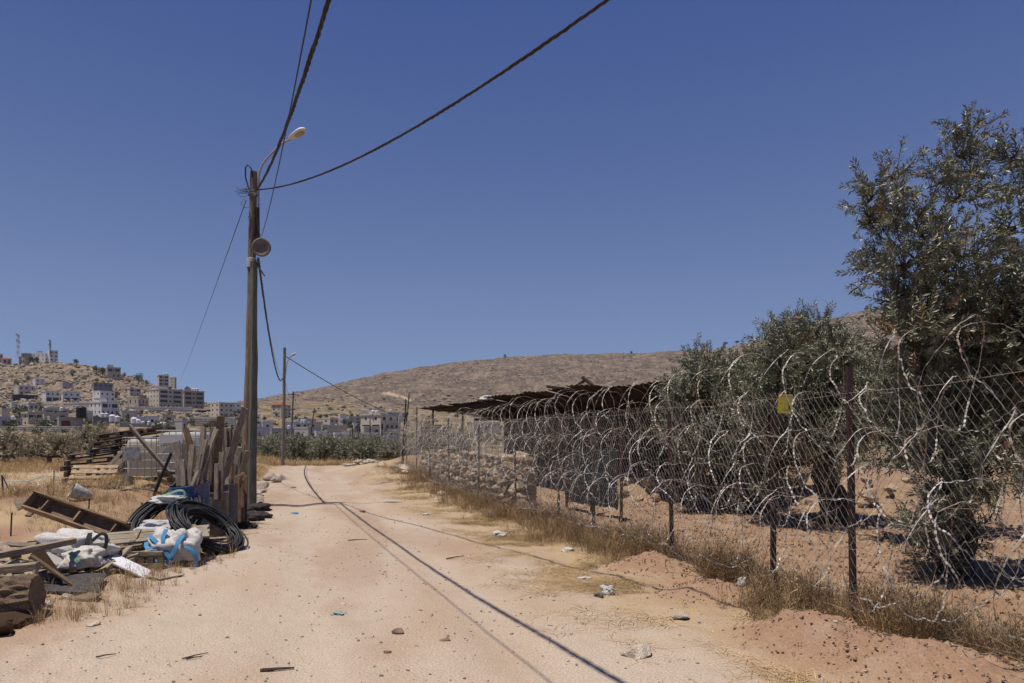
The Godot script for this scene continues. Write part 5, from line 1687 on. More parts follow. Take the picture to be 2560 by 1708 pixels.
func build_orchard() -> void:
	var green := Color(0.155, 0.162, 0.108)
	var a := blobs([[2425, 330, 36], [2390, 385, 40], [2430, 430, 48], [2350, 455, 34], [2400, 490, 44], [2240, 440, 30], [2185, 470, 34], [2170, 540, 36], [2245, 520, 38], [2290, 560, 42], [2215, 600, 44], [2190, 670, 40], [2260, 660, 50], [2340, 590, 46], [2240, 730, 50], [2400, 640, 62], [2540, 400, 48], [2570, 480, 50], [2540, 570, 46], [2330, 690, 60], [2480, 740, 90], [2330, 780, 85], [2270, 840, 70], [2420, 890, 105], [2560, 820, 110], [2300, 960, 85], [2530, 990, 115], [2400, 1050, 100], [2330, 1130, 70], [2370, 1220, 66], [2340, 1300, 60], [2400, 1350, 62], [2330, 1390, 46], [2470, 1180, 80], [2640, 640, 120], [2680, 900, 140], [2640, 1120, 120]], 7.9, 1.3, 0.86)
	olive("big olive tree with bright leafy shoots leaning over the razor wire", "olive trees of the orchard", on_ground(5.25, 8.1), a, 1300.0, 1.0, 0.15, green, 0.4)
	a = blobs([[1990, 850, 62], [2045, 830, 50], [1950, 890, 60], [2105, 890, 50], [2010, 920, 80], [2090, 960, 80], [1930, 960, 62], [2000, 1010, 80], [2150, 970, 60], [2090, 1050, 70], [1930, 1040, 66], [1880, 1000, 50], [1900, 1110, 60], [2160, 1060, 60], [2010, 1090, 60], [1870, 930, 50], [1960, 840, 40], [2070, 1130, 60], [1940, 1170, 50]], 13.2, 2.2, 0.98)
	olive("round topped olive tree with a thick dark trunk behind the yellow notice", "olive trees of the orchard", on_ground(6.25, 13.3), a, 800.0, 1.15, 0.24, green * 1.05, 0.5)
	a = blobs([[1760, 930, 46], [1730, 985, 46], [1800, 970, 56], [1770, 1040, 66], [1840, 1040, 60], [1720, 1060, 44], [1800, 1110, 66], [1780, 1180, 56], [1850, 1160, 50], [1830, 1230, 48], [1870, 1270, 44], [1700, 1000, 44], [1860, 960, 50], [1740, 1110, 50], [1690, 1080, 40], [1880, 1070, 54], [1900, 1210, 44]], 16.0, 2.2, 1.12)
	olive("drooping olive tree between the shed roof and the round olive", "olive trees of the orchard", on_ground(4.9, 16.2), a, 750.0, 1.2, 0.2, green * 1.05, 0.4)
	a = blobs([[2300, 920, 60], [2230, 960, 60], [2180, 1010, 60], [2260, 1030, 80], [2330, 980, 70], [2300, 1110, 70], [2220, 1110, 60], [2400, 940, 70], [2480, 1000, 80], [2560, 1080, 80], [2620, 1000, 90], [2260, 1000, 60]], 11.4, 2.0, 0.95)
	olive("dense olive tree hidden behind the big leaning one", "olive trees of the orchard", on_ground(7.6, 11.6), a, 700.0, 1.05, 0.2, green, 0.45)
	# small olives in the dry field
	var k := 0
	for q in [[15, 1185, 1075, 62, 34.0, "twisted small olive tree at the edge of the dry grass field"], [118, 1190, 1068, 58, 33.0, "forked small olive tree with a short dark trunk in dry grass"], [70, 1165, 1085, 44, 40.0, "grey green olive bush between the two small field olives"], [226, 1150, 1060, 50, 42.0, "upright olive tree behind the stepped pallets"], [292, 1130, 1070, 42, 44.0, "rounded olive tree peeping over the top pallet"], [170, 1165, 1090, 44, 40.0, "sparse olive bush beside the pallet stack"]]:
		var u: float = (q[0] - 1280.0) / 1707.0
		var d: float = q[4]
		var ls := []
		for j in 8: ls.append([q[0] + rng.randf_range(-0.95, 0.95) * q[3], lerpf(q[2], q[1], rng.randf_range(0.25, 0.66)), q[3] * rng.randf_range(0.32, 0.5)])
		ls.append([q[0], q[2] + q[3] * 0.55, q[3] * 0.42])
		olive(q[5], "small olives in the field", Vector3(u * d, land_h(u * d, d), -d), blobs(ls, d, 1.6), 85.0, 1.6, 0.13, Color(0.19, 0.165, 0.11), 0.5)
		k += 1
	# the grove that closes the end of the track
	for q in [[600, 58, 1098], [640, 62, 1092], [668, 55, 1104], [700, 66, 1097], [735, 60, 1101], [775, 64, 1097], [812, 57, 1096], [845, 62, 1100], [880, 66, 1094], [905, 58, 1102], [932, 60, 1094], [955, 64, 1110], [985, 56, 1118], [1015, 60, 1120], [560, 66, 1096], [1040, 66, 1115], [1090, 72, 1105], [1150, 70, 1100]]:
		var u: float = (q[0] - 1280.0) / 1707.0
		var d: float = q[1]
		var ls := []
		for j in 7: ls.append([q[0] + rng.randf_range(-26, 26), lerpf(q[2] + 14.0, 1142.0, rng.randf()), rng.randf_range(15, 23)])
		ls.append([q[0] + rng.randf_range(-9, 9), q[2] + 16.0, 18.0])
		olive("broad grey green olive tree in the grove at the end of the track", "olive grove at the end of the track", Vector3(u * d, land_h(u * d, d), -d), blobs(ls, d, 2.5), 170.0, 2.0, 0.16, Color(0.2, 0.2, 0.135), 0.4, "grove_olive")

# ------------------------------------------------------------------ drums full of planks
func px(x: float, y: float, d: float) -> Vector3:
	return pt((x - 1280.0) / 1707.0, (1105.0 - y) / 1707.0, d)
func stand(called: String, label: String, category: String, group: String, a: Vector3, b: Vector3, w: float, th: float, col: Color, roll := 0.0) -> void:
	var o := wood_plank(called, label, category, group, a, b, w, th, col)
	o.transform = upright(a, b, roll)
func wood_plank(called: String, label: String, category: String, group: String, a: Vector3, b: Vector3, w: float, th: float, col: Color, roll := 0.0) -> MeshInstance3D:
	var m := MB.new()
	m.col = col * rng.randf_range(0.88, 1.12)
	m.plank(Transform3D(), Vector3(a.distance_to(b), th, w), rng, 0.012)
	var o := obj(called, m.mesh(), M.wood)
	o.transform = along(a, b, roll)
	tag(o, label, category, group)
	return o
func drum(label: String, at: Vector3, r: float, h: float, col: Color, dirt: Color, cut := 0.0) -> void:
	var b := MB.new()
	var prof := [[r * 0.3, 0.012], [r * 0.93, 0.0], [r, 0.04], [r * 1.0, h * 0.3], [r * 1.025, h * 0.33], [r * 1.0, h * 0.36], [r * 1.0, h * 0.64], [r * 1.025, h * 0.67], [r * 1.0, h * 0.7], [r * 0.99, h * 0.9], [r * 0.97, h * 0.97], [r * 1.0, h * 0.985], [r * 1.0, h], [r * 0.94, h], [r * 0.93, h * 0.6], [r * 0.93, 0.05], [0.0, 0.05]]
	var seg := 36
	for q in prof:
		for j in seg:
			var a := TAU * j / seg
			var y: float = q[1]
			if y > h * 0.6: y += cut * cos(a - 2.4) * (y - h * 0.6)
			var d := clampf(0.5 + 1.6 * nz.get_noise_2d(j * 3.0 + at.x * 50.0, y * 60.0) + 0.6 * nf.get_noise_2d(j * 9.0, y * 90.0), 0.0, 1.0)
			b.col = col.lerp(dirt, d * 0.75)
			b.add(Vector3(cos(a) * q[0], y, sin(a) * q[0]))
	for i in prof.size() - 1:
		for j in seg:
			var a := i * seg + j
			var c := i * seg + (j + 1) % seg
			b.ix.append_array(PackedInt32Array([a, c, a + seg, c, c + seg, a + seg]))
	var o := obj("drum", b.mesh(true), M.dirty_plastic)
	o.position = at
	o.rotation = Vector3(rng.randf_range(-0.03, 0.03), rng.randf() * 6.0, rng.randf_range(-0.04, 0.04))
	tag(o, label, "drum", "plastic drums holding planks")
func build_drums() -> void:
	var blue := Color(0.05, 0.15, 0.46)
	drum("open blue plastic drum with scuffed dusty side, nearest the pipe coils", on_ground(-5.2, 11.0), 0.3, 0.93, blue, Color(0.3, 0.27, 0.25), 0.12)
	drum("dirty white drum standing between the blue and the grey drum", on_ground(-5.2, 11.75), 0.285, 0.76, Color(0.4, 0.37, 0.33), Color(0.17, 0.13, 0.1))
	drum("faded grey blue drum beside the dirty white drum", on_ground(-5.3, 12.45), 0.28, 0.84, Color(0.17, 0.19, 0.24), Color(0.24, 0.21, 0.18))
	drum("dusty blue drum half hidden behind brown boards next to the pole", on_ground(-5.52, 13.2), 0.285, 0.9, blue, Color(0.26, 0.22, 0.19))
	var wood := Color(0.5, 0.415, 0.335)
	var tan_ := Color(0.5, 0.36, 0.22)
	var dark := Color(0.29, 0.215, 0.155)
	# top x, top y, foot x, foot y, width, distance, tone
	for q in [[441, 1104, 449, 1215, 14, 10.9, 0], [461, 1112, 470, 1215, 12, 11.0, 1], [463, 1071, 505, 1215, 13, 11.15, 3], [482, 1112, 472, 1215, 14, 10.85, 0], [508, 1068, 499, 1215, 14, 11.2, 0], [514, 1100, 490, 1215, 10, 11.0, 0], [533, 1069, 508, 1215, 9, 11.2, 0], [541, 1073, 490, 1215, 12, 11.05, 0], [500, 1134, 484, 1215, 10, 10.85, 1], [498, 1173, 480, 1215, 9, 10.8, 0], [470, 1170, 465, 1215, 12, 10.85, 1], [456, 1150, 459, 1215, 10, 10.8, 0],
		[552, 1041, 534, 1250, 17, 11.7, 2], [555, 1130, 549, 1250, 13, 11.6, 0], [531, 1051, 531, 1250, 12, 11.95, 2], [526, 1134, 527, 1250, 10, 11.7, 2], [541, 1160, 540, 1250, 10, 11.55, 0], [516, 1180, 520, 1250, 10, 11.6, 0],
		[573, 1069, 571, 1240, 11, 12.6, 1], [560, 1071, 560, 1240, 8, 12.6, 0], [565, 1071, 566, 1240, 7, 12.5, 1], [612, 1021, 548, 1240, 14, 12.35, 4], [577, 1150, 572, 1240, 10, 12.4, 3], [568, 1193, 567, 1240, 10, 12.3, 0], [584, 1075, 578, 1240, 8, 12.6, 0], [570, 1120, 570, 1240, 12, 12.45, 0], [556, 1100, 557, 1240, 9, 12.55, 1],
		[608, 1108, 596, 1240, 9, 13.3, 0], [598, 1118, 588, 1240, 10, 13.2, 0], [620, 1128, 586, 1240, 12, 13.1, 0], [592, 1142, 584, 1240, 8, 13.1, 5], [604, 1130, 592, 1240, 8, 13.25, 1], [586, 1160, 582, 1240, 9, 13.1, 1]]:
		var d: float = q[5]
		var tone: int = q[6]
		var a := px(q[2], q[3], d - 0.04)
		a.y = maxf(a.y, 0.07)
		var col: Color = [wood, wood * 0.82, dark, tan_ * 0.8, wood, Color(0.5, 0.45, 0.38)][tone]
		var lab := "weathered plank end standing upright in the row of drums"
		if tone == 2: lab = "dark brown plank standing upright in the dirty white drum"
		elif tone == 3: lab = "orange brown board sticking out among the grey planks"
		elif tone == 4: lab = "longest plank, leaning out of the drums towards the wooden pole"
		elif tone == 5: lab = "pale barkless pole standing in the dusty blue drum"
		stand("plank", lab, "plank", "planks standing in the drums", a, px(q[0], q[1], d + rng.randf_range(-0.05, 0.05)), q[4] * d / 1707.0 * 1.12, rng.randf_range(0.022, 0.04), col, rng.randf_range(-0.45, 0.45))
	# brown boards leaning on the last drum
	for q in [[590, 1196, 592, 1322, 18, 12.85], [602, 1203, 604, 1318, 14, 13.0], [614, 1190, 612, 1310, 10, 13.4]]:
		stand("board", "reddish brown board leaning upright against the dusty blue drum", "board", "boards beside the last drum", px(q[2], q[3], q[5]) , px(q[0], q[1], q[5] + 0.1), q[4] * q[5] / 1707.0, 0.03, Color(0.36, 0.235, 0.15))
	wood_plank("board", "pale plank nailed across the brown boards in a peak", "board", "boards beside the last drum", px(583, 1197, 12.8), px(609, 1183, 12.8), 0.05, 0.025, Color(0.4, 0.3, 0.2), 1.4)
	# rubbish at the foot of the pole
	for q in [[640, 1268, 15.8, 0.3, 0.07], [622, 1305, 13.9, 0.24, 0.08], [650, 1300, 14.4, 0.2, 0.05], [615, 1330, 12.6, 0.16, 0.05]]:
		var o := lump(Vector3(q[3], q[4] + 0.04, q[3] * 0.6), Color(0.05, 0.045, 0.045), 300 + int(q[0]), 0.5)
		o.name = numbered("rag")
		o.position = px(q[0], q[1], q[2])
		o.position.y = near_h(o.position.x, q[2]) + q[4] * 0.6
		tag(o, "dark crumpled rag on the ground at the foot of the pole", "rag", "rags at the foot of the pole")

# ------------------------------------------------------------------ pallets, tanks and pipes on the bank
func make_pallet() -> Node3D:
	var p := thing("pallet", "", "pallet")
	var slat := MB.new()
	slat.plank(Transform3D(), Vector3(1.2, 0.022, 0.1), rng, 0.01)
	var sm := slat.mesh()
	var cross := MB.new()
	cross.plank(Transform3D(), Vector3(0.8, 0.022, 0.1), rng, 0.01)
	var cm := cross.mesh()
	var block := MB.new()
	block.box(Transform3D(), Vector3(0.1, 0.078, 0.12))
	var bm := block.mesh()
	for k in 5:
		var o := obj("slat", sm, M.wood, p)
		o.position = Vector3(0, 0.133, -0.35 + 0.175 * k)
	for k in 3:
		var o := obj("crossbar", cm, M.wood, p)
		o.transform = Transform3D(Basis(Vector3.UP, PI / 2), Vector3(-0.55 + 0.55 * k, 0.111, 0))
		var s := obj("bottom_slat", sm, M.wood, p)
		s.position = Vector3(0, 0.011, -0.35 + 0.35 * k)
		for j in 3:
			var c := obj("block", bm, M.wood, p)
			c.position = Vector3(-0.55 + 0.55 * k, 0.061, -0.35 + 0.35 * j)
	return p
func build_yard() -> void:
	var first := make_pallet()
	var wood_g := tinted(Color(0.34, 0.275, 0.215), "wood", "wood_old")
	var wood_t := tinted(Color(0.8, 0.6, 0.41), "wood", "wood_fresh")
	var wood_d := tinted(Color(0.24, 0.185, 0.145), "wood", "wood_dark")
	var wood_b := tinted(Color(0.27, 0.3, 0.32), "wood", "wood_blue")
	var used := false
	for q in [[-13.05, 0.3, 20.5, 0.0, 0.35, 0.0, 0], [-13.0, 0.45, 20.5, 0.0, 0.3, 0.02, 0], [-12.95, 0.6, 20.45, 0.0, 0.42, 0.0, 1], [-13.0, 0.75, 20.4, 0.0, 0.35, 0.03, 0], [-12.9, 0.91, 20.35, 0.02, 0.5, 0.08, 0], [-12.75, 1.08, 20.3, 0.04, 0.45, 0.14, 1],
		[-12.2, 1.2, 20.4, 0.0, 0.25, 0.17, 2], [-12.1, 1.37, 20.4, 0.0, 0.3, 0.19, 0], [-11.95, 1.55, 20.45, 0.0, 0.2, 0.17, 1], [-11.2, 1.62, 20.6, 0.0, 0.15, 0.16, 0], [-11.4, 1.4, 20.7, 0.0, 0.2, 0.17, 1], [-11.3, 1.2, 20.7, 0.0, 0.3, 0.2, 1], [-11.2, 1.0, 20.7, 0.0, 0.25, 0.12, 1], [-11.1, 0.82, 20.8, 0.0, 0.25, 0.1, 1],
		[-11.55, 0.78, 20.0, 0.9, 0.5, 0.75, 0], [-11.3, 1.0, 19.8, 0.7, 0.9, 0.85, 0], [-11.1, 0.7, 19.5, 0.8, 0.2, 0.7, 1], [-11.75, 0.55, 19.6, 1.0, -0.6, 0.3, 1], [-12.4, 0.62, 20.9, 0.0, 0.3, 0.05, 1], [-12.2, 0.8, 20.9, 0.0, 0.3, 0.08, 1], [-11.9, 0.98, 20.9, 0.0, 0.3, 0.1, 1], [-12.3, 0.44, 20.9, 0.0, 0.3, 0.02, 1], [-12.3, 0.28, 20.9, 0.0, 0.3, 0.02, 1]]:
		var o: Node3D = first if not used else copy(first, "pallet")
		used = true
		o.transform = Transform3D(Basis(Vector3.UP, q[4]) * Basis(Vector3.BACK, q[5]) * Basis(Vector3.RIGHT, q[3]), Vector3(q[0] + 0.3, (q[1] - 0.3) * 1.24 + near_h(-13.0, 20.4) + 0.02, -q[2]))
		for c in o.get_children(): c.material_override = [wood_g, wood_d, wood_b][q[6]]
		if q[6] == 2: tag(o, "grey blue painted pallet in the sloping pile", "pallet", "pile of pallets")
		elif q[3] > 0.5: tag(o, "broken pallet tipped on edge against the pallet pile", "pallet", "pile of pallets")
		else: tag(o, "old grey pallet lying in the stepped pile on the bank", "pallet", "pile of pallets")
	var o := copy(first, "pallet", "fresh tan pallet leaning in front of the pile", "pile of pallets")
	o.transform = Transform3D(Basis(Vector3.UP, 0.12) * Basis(Vector3.RIGHT, 0.95), Vector3(-11.75, 0.36 + near_h(-11.8, 19.2), -19.2))
	for c in o.get_children(): c.material_override = wood_t
	ibc("caged white water tank with a grey plate beside the pallets", Vector3(-9.45, 0.55, -18.0), 0.22, true)
	ibc("caged tank wrapped in pale sheeting behind the planks", Vector3(-8.15, 0.72, -17.3), -0.06, false)
	wood_plank("beam", "long grey beam propped diagonally in front of the caged tanks", "beam", "", px(438, 1198, 15.0), px(325, 1066, 15.6), 0.14, 0.05, Color(0.28, 0.25, 0.225), 1.1)
	wood_plank("stick", "pale thin batten leaning against the rim of the blue drum", "stick", "", px(401, 1242, 11.4), px(442, 1204, 11.0), 0.035, 0.025, Color(0.45, 0.4, 0.34))
	var b := MB.new()
	b.col = Color(0.02, 0.02, 0.022)
	b.tube(PackedVector3Array([px(384, 1240, 14.8), px(405, 1186, 14.9), px(428, 1133, 15.0)]), 0.035, 8)
	tag(obj("black_stake", b.mesh(true), M.rubber), "black plastic stake stuck slanting in the bank", "stake")
	# the mouth of a fat black pipe
	b = MB.new()
	b.col = Color(0.035, 0.034, 0.034)
	var prof := []
	for k in 14: prof.append(Vector2(0.145 if k % 2 else 0.13, k * 0.045))
	for k in 14: prof.append(Vector2(0.118, 0.6 - k * 0.043))
	var pipe := obj("pipe_stub", (func(): b.lathe(Transform3D(), prof, 24); return b.mesh()).call(), M.rubber)
	pipe.transform = Transform3D(rot(-1.25, 0, 0.35), px(310, 1225, 15.6))
	tag(pipe, "short fat corrugated black pipe lying open on the bank", "pipe")
	for q in [[330, 1245, 408, 1222, 15.0, 0.022, 0.2], [355, 1225, 392, 1214, 15.6, 0.035, 0.05], [375, 1212, 400, 1206, 16.0, 0.035, 0.04], [300, 1258, 345, 1240, 14.4, 0.018, 0.2]]:
		b = MB.new()
		b.col = Color(q[6], q[6] * 0.98, q[6] * 0.95)
		var p0 := px(q[0], q[1], q[4])
		var p1 := px(q[2], q[3], q[4] + 0.6)
		p0.y = near_h(p0.x, -p0.z) + q[5]
		p1.y = near_h(p1.x, -p1.z) + q[5]
		b.tube(PackedVector3Array([p0, (p0 + p1) * 0.5 + Vector3.UP * 0.03, p1]), q[5], 8)
		tag(obj("pipe", b.mesh(true), M.rubber), "grey hose pipe lying across the bank" if q[6] > 0.1 else "black pipe offcut lying below the caged tank", "pipe", "pipes on the bank")
	# dried brushwood
	for q in [[268, 1268, 300, 1205, 14.6, 26], [215, 1272, 255, 1225, 14.8, 12]]:
		b = MB.new()
		for k in q[5]:
			b.col = Color(0.42, 0.33, 0.22) * rng.randf_range(0.6, 1.15)
			var p0 := px(q[0] + rng.randf_range(-25, 25), q[1] + rng.randf_range(-10, 10), q[4])
			var p1 := px(q[2] + rng.randf_range(-14, 14), q[3] + rng.randf_range(-8, 14), q[4] + 0.5)
			p0.y = near_h(p0.x, -p0.z) + 0.03
			b.tube(PackedVector3Array([p0, (p0 + p1) * 0.5 + Vector3(0, rng.randf_range(-0.03, 0.08), 0), p1]), [0.012, 0.008, 0.004], 4, false)
		tag(obj("brushwood", b.mesh(), M.bark), "bundle of pale dry branches on the bank" if q[5] > 20 else "few pale dry sticks near the white bucket", "branches")
	# white bucket on its side
	var bucket := thing("bucket", "muddy white plastic bucket lying tipped on the bank", "bucket", px(200, 1262, 13.4))
	bucket.position.y = near_h(bucket.position.x, 13.4) + 0.13
	bucket.rotation = Vector3(0.5, 0.4, 1.0)
	b = MB.new()
	b.col = Color(0.78, 0.76, 0.72)
	b.lathe(Transform3D(Basis(), Vector3(0, -0.16, 0)), [Vector2(0, 0), Vector2(0.11, 0), Vector2(0.14, 0.22), Vector2(0.148, 0.28), Vector2(0.148, 0.32), Vector2(0.136, 0.32), Vector2(0.1, 0.02)], 22)
	obj("body", b.mesh(true), M.dirty_plastic, bucket)
	b = MB.new()
	b.col = Color(0.2, 0.2, 0.2)
	b.tube(PackedVector3Array([Vector3(-0.15, 0.13, 0), Vector3(-0.1, 0.16, 0.14), Vector3(0.0, 0.17, 0.19), Vector3(0.1, 0.16, 0.14), Vector3(0.15, 0.13, 0)]), 0.003, 4)
	obj("handle", b.mesh(), M.steel, bucket)
	# old wire and stakes at the edge of the field
	var st := thing("braced_stake", "dark angle iron stake with a slanting brace in the dry grass", "post", px(9, 1263, 16.0))
	st.position.y = near_h(st.position.x, 16.0)
	b = MB.new()
	b.col = Color(0.06, 0.058, 0.06)
	b.tube(PackedVector3Array([Vector3(0, -0.1, 0), Vector3(-0.04, 0.68, 0)]), 0.018, 5)
	obj("stake", b.mesh(), M.rust, st)
	b = MB.new()
	b.col = Color(0.1, 0.1, 0.11)
	b.tube(PackedVector3Array([Vector3(0.36, 0.02, 0.1), Vector3(-0.03, 0.66, 0)]), 0.016, 5)
	obj("brace", b.mesh(), M.rust, st)
	for q in [[133, 1225, 1165, 17.0], [220, 1294, 1245, 12.0], [26, 1340, 1288, 11.0], [352, 1258, 1238, 13.0]]:
		b = MB.new()
		b.col = Color(0.07, 0.06, 0.055)
		var p0 := px(q[0], q[1], q[3])
		p0.y = near_h(p0.x, q[3]) - 0.05
		b.tube(PackedVector3Array([p0, p0 + Vector3(0.02, (q[1] - q[2]) * q[3] / 1707.0 + 0.1, 0)]), 0.012, 5)
		tag(obj("thin_stake", b.mesh(), M.rust), "thin dark iron rod stuck upright in the bank", "stake", "iron rods in the bank")
	b = MB.new()
	var strand := PackedVector3Array()
	for k in 60:
		var f := k / 59.0
		var p := px(lerpf(-40, 152, f), lerpf(1214, 1188, f) + 3.0 * sin(f * 14.0), 17.0)
		strand.append(p)
		b.col = Color(0.5, 0.53, 0.55)
		b.quad(p, p + Vector3(0.03, 0.012, 0), p + Vector3(0.045, -0.01, 0.01), p + Vector3(0.01, -0.018, 0))
	b.tube(strand, 0.006, 4)
	for k in 5:
		var lp := PackedVector3Array()
		var c := strand[30 + k * 6] - Vector3.UP * 0.1
		for j in 15: lp.append(c + Vector3(0.13 * cos(j * 0.44), 0.12 * sin(j * 0.44), 0.02 * j))
		b.tube(lp, 0.006, 4)
	tag(obj("barbed_strand", b.mesh(), M.steel), "slack strand of old razor wire strung across the dry grass", "razor wire")
func ibc(label: String, at: Vector3, turn: float, plate: bool) -> void:
	var t := thing("caged_tank", label, "tank", at, turn, "caged water tanks")
	var b := MB.new()
	b.col = Color(0.74, 0.72, 0.66) if plate else Color(0.68, 0.69, 0.71)
	var w := 0.54
	var dpt := 0.48
	var n := 36
	var lv := [[0.0, 0.9], [0.03, 0.97], [0.12, 1.0], [0.5, 1.012], [0.88, 1.0], [0.95, 0.97], [0.985, 0.88], [1.0, 0.3], [1.0, 0.0]]
	for l in lv:
		for j in n:
			var a := TAU * j / n
			var cx := signf(cos(a)) * pow(absf(cos(a)), 0.3)
			var cz := signf(sin(a)) * pow(absf(sin(a)), 0.3)
			b.add(Vector3(cx * w * l[1], 0.15 + l[0] * 0.98, cz * dpt * l[1]))
	for i in lv.size() - 1:
		for j in n:
			var a := i * n + j
			var c := i * n + (j + 1) % n
			b.ix.append_array(PackedInt32Array([a, c, a + n, c, c + n, a + n]))
	obj("tank", b.mesh(true), M.hdpe, t)
	b = MB.new()
	b.col = Color(0.03, 0.1, 0.35)
	b.lathe(Transform3D(Basis(), Vector3(0, 1.12, 0.1)), [Vector2(0.12, 0), Vector2(0.12, 0.05), Vector2(0.11, 0.06), Vector2(0, 0.06)], 18)
	obj("lid", b.mesh(), M.plastic, t)
	b = MB.new()
	b.col = Color(0.36, 0.36, 0.36)
	var x := 0.58
	var z := 0.52
	for y in [0.16, 0.37, 0.58, 0.79, 0.98, 1.16]:
		b.tube(PackedVector3Array([Vector3(-x, y, -z), Vector3(-x, y, z), Vector3(x, y, z), Vector3(x, y, -z), Vector3(-x, y, -z)]), 0.011, 5, false)
	for k in 8:
		var f := -x + 2.0 * x * k / 7.0
		b.tube(PackedVector3Array([Vector3(f, 0.12, z), Vector3(f, 1.16, z)]), 0.01, 5)
		b.tube(PackedVector3Array([Vector3(f, 0.12, -z), Vector3(f, 1.16, -z)]), 0.01, 5)
	for k in 6:
		var f := -z + 2.0 * z * k / 5.0
		b.tube(PackedVector3Array([Vector3(x, 0.12, f), Vector3(x, 1.16, f)]), 0.01, 5)
		b.tube(PackedVector3Array([Vector3(-x, 0.12, f), Vector3(-x, 1.16, f)]), 0.01, 5)
	obj("cage", b.mesh(true), M.steel, t)
	for k in 3:
		b = MB.new()
		b.col = Color(0.24, 0.19, 0.14)
		b.box(Transform3D(Basis(), Vector3(-0.5 + 0.5 * k, 0.06, 0)), Vector3(0.12, 0.12, 1.0))
		obj("skid", b.mesh(), M.wood, t)
	b = MB.new()
	if plate:
		b.col = Color(0.42, 0.44, 0.48)
		b.box(Transform3D(Basis(), Vector3(-0.36, 0.74, 0.535)), Vector3(0.36, 0.34, 0.006))
		obj("plate", b.mesh(), M.sheet, t)
	else:
		b.col = Color(0.68, 0.7, 0.74)
		b.box(Transform3D(rot(0.02, 0, 0), Vector3(-0.2, 0.95, 0.535)), Vector3(0.6, 0.2, 0.006))
		obj("sheeting", b.mesh(), M.cloth, t)

# ------------------------------------------------------------------ the heap of boards, bags and coils
func ribbon(parent: Node3D, called: String, pts: Array, w: float, col: Color) -> void:
	var c := Curve3D.new()
	for i in pts.size():
		var tn: Vector3 = (pts[mini(i + 1, pts.size() - 1)] - pts[maxi(i - 1, 0)]) * 0.22
		c.add_point(pts[i], -tn, tn)
	var bp := c.tessellate(4, 4.0)
	var b := MB.new()
	b.col = col
	for i in bp.size():
		var t := (bp[mini(i + 1, bp.size() - 1)] - bp[maxi(i - 1, 0)]).normalized()
		var s := t.cross(Vector3(0.3, 0.5, 0.8)).normalized() * w * 0.5
		var nn := s.cross(t).normalized() * 0.002
		for q in [s + nn, s - nn, -s - nn, -s + nn]: b.add(bp[i] + q)
		if i > 0:
			var k := i * 4
			for j in 4: b.ix.append_array(PackedInt32Array([k - 4 + j, k + j, k - 4 + (j + 1) % 4, k - 4 + (j + 1) % 4, k + j, k + (j + 1) % 4]))
	obj(called, b.mesh(true), M.cloth, parent)
func pipe_coil(label: String, at: Vector3, normal: Vector3, r_in: float, r_out: float, h: float, turns: int, pr: float, sd: int) -> void:
	var r := RandomNumberGenerator.new()
	r.seed = sd
	var t := thing("pipe_coil", label, "pipe coil", at, 0.0, "coils of black pipe")
	var y := normal.normalized()
	var x := y.cross(Vector3(0.2, 0.1, 1)).normalized()
	var z := x.cross(y)
	for k in turns:
		var b := MB.new()
		var g := r.randf_range(0.7, 1.6)
		b.col = Color(0.028, 0.029, 0.032) * g
		var rad := lerpf(r_in, r_out, pow(r.randf(), 0.8))
		var yy := r.randf_range(-h, h)
		var ex := Vector2(r.randf_range(-0.03, 0.03), r.randf_range(-0.03, 0.03))
		var ph := r.randf() * TAU
		var wob := r.randf_range(0.004, 0.022)
		var pts := PackedVector3Array()
		for j in 53:
			var a := TAU * j / 52.0
			var q := rad + wob * sin(2.0 * a + ph)
			pts.append(x * (cos(a) * q + ex.x) + z * (sin(a) * q + ex.y) + y * (yy + wob * 1.2 * sin(a * 3.0 + ph)))
		b.tube(pts, pr, 6, false)
		obj("pipe_loop", b.mesh(true), M.rubber, t)
	for k in 3:
		var a := 0.8 + k * 2.1
		var b := MB.new()
		b.col = Color(0.05, 0.05, 0.05)
		var c := (x * cos(a) + z * sin(a))
		var m := c * (r_in + r_out) * 0.5
		var ring := PackedVector3Array()
		for j in 17: ring.append(m + c * cos(TAU * j / 16.0) * (r_out - r_in) * 0.62 + y * sin(TAU * j / 16.0) * (h + 0.03))
		b.tube(ring, 0.006, 4, false)
		obj("tie", b.mesh(), M.rubber, t)
func slab(called: String, label: String, cat: String, c: Array, th: float, col: Color, m: Material, group := "") -> MeshInstance3D:   # a flat board through four corners
	var b := MB.new()
	b.col = col
	var o: Vector3 = (c[0] + c[1] + c[2] + c[3]) * 0.25
	var n: Vector3 = (c[1] - c[0]).cross(c[3] - c[0]).normalized() * th
	var e := []
	for k in 4: e.append(c[k] - o)
	b.quad(e[0], e[1], e[2], e[3])
	b.quad(e[0] + n, e[3] + n, e[2] + n, e[1] + n)
	for k in 4: b.quad(e[k], e[k] + n, e[(k + 1) % 4] + n, e[(k + 1) % 4])
	var s := obj(called, b.mesh(), m)
	s.position = o
	tag(s, label, cat, group)
	return s
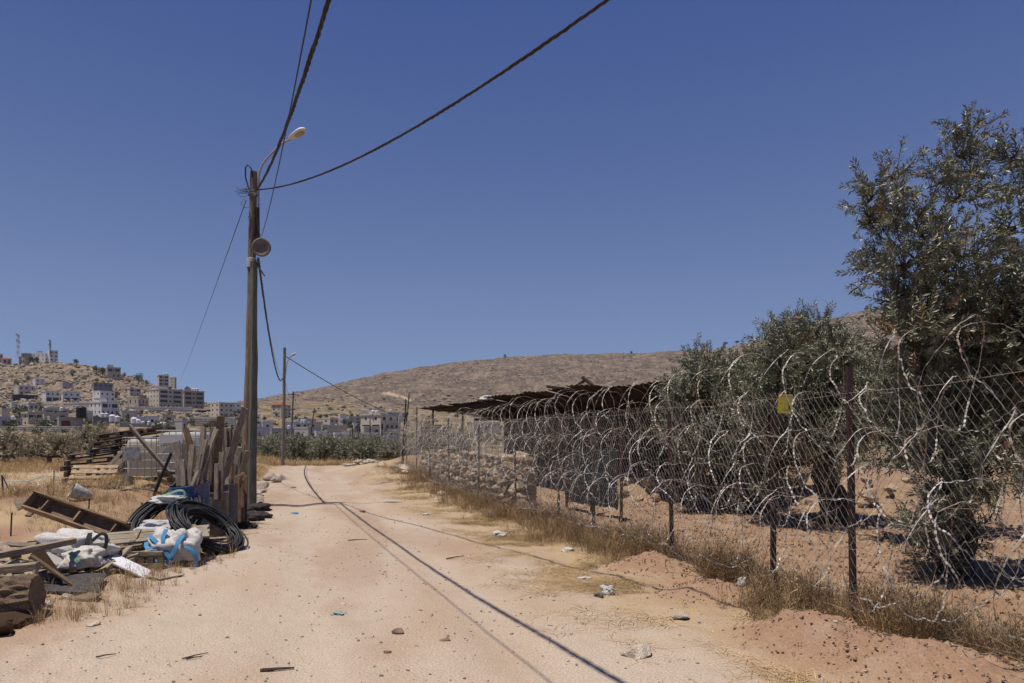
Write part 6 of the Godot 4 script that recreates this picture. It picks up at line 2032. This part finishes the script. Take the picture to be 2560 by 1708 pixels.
func build_debris() -> void:
	# coils of black pipe
	pipe_coil("upright leaning coil of black pipe beside the blue drum", px(412, 1296, 10.6) + Vector3(0, -0.04, 0), Vector3(-0.2, 0.74, 0.62), 0.38, 0.6, 0.1, 46, 0.0125, 5)
	pipe_coil("slumped coil of black pipe sliding onto the road edge", px(518, 1322, 10.0), Vector3(0.62, 0.77, 0.1), 0.36, 0.58, 0.085, 48, 0.0125, 6)
	var b := MB.new()
	b.col = Color(0.025, 0.025, 0.027)
	b.tube(PackedVector3Array([px(447, 1262, 10.3), px(480, 1258, 10.4), px(508, 1270, 10.4), px(520, 1295, 10.5)]), 0.0125, 6)
	tag(obj("pipe_end", b.mesh(true), M.rubber), "loose end of black pipe curving up in front of the blue drum", "pipe")
	# sacks
	var sk := Color(0.78, 0.76, 0.74)
	var s1 := thing("bulk_bag", "large crumpled white bulk bag with black lifting straps", "bag", on_ground(-5.36, 8.45, 0.27))
	var l := lump(Vector3(0.36, 0.17, 0.27), sk * 0.85, 21, 0.5)
	l.name = "body"
	l.reparent(s1, false)
	l.rotation.z = -0.12
	ribbon(s1, "strap", [Vector3(0.2, 0.2, 0.1), Vector3(0.26, 0.14, 0.24), Vector3(0.27, 0.0, 0.31), Vector3(0.23, -0.1, 0.33)], 0.05, Color(0.03, 0.03, 0.035))
	ribbon(s1, "strap", [Vector3(0.3, 0.12, 0.22), Vector3(0.4, 0.2, 0.2), Vector3(0.46, 0.14, 0.2), Vector3(0.43, -0.02, 0.24), Vector3(0.33, -0.16, 0.32), Vector3(0.3, -0.24, 0.33)], 0.04, Color(0.035, 0.035, 0.04))
	ribbon(s1, "strap", [Vector3(-0.3, 0.14, 0.2), Vector3(-0.34, 0.08, 0.27), Vector3(-0.3, 0.05, 0.33)], 0.03, Color(0.04, 0.04, 0.045))
	var s2 := thing("sack", "small white sack with a pale green band resting on the boards", "sack", on_ground(-4.98, 7.95, 0.22))
	l = lump(Vector3(0.2, 0.12, 0.16), Color(0.68, 0.64, 0.58), 23, 0.5)
	l.name = "body"
	l.reparent(s2, false)
	ribbon(s2, "band", [Vector3(-0.1, 0.1, 0.1), Vector3(-0.05, 0.1, 0.17), Vector3(0.03, 0.04, 0.2), Vector3(0.06, 0.0, 0.21)], 0.05, Color(0.22, 0.42, 0.3))
	var s3 := thing("blue_strapped_bag", "white woven bag with bright blue straps at the front of the heap", "bag", on_ground(-4.42, 8.95, 0.22))
	l = lump(Vector3(0.28, 0.22, 0.22), Color(0.66, 0.64, 0.62), 27, 0.55)
	l.name = "body"
	l.reparent(s3, false)
	var bl := Color(0.09, 0.3, 0.56)
	for p in [[Vector3(-0.28, 0.16, 0.12), Vector3(-0.12, 0.12, 0.27), Vector3(0.02, -0.02, 0.3), Vector3(0.12, -0.14, 0.3)], [Vector3(-0.06, 0.24, 0.1), Vector3(-0.02, 0.12, 0.27), Vector3(0.05, -0.05, 0.29), Vector3(0.1, -0.16, 0.29)], [Vector3(0.2, 0.22, 0.1), Vector3(0.17, 0.1, 0.25), Vector3(0.12, -0.04, 0.3), Vector3(0.02, -0.12, 0.3)], [Vector3(0.24, 0.04, 0.22), Vector3(0.34, -0.02, 0.22), Vector3(0.38, -0.14, 0.22), Vector3(0.33, -0.25, 0.24), Vector3(0.2, -0.26, 0.28), Vector3(0.12, -0.2, 0.3)], [Vector3(-0.3, 0.08, 0.14), Vector3(-0.22, 0.02, 0.25), Vector3(-0.06, 0.02, 0.31)], [Vector3(-0.1, -0.12, 0.3), Vector3(0.04, -0.17, 0.3), Vector3(0.14, -0.22, 0.29)]]:
		ribbon(s3, "strap", p, 0.05, bl * rng.randf_range(0.85, 1.25))
	var s4 := thing("green_strapped_bag", "white bag with a mint green loop lying on the pipe coil", "bag", px(430, 1249, 10.75))
	l = lump(Vector3(0.3, 0.07, 0.2), Color(0.6, 0.62, 0.6), 29, 0.5)
	l.name = "body"
	l.reparent(s4, false)
	ribbon(s4, "strap", [Vector3(-0.12, 0.06, 0.12), Vector3(0.02, 0.1, 0.14), Vector3(0.16, 0.15, 0.12), Vector3(0.24, 0.12, 0.1), Vector3(0.22, 0.04, 0.12), Vector3(0.1, 0.03, 0.15)], 0.035, Color(0.28, 0.5, 0.36))
	var s5 := lump(Vector3(0.26, 0.08, 0.2), Color(0.56, 0.57, 0.62), 33, 0.5)
	s5.position = px(395, 1315, 10.3)
	tag(s5, "white plastic sack lying inside the leaning pipe coil", "sack")
	# board platform
	var plat := thing("board_platform", "grey panel of four planks with cross battens lying on the heap", "panel", Vector3(-4.85, 0.33, -9.25))
	plat.rotation = Vector3(0.12, 0.42, 0.04)
	for k in 5:
		b = MB.new()
		b.col = Color(0.56, 0.47, 0.37) * rng.randf_range(0.8, 1.1)
		b.plank(Transform3D(), Vector3(1.35 + rng.randf_range(-0.06, 0.04), 0.025, 0.125), rng)
		var o := obj("plank", b.mesh(), M.wood, plat)
		o.position = Vector3(rng.randf_range(-0.03, 0.03), 0, -0.28 + k * 0.135)
	for x in [-0.22, 0.12, 0.5]:
		b = MB.new()
		b.col = Color(0.45, 0.36, 0.26)
		b.plank(Transform3D(), Vector3(0.64, 0.022, 0.07), rng)
		var o := obj("batten", b.mesh(), M.wood, plat)
		o.transform = Transform3D(Basis(Vector3.UP, PI / 2 + rng.randf_range(-0.08, 0.08)), Vector3(x, 0.026, 0.0))
	wood_plank("plank", "short pale plank behind the grey panel by the pipe coil", "plank", "planks in the heap", px(265, 1322, 10.2), px(318, 1309, 10.6), 0.12, 0.03, Color(0.53, 0.44, 0.34))
	# long shallow box of brown boards
	var tr := thing("wooden_trough", "long shallow brown wooden trough tipped over on the heap", "trough", Vector3(-6.2, 0.5, -9.75))
	tr.basis = Basis(Vector3.UP, -0.12) * Basis(Vector3.BACK, -0.3) * Basis(Vector3.RIGHT, 0.9)
	for q in [[Vector3(0, -0.01, 0), Vector3(1.5, 0.02, 0.24), 0.85], [Vector3(0, 0.07, 0.125), Vector3(1.52, 0.15, 0.028), 1.0], [Vector3(0, 0.07, -0.125), Vector3(1.52, 0.15, 0.028), 0.9], [Vector3(-0.74, 0.07, 0), Vector3(0.03, 0.14, 0.22), 1.0], [Vector3(-0.5, 0.05, 0), Vector3(0.03, 0.1, 0.22), 1.0], [Vector3(0.02, 0.05, 0), Vector3(0.03, 0.1, 0.22), 1.0], [Vector3(0.6, 0.05, 0), Vector3(0.03, 0.1, 0.22), 1.0]]:
		b = MB.new()
		b.col = Color(0.43, 0.30, 0.20) * q[2]
		b.plank(Transform3D(), q[1], rng, 0.006)
		var o := obj("side_board" if q[1].x > 1.0 else "divider", b.mesh(), M.wood, tr)
		o.position = q[0]
	wood_plank("beam", "greyish beam lying along the back of the brown trough", "beam", "", px(120, 1268, 10.4), px(300, 1326, 10.2), 0.07, 0.05, Color(0.41, 0.33, 0.25))
	wood_plank("board", "pale square board end behind the brown trough", "board", "planks in the heap", px(40, 1266, 10.4), px(73, 1252, 10.5), 0.16, 0.03, Color(0.53, 0.43, 0.33), 1.0)
	wood_plank("plank", "grey plank propping up the end of the brown trough", "plank", "planks in the heap", px(70, 1290, 10.0), px(112, 1244, 10.3), 0.09, 0.03, Color(0.38, 0.31, 0.25))
	# beams in front
	wood_plank("beam", "squared pale beam resting high across the white bag", "beam", "squared beams of the heap", px(-60, 1398, 7.1), px(188, 1352, 7.8), 0.075, 0.075, Color(0.55, 0.43, 0.31))
	wood_plank("beam", "squared pale beam lying low over the stacked planks", "beam", "squared beams of the heap", px(-60, 1432, 6.9), px(95, 1416, 7.05), 0.085, 0.085, Color(0.54, 0.44, 0.33))
	wood_plank("plank", "grey plank lying under the low squared beam", "plank", "planks in the heap", px(-50, 1452, 6.95), px(70, 1443, 7.1), 0.12, 0.06, Color(0.41, 0.35, 0.27))
	wood_plank("plank", "short plank crossing under the high squared beam", "plank", "planks in the heap", px(-20, 1354, 7.9), px(40, 1392, 7.4), 0.1, 0.04, Color(0.53, 0.43, 0.33))
	wood_plank("plank", "bleached plank end standing under the beams", "plank", "planks in the heap", px(10, 1420, 7.3), px(44, 1402, 7.4), 0.11, 0.05, Color(0.56, 0.48, 0.38))
	wood_plank("plank", "narrow upright batten behind the log", "plank", "planks in the heap", px(89, 1478, 6.75), px(88, 1425, 6.8), 0.03, 0.05, Color(0.47, 0.39, 0.30))
	slab("plywood", "dark brown plywood sheet leaning down from the heap", "board", [px(76, 1386, 7.55), px(108, 1371, 7.75), px(157, 1440, 7.75), px(150, 1444, 7.3)], 0.018, Color(0.13, 0.08, 0.045), M.wood)
	wood_plank("plank", "dark edge plank slanting to the ground in front of the sacks", "plank", "planks in the heap", px(78, 1390, 7.4), px(197, 1474, 7.35), 0.05, 0.03, Color(0.27, 0.19, 0.12))
	slab("dark_board", "flat dark board lying half under the heap", "board", [on_ground(-5.25, 7.2, 0.03), on_ground(-4.35, 7.15, 0.02), on_ground(-4.6, 7.75, 0.07), on_ground(-5.4, 7.9, 0.09)], 0.02, Color(0.12, 0.11, 0.115), M.wood)
	# boards with light faces
	slab("white_board", "clean white laminated board propped at the front of the heap", "board", [px(275, 1404, 8.25), px(286, 1383, 8.55), px(377, 1426, 8.25), px(366, 1447, 7.95)], 0.02, Color(0.95, 0.95, 0.97), M.white_laminate)
	slab("cream_board", "cream board lying flat on the ground at the road edge", "board", [on_ground(-4.3, 7.97, 0.035), on_ground(-4.12, 8.2, 0.035), on_ground(-3.86, 8.05, 0.03), on_ground(-4.03, 7.82, 0.03)], 0.012, Color(0.6, 0.5, 0.38), M.white_laminate)
	slab("cream_board", "thick cream board under the small sack", "board", [px(171, 1441, 7.75), px(205, 1428, 8.2), px(241, 1433, 8.1), px(246, 1462, 7.65)], 0.03, Color(0.62, 0.54, 0.43), M.white_laminate)
	slab("cream_board", "white edged board wedged beside the bulk bag", "board", [px(228, 1404, 8.3), px(285, 1368, 8.7), px(300, 1366, 8.75), px(262, 1410, 8.2)], 0.025, Color(0.66, 0.62, 0.55), M.white_laminate)
	slab("cream_board", "pale board sticking out from beneath the bulk bag", "board", [px(112, 1382, 8.0), px(128, 1378, 8.3), px(160, 1402, 8.1), px(146, 1410, 7.8)], 0.025, Color(0.66, 0.64, 0.58), M.white_laminate)
	var stack := [[232, 1432, 300, 1422, 8.15, 0.12, 0.03], [240, 1448, 268, 1444, 8.0, 0.12, 0.05], [244, 1466, 266, 1461, 7.8, 0.14, 0.06], [252, 1434, 284, 1404, 8.15, 0.1, 0.07], [296, 1398, 326, 1368, 8.5, 0.09, 0.04], [305, 1400, 390, 1375, 8.55, 0.08, 0.05], [300, 1412, 350, 1392, 8.5, 0.09, 0.05], [238, 1418, 300, 1408, 8.3, 0.11, 0.03], [208, 1456, 240, 1462, 7.9, 0.1, 0.03]]
	for q in stack:
		wood_plank("plank", "pale offcut plank in the heap under the sacks and panel", "plank", "pale offcuts in the heap", px(q[0], q[1], q[4]), px(q[2], q[3], q[4] + 0.15), q[5], q[6], Color(0.55, 0.46, 0.34) * rng.randf_range(0.75, 1.15))
	for i in 26:
		var d := rng.randf_range(7.3, 9.4)
		var c := Vector3(lerpf(-6.4, -5.05, rng.randf()) + 0.12 * (8.0 - d), rng.randf_range(0.03, 0.24), -d)
		var an := rng.randf_range(-0.9, 0.9)
		var hl := rng.randf_range(0.2, 0.5)
		var e := Vector3(cos(an), rng.randf_range(-0.22, 0.22), sin(an)) * hl
		if c.y - absf(e.y) < 0.03: c.y = absf(e.y) + 0.03
		wood_plank("plank", "splintered plank scrap mixed into the heap", "plank", "plank scraps in the heap", c - e, c + e, rng.randf_range(0.06, 0.16), rng.randf_range(0.018, 0.04), Color(0.54, 0.45, 0.35) * rng.randf_range(0.5, 1.15), rng.randf_range(-0.3, 0.3))
	# a broken pallet end
	var pe := thing("pallet_end", "broken end of a wooden crate under the blue strapped bag", "crate", px(378, 1424, 8.55))
	pe.position.y = 0.0
	for y in [0.05, 0.2]:
		b = MB.new()
		b.col = Color(0.38, 0.30, 0.23)
		b.plank(Transform3D(), Vector3(0.3, 0.06, 0.05), rng)
		var o := obj("slat", b.mesh(), M.wood, pe)
		o.position = Vector3(0, y, 0)
	for x in [-0.12, 0.0, 0.12]:
		b = MB.new()
		b.col = Color(0.28, 0.22, 0.16)
		b.box(Transform3D(Basis(), Vector3(x, 0.125, 0)), Vector3(0.07, 0.088, 0.045))
		obj("block", b.mesh(), M.wood, pe)
	# the log
	var log_ := thing("log", "thick barky log lying at the roadside in front of the heap", "log", on_ground(-4.75, 6.15, 0.17))
	b = MB.new()
	var pts := PackedVector3Array()
	var rad := []
	for i in 31:
		var f := i / 30.0
		pts.append(Vector3(lerpf(-0.75, 0.42, f), 0.02 * sin(f * 7.0), lerpf(0.22, -0.08, f)))
		rad.append((0.165 + 0.02 * sin(f * 9.0)) * (1.0 if i < 29 else 0.93))
	b.tube(pts, rad, 44)
	for k in b.v.size():
		var p := b.v[k]
		var i := k / 44
		var j := k % 44
		var rg := ridged.get_noise_3d(cos(j * TAU / 44) * 26.0, i * 1.6, sin(j * TAU / 44) * 26.0)
		b.v[k] = pts[i] + (p - pts[i]) * (1.0 + 0.24 * rg + 0.14 * nf.get_noise_3d(cos(j * TAU / 44) * 14.0, i * 1.2, sin(j * TAU / 44) * 14.0))
		b.c[k] = Color(0.3, 0.215, 0.15) * (0.85 + 0.35 * rg)
	obj("bark", b.mesh(), M.bark, log_)
	for q in [[15, 1548, 6.0, 0.16], [-30, 1575, 5.7, 0.2], [45, 1560, 5.95, 0.09]]:
		var o := obj("root_chunk", rock_mesh(int(q[0]) + 90, 0.8, 2, Color(0.2, 0.125, 0.08)), M.bark)
		o.position = px(q[0], q[1], q[2])
		o.position.y = near_h(o.position.x, q[2]) + q[3] * 0.4
		o.scale = Vector3(q[3] * 1.2, q[3] * 0.8, q[3])
		tag(o, "knotty brown root chunk on the ground by the log", "root", "root chunks by the log")
	# weeds poking out of the heap
	var at := []
	var cl := []
	var tm := tuft_mesh(15, 0.16, 0.55, 31)
	for i in 420:
		var d := rng.randf_range(6.0, 10.2)
		var x := lerpf(-6.0, -3.7, rng.randf()) - 0.1 * (d - 8.0)
		if rng.randf() < 0.4:
			x = lerpf(-4.6, -3.9, rng.randf())
			d = rng.randf_range(5.9, 9.4)
		var h := rng.randf_range(0.08, 0.26)
		at.append(Transform3D(rot(0, rng.randf() * 6.0, 0).scaled(Vector3(h * 1.3, h, h * 1.3)), on_ground(x, d, -0.01)))
		cl.append(straw(0.3))
	tag(multi("heap_weeds", tm, M.grass, at, cl), "dry grass stalks poking out round the heap of boards", "weeds", "", "stuff")

# ------------------------------------------------------------------ stones, sticks and scraps
func build_litter() -> void:
	var rocks := []
	for k in 5: rocks.append(rock_mesh(70 + k, 0.62, 1))
	var pale := tinted(Color(0.72, 0.61, 0.5), "stone", "pale_stone")
	var brown := tinted(Color(0.3, 0.22, 0.16), "stone", "brown_stone")
	var big := [[1590, 1640, 0.13, "flat pale slab of stone beside the cable shadow", 0], [1698, 1552, 0.09, "bright white triangular stone on the straw verge", 0], [998, 1584, 0.06, "brown lump of stone in the middle of the track", 1], [1112, 1600, 0.04, "small rusty stone in the middle of the track", 1], [1110, 1240, 0.2, "rounded tan boulder at the foot of the fence", 0], [236, 1570, 0.06, "smooth pink stone on the track near the log", 0], [212, 1499, 0.16, "flat reddish rock beside the weeds near the log", 1], [165, 1494, 0.09, "small tan rock beside the weeds near the log", 0]]
	for q in big:
		var d: float = 2731.0 / (q[1] - 1105.0)
		var x: float = (q[0] - 1280.0) / 1707.0 * d
		var o := obj("rock", rocks[int(q[0]) % 5], brown if q[4] else pale)
		o.transform = Transform3D(rot(0, rng.randf() * 6.0, rng.randf_range(-0.2, 0.2)).scaled(Vector3(q[2] * 1.25, q[2] * 0.75, q[2] * 0.9)), on_ground(x, d, q[2] * 0.2))
		tag(o, q[3], "rock", "single rocks")
	for i in 40:
		var d := 4.6 * pow(7.0, rng.randf())
		var x := fence_x(d) - rng.randf_range(0.7, 7.0)
		var s := rng.randf_range(0.01, 0.032)
		var o := obj("loose_stone", rocks[i % 5], brown if i % 5 == 0 else pale)
		o.transform = Transform3D(rot(rng.randf(), rng.randf() * 6.0, 0).scaled(Vector3(s * 1.3, s * 0.8, s)), on_ground(x, d, s * 0.25))
		tag(o, "loose stone lying on the dirt track or its verge", "stone", "loose stones on the track")
	# boulders on the bank by the pole and heaps at the bend
	for q in [[668, 1140, 28.0, 0.36], [690, 1150, 27.0, 0.32], [700, 1147, 29.0, 0.34], [650, 1172, 23.0, 0.3], [642, 1158, 24.0, 0.3], [646, 1200, 20.5, 0.2], [652, 1190, 21.5, 0.2], [644, 1222, 18.9, 0.18], [650, 1235, 18.2, 0.14], [640, 1190, 21.0, 0.22], [648, 1215, 19.6, 0.15], [646, 1250, 17.4, 0.13]]:
		var o := obj("boulder", rocks[int(q[0]) % 5], tinted(Color(0.6, 0.51, 0.42), "stone", "bank_stone"))
		var p := px(q[0], q[1], q[2])
		o.transform = Transform3D(rot(rng.randf_range(-0.3, 0.3), rng.randf() * 6.0, 0).scaled(Vector3(q[3] * 1.1, q[3] * 0.9, q[3])), Vector3(p.x, near_h(p.x, q[2]) + q[3] * 0.3, p.z))
		tag(o, "pale boulder piled on the bank behind the green pole", "boulder", "boulders on the bank by the pole")
	for i in 26:
		var x := rng.randf_range(-10.2, -7.6) 
		var d := rng.randf_range(41.0, 45.0)
		var s := rng.randf_range(0.12, 0.32)
		var o := obj("boulder", rocks[i % 5], tinted(Color(0.55, 0.5, 0.44), "stone", "heap_stone"))
		o.transform = Transform3D(rot(rng.randf(), rng.randf() * 6.0, 0).scaled(Vector3(s * 1.4, s * 0.6, s)), on_ground(x, d, s * 0.2 + 0.25 * exp(-pow((x + 8.9) / 0.9, 2.0))))
		tag(o, "grey boulder in the heap at the end of the track", "boulder", "boulder heap at the end of the track")
	for q in [[1002, 1178, 29.0, 0.5], [1020, 1192, 27.5, 0.4], [1012, 1202, 27.0, 0.28]]:
		var o := obj("boulder", rocks[int(q[0]) % 5], pale)
		var p := px(q[0], q[1], q[2])
		o.transform = Transform3D(rot(rng.randf_range(-0.3, 0.3), rng.randf() * 6.0, 0).scaled(Vector3(q[3], q[3] * 0.8, q[3])), Vector3(p.x, near_h(p.x, q[2]) + q[3] * 0.2, p.z))
		tag(o, "tan boulder where the stone wall meets the track", "boulder", "boulders at the end of the stone wall")
	# sticks on the track
	for q in [[650, 1674, 735, 1660, 0.011, "forked dead branch lying on the track"], [465, 1650, 505, 1645, 0.006, "thin twig"], [870, 1352, 918, 1350, 0.008, "thin stick"], [1115, 1394, 1160, 1391, 0.009, "thin stick"], [240, 1640, 290, 1637, 0.006, "thin twig"], [455, 1650, 520, 1636, 0.005, "thin twig"]]:
		var p0 := px(q[0], q[1], 2731.0 / (q[1] - 1105.0))
		var p1 := px(q[2], q[3], 2731.0 / (q[3] - 1105.0))
		p0.y = near_h(p0.x, -p0.z) + 0.01
		p1.y = near_h(p1.x, -p1.z) + 0.012
		var b := MB.new()
		b.col = Color(0.14, 0.1, 0.075)
		var m := (p0 + p1) * 0.5 + Vector3(0, 0.006, 0.012)
		b.tube(PackedVector3Array([p0, p0.lerp(m, 0.5) + Vector3(0, 0, 0.006), m, p1]), [q[4], q[4] * 1.1, q[4] * 0.9, q[4] * 0.6], 6)
		if q[4] > 0.01: b.tube(PackedVector3Array([m, m + Vector3(-0.09, 0.008, 0.03)]), 0.006, 5)
		tag(obj("stick", b.mesh(), M.bark), q[5] if q[4] > 0.01 else "thin dry stick lying on the dirt track", "stick", "sticks on the track")
	# scraps of plastic and paper
	for q in [[1250, 1340, 0.14, 0.03, Color(0.6, 0.58, 0.54), "torn clear plastic sheet on the straw verge"], [1420, 1377, 0.09, 0.025, Color(0.62, 0.58, 0.52), "small crumpled paper scrap under the fence weeds"], [1518, 1482, 0.06, 0.045, Color(0.6, 0.59, 0.58), "crumpled clear plastic cup on the verge"], [1498, 1491, 0.05, 0.02, Color(0.12, 0.12, 0.12), "dark flattened can on the verge"], [1856, 1488, 0.05, 0.07, Color(0.62, 0.57, 0.53), "white rag caught at the foot of a fence post"], [1460, 1450, 0.07, 0.02, Color(0.62, 0.58, 0.52), "white paper scrap beside the thin cable shadow"], [736, 1280, 0.09, 0.015, Color(0.08, 0.3, 0.6), "bright blue plastic scrap near the pole shadow"], [906, 1278, 0.08, 0.025, Color(0.3, 0.12, 0.17), "crushed pink and white carton on the track"], [475, 1400, 0.1, 0.05, Color(0.5, 0.48, 0.44), "crumpled pale plastic beside the blue strapped bag"], [232, 1480, 0.09, 0.025, Color(0.62, 0.62, 0.66), "white torn paper in front of the heap"], [114, 1523, 0.045, 0.03, Color(0.66, 0.66, 0.67), "small white paper ball near the log"], [690, 1189, 0.1, 0.03, Color(0.6, 0.6, 0.62), "white scrap on the far verge by the boulders"], [733, 1217, 0.09, 0.03, Color(0.66, 0.66, 0.66), "tiny white cup on the far track edge"], [1066, 1288, 0.09, 0.02, Color(0.55, 0.57, 0.58), "flat grey plastic scrap on the straw verge"], [1330, 1210, 0.2, 0.14, Color(0.4, 0.5, 0.75), "pale blue rag hanging low behind the razor wire"], [848, 1530, 0.06, 0.012, Color(0.33, 0.42, 0.38), "greenish torn wrapper on the track"], [1008, 1200, 0.28, 0.06, Color(0.6, 0.57, 0.52), "white flat stone slab by the wall corner"]]:
		var d: float = 2731.0 / (q[1] - 1105.0)
		var x: float = (q[0] - 1280.0) / 1707.0 * d
		var o := lump(Vector3(q[2], q[3], q[2] * 0.7), q[4], int(q[0]), 0.75)
		o.name = numbered("litter_scrap")
		o.position = on_ground(x, d, q[3] * 0.65)
		o.rotation.y = rng.randf() * 6.0
		tag(o, q[5], "litter", "scraps of litter")
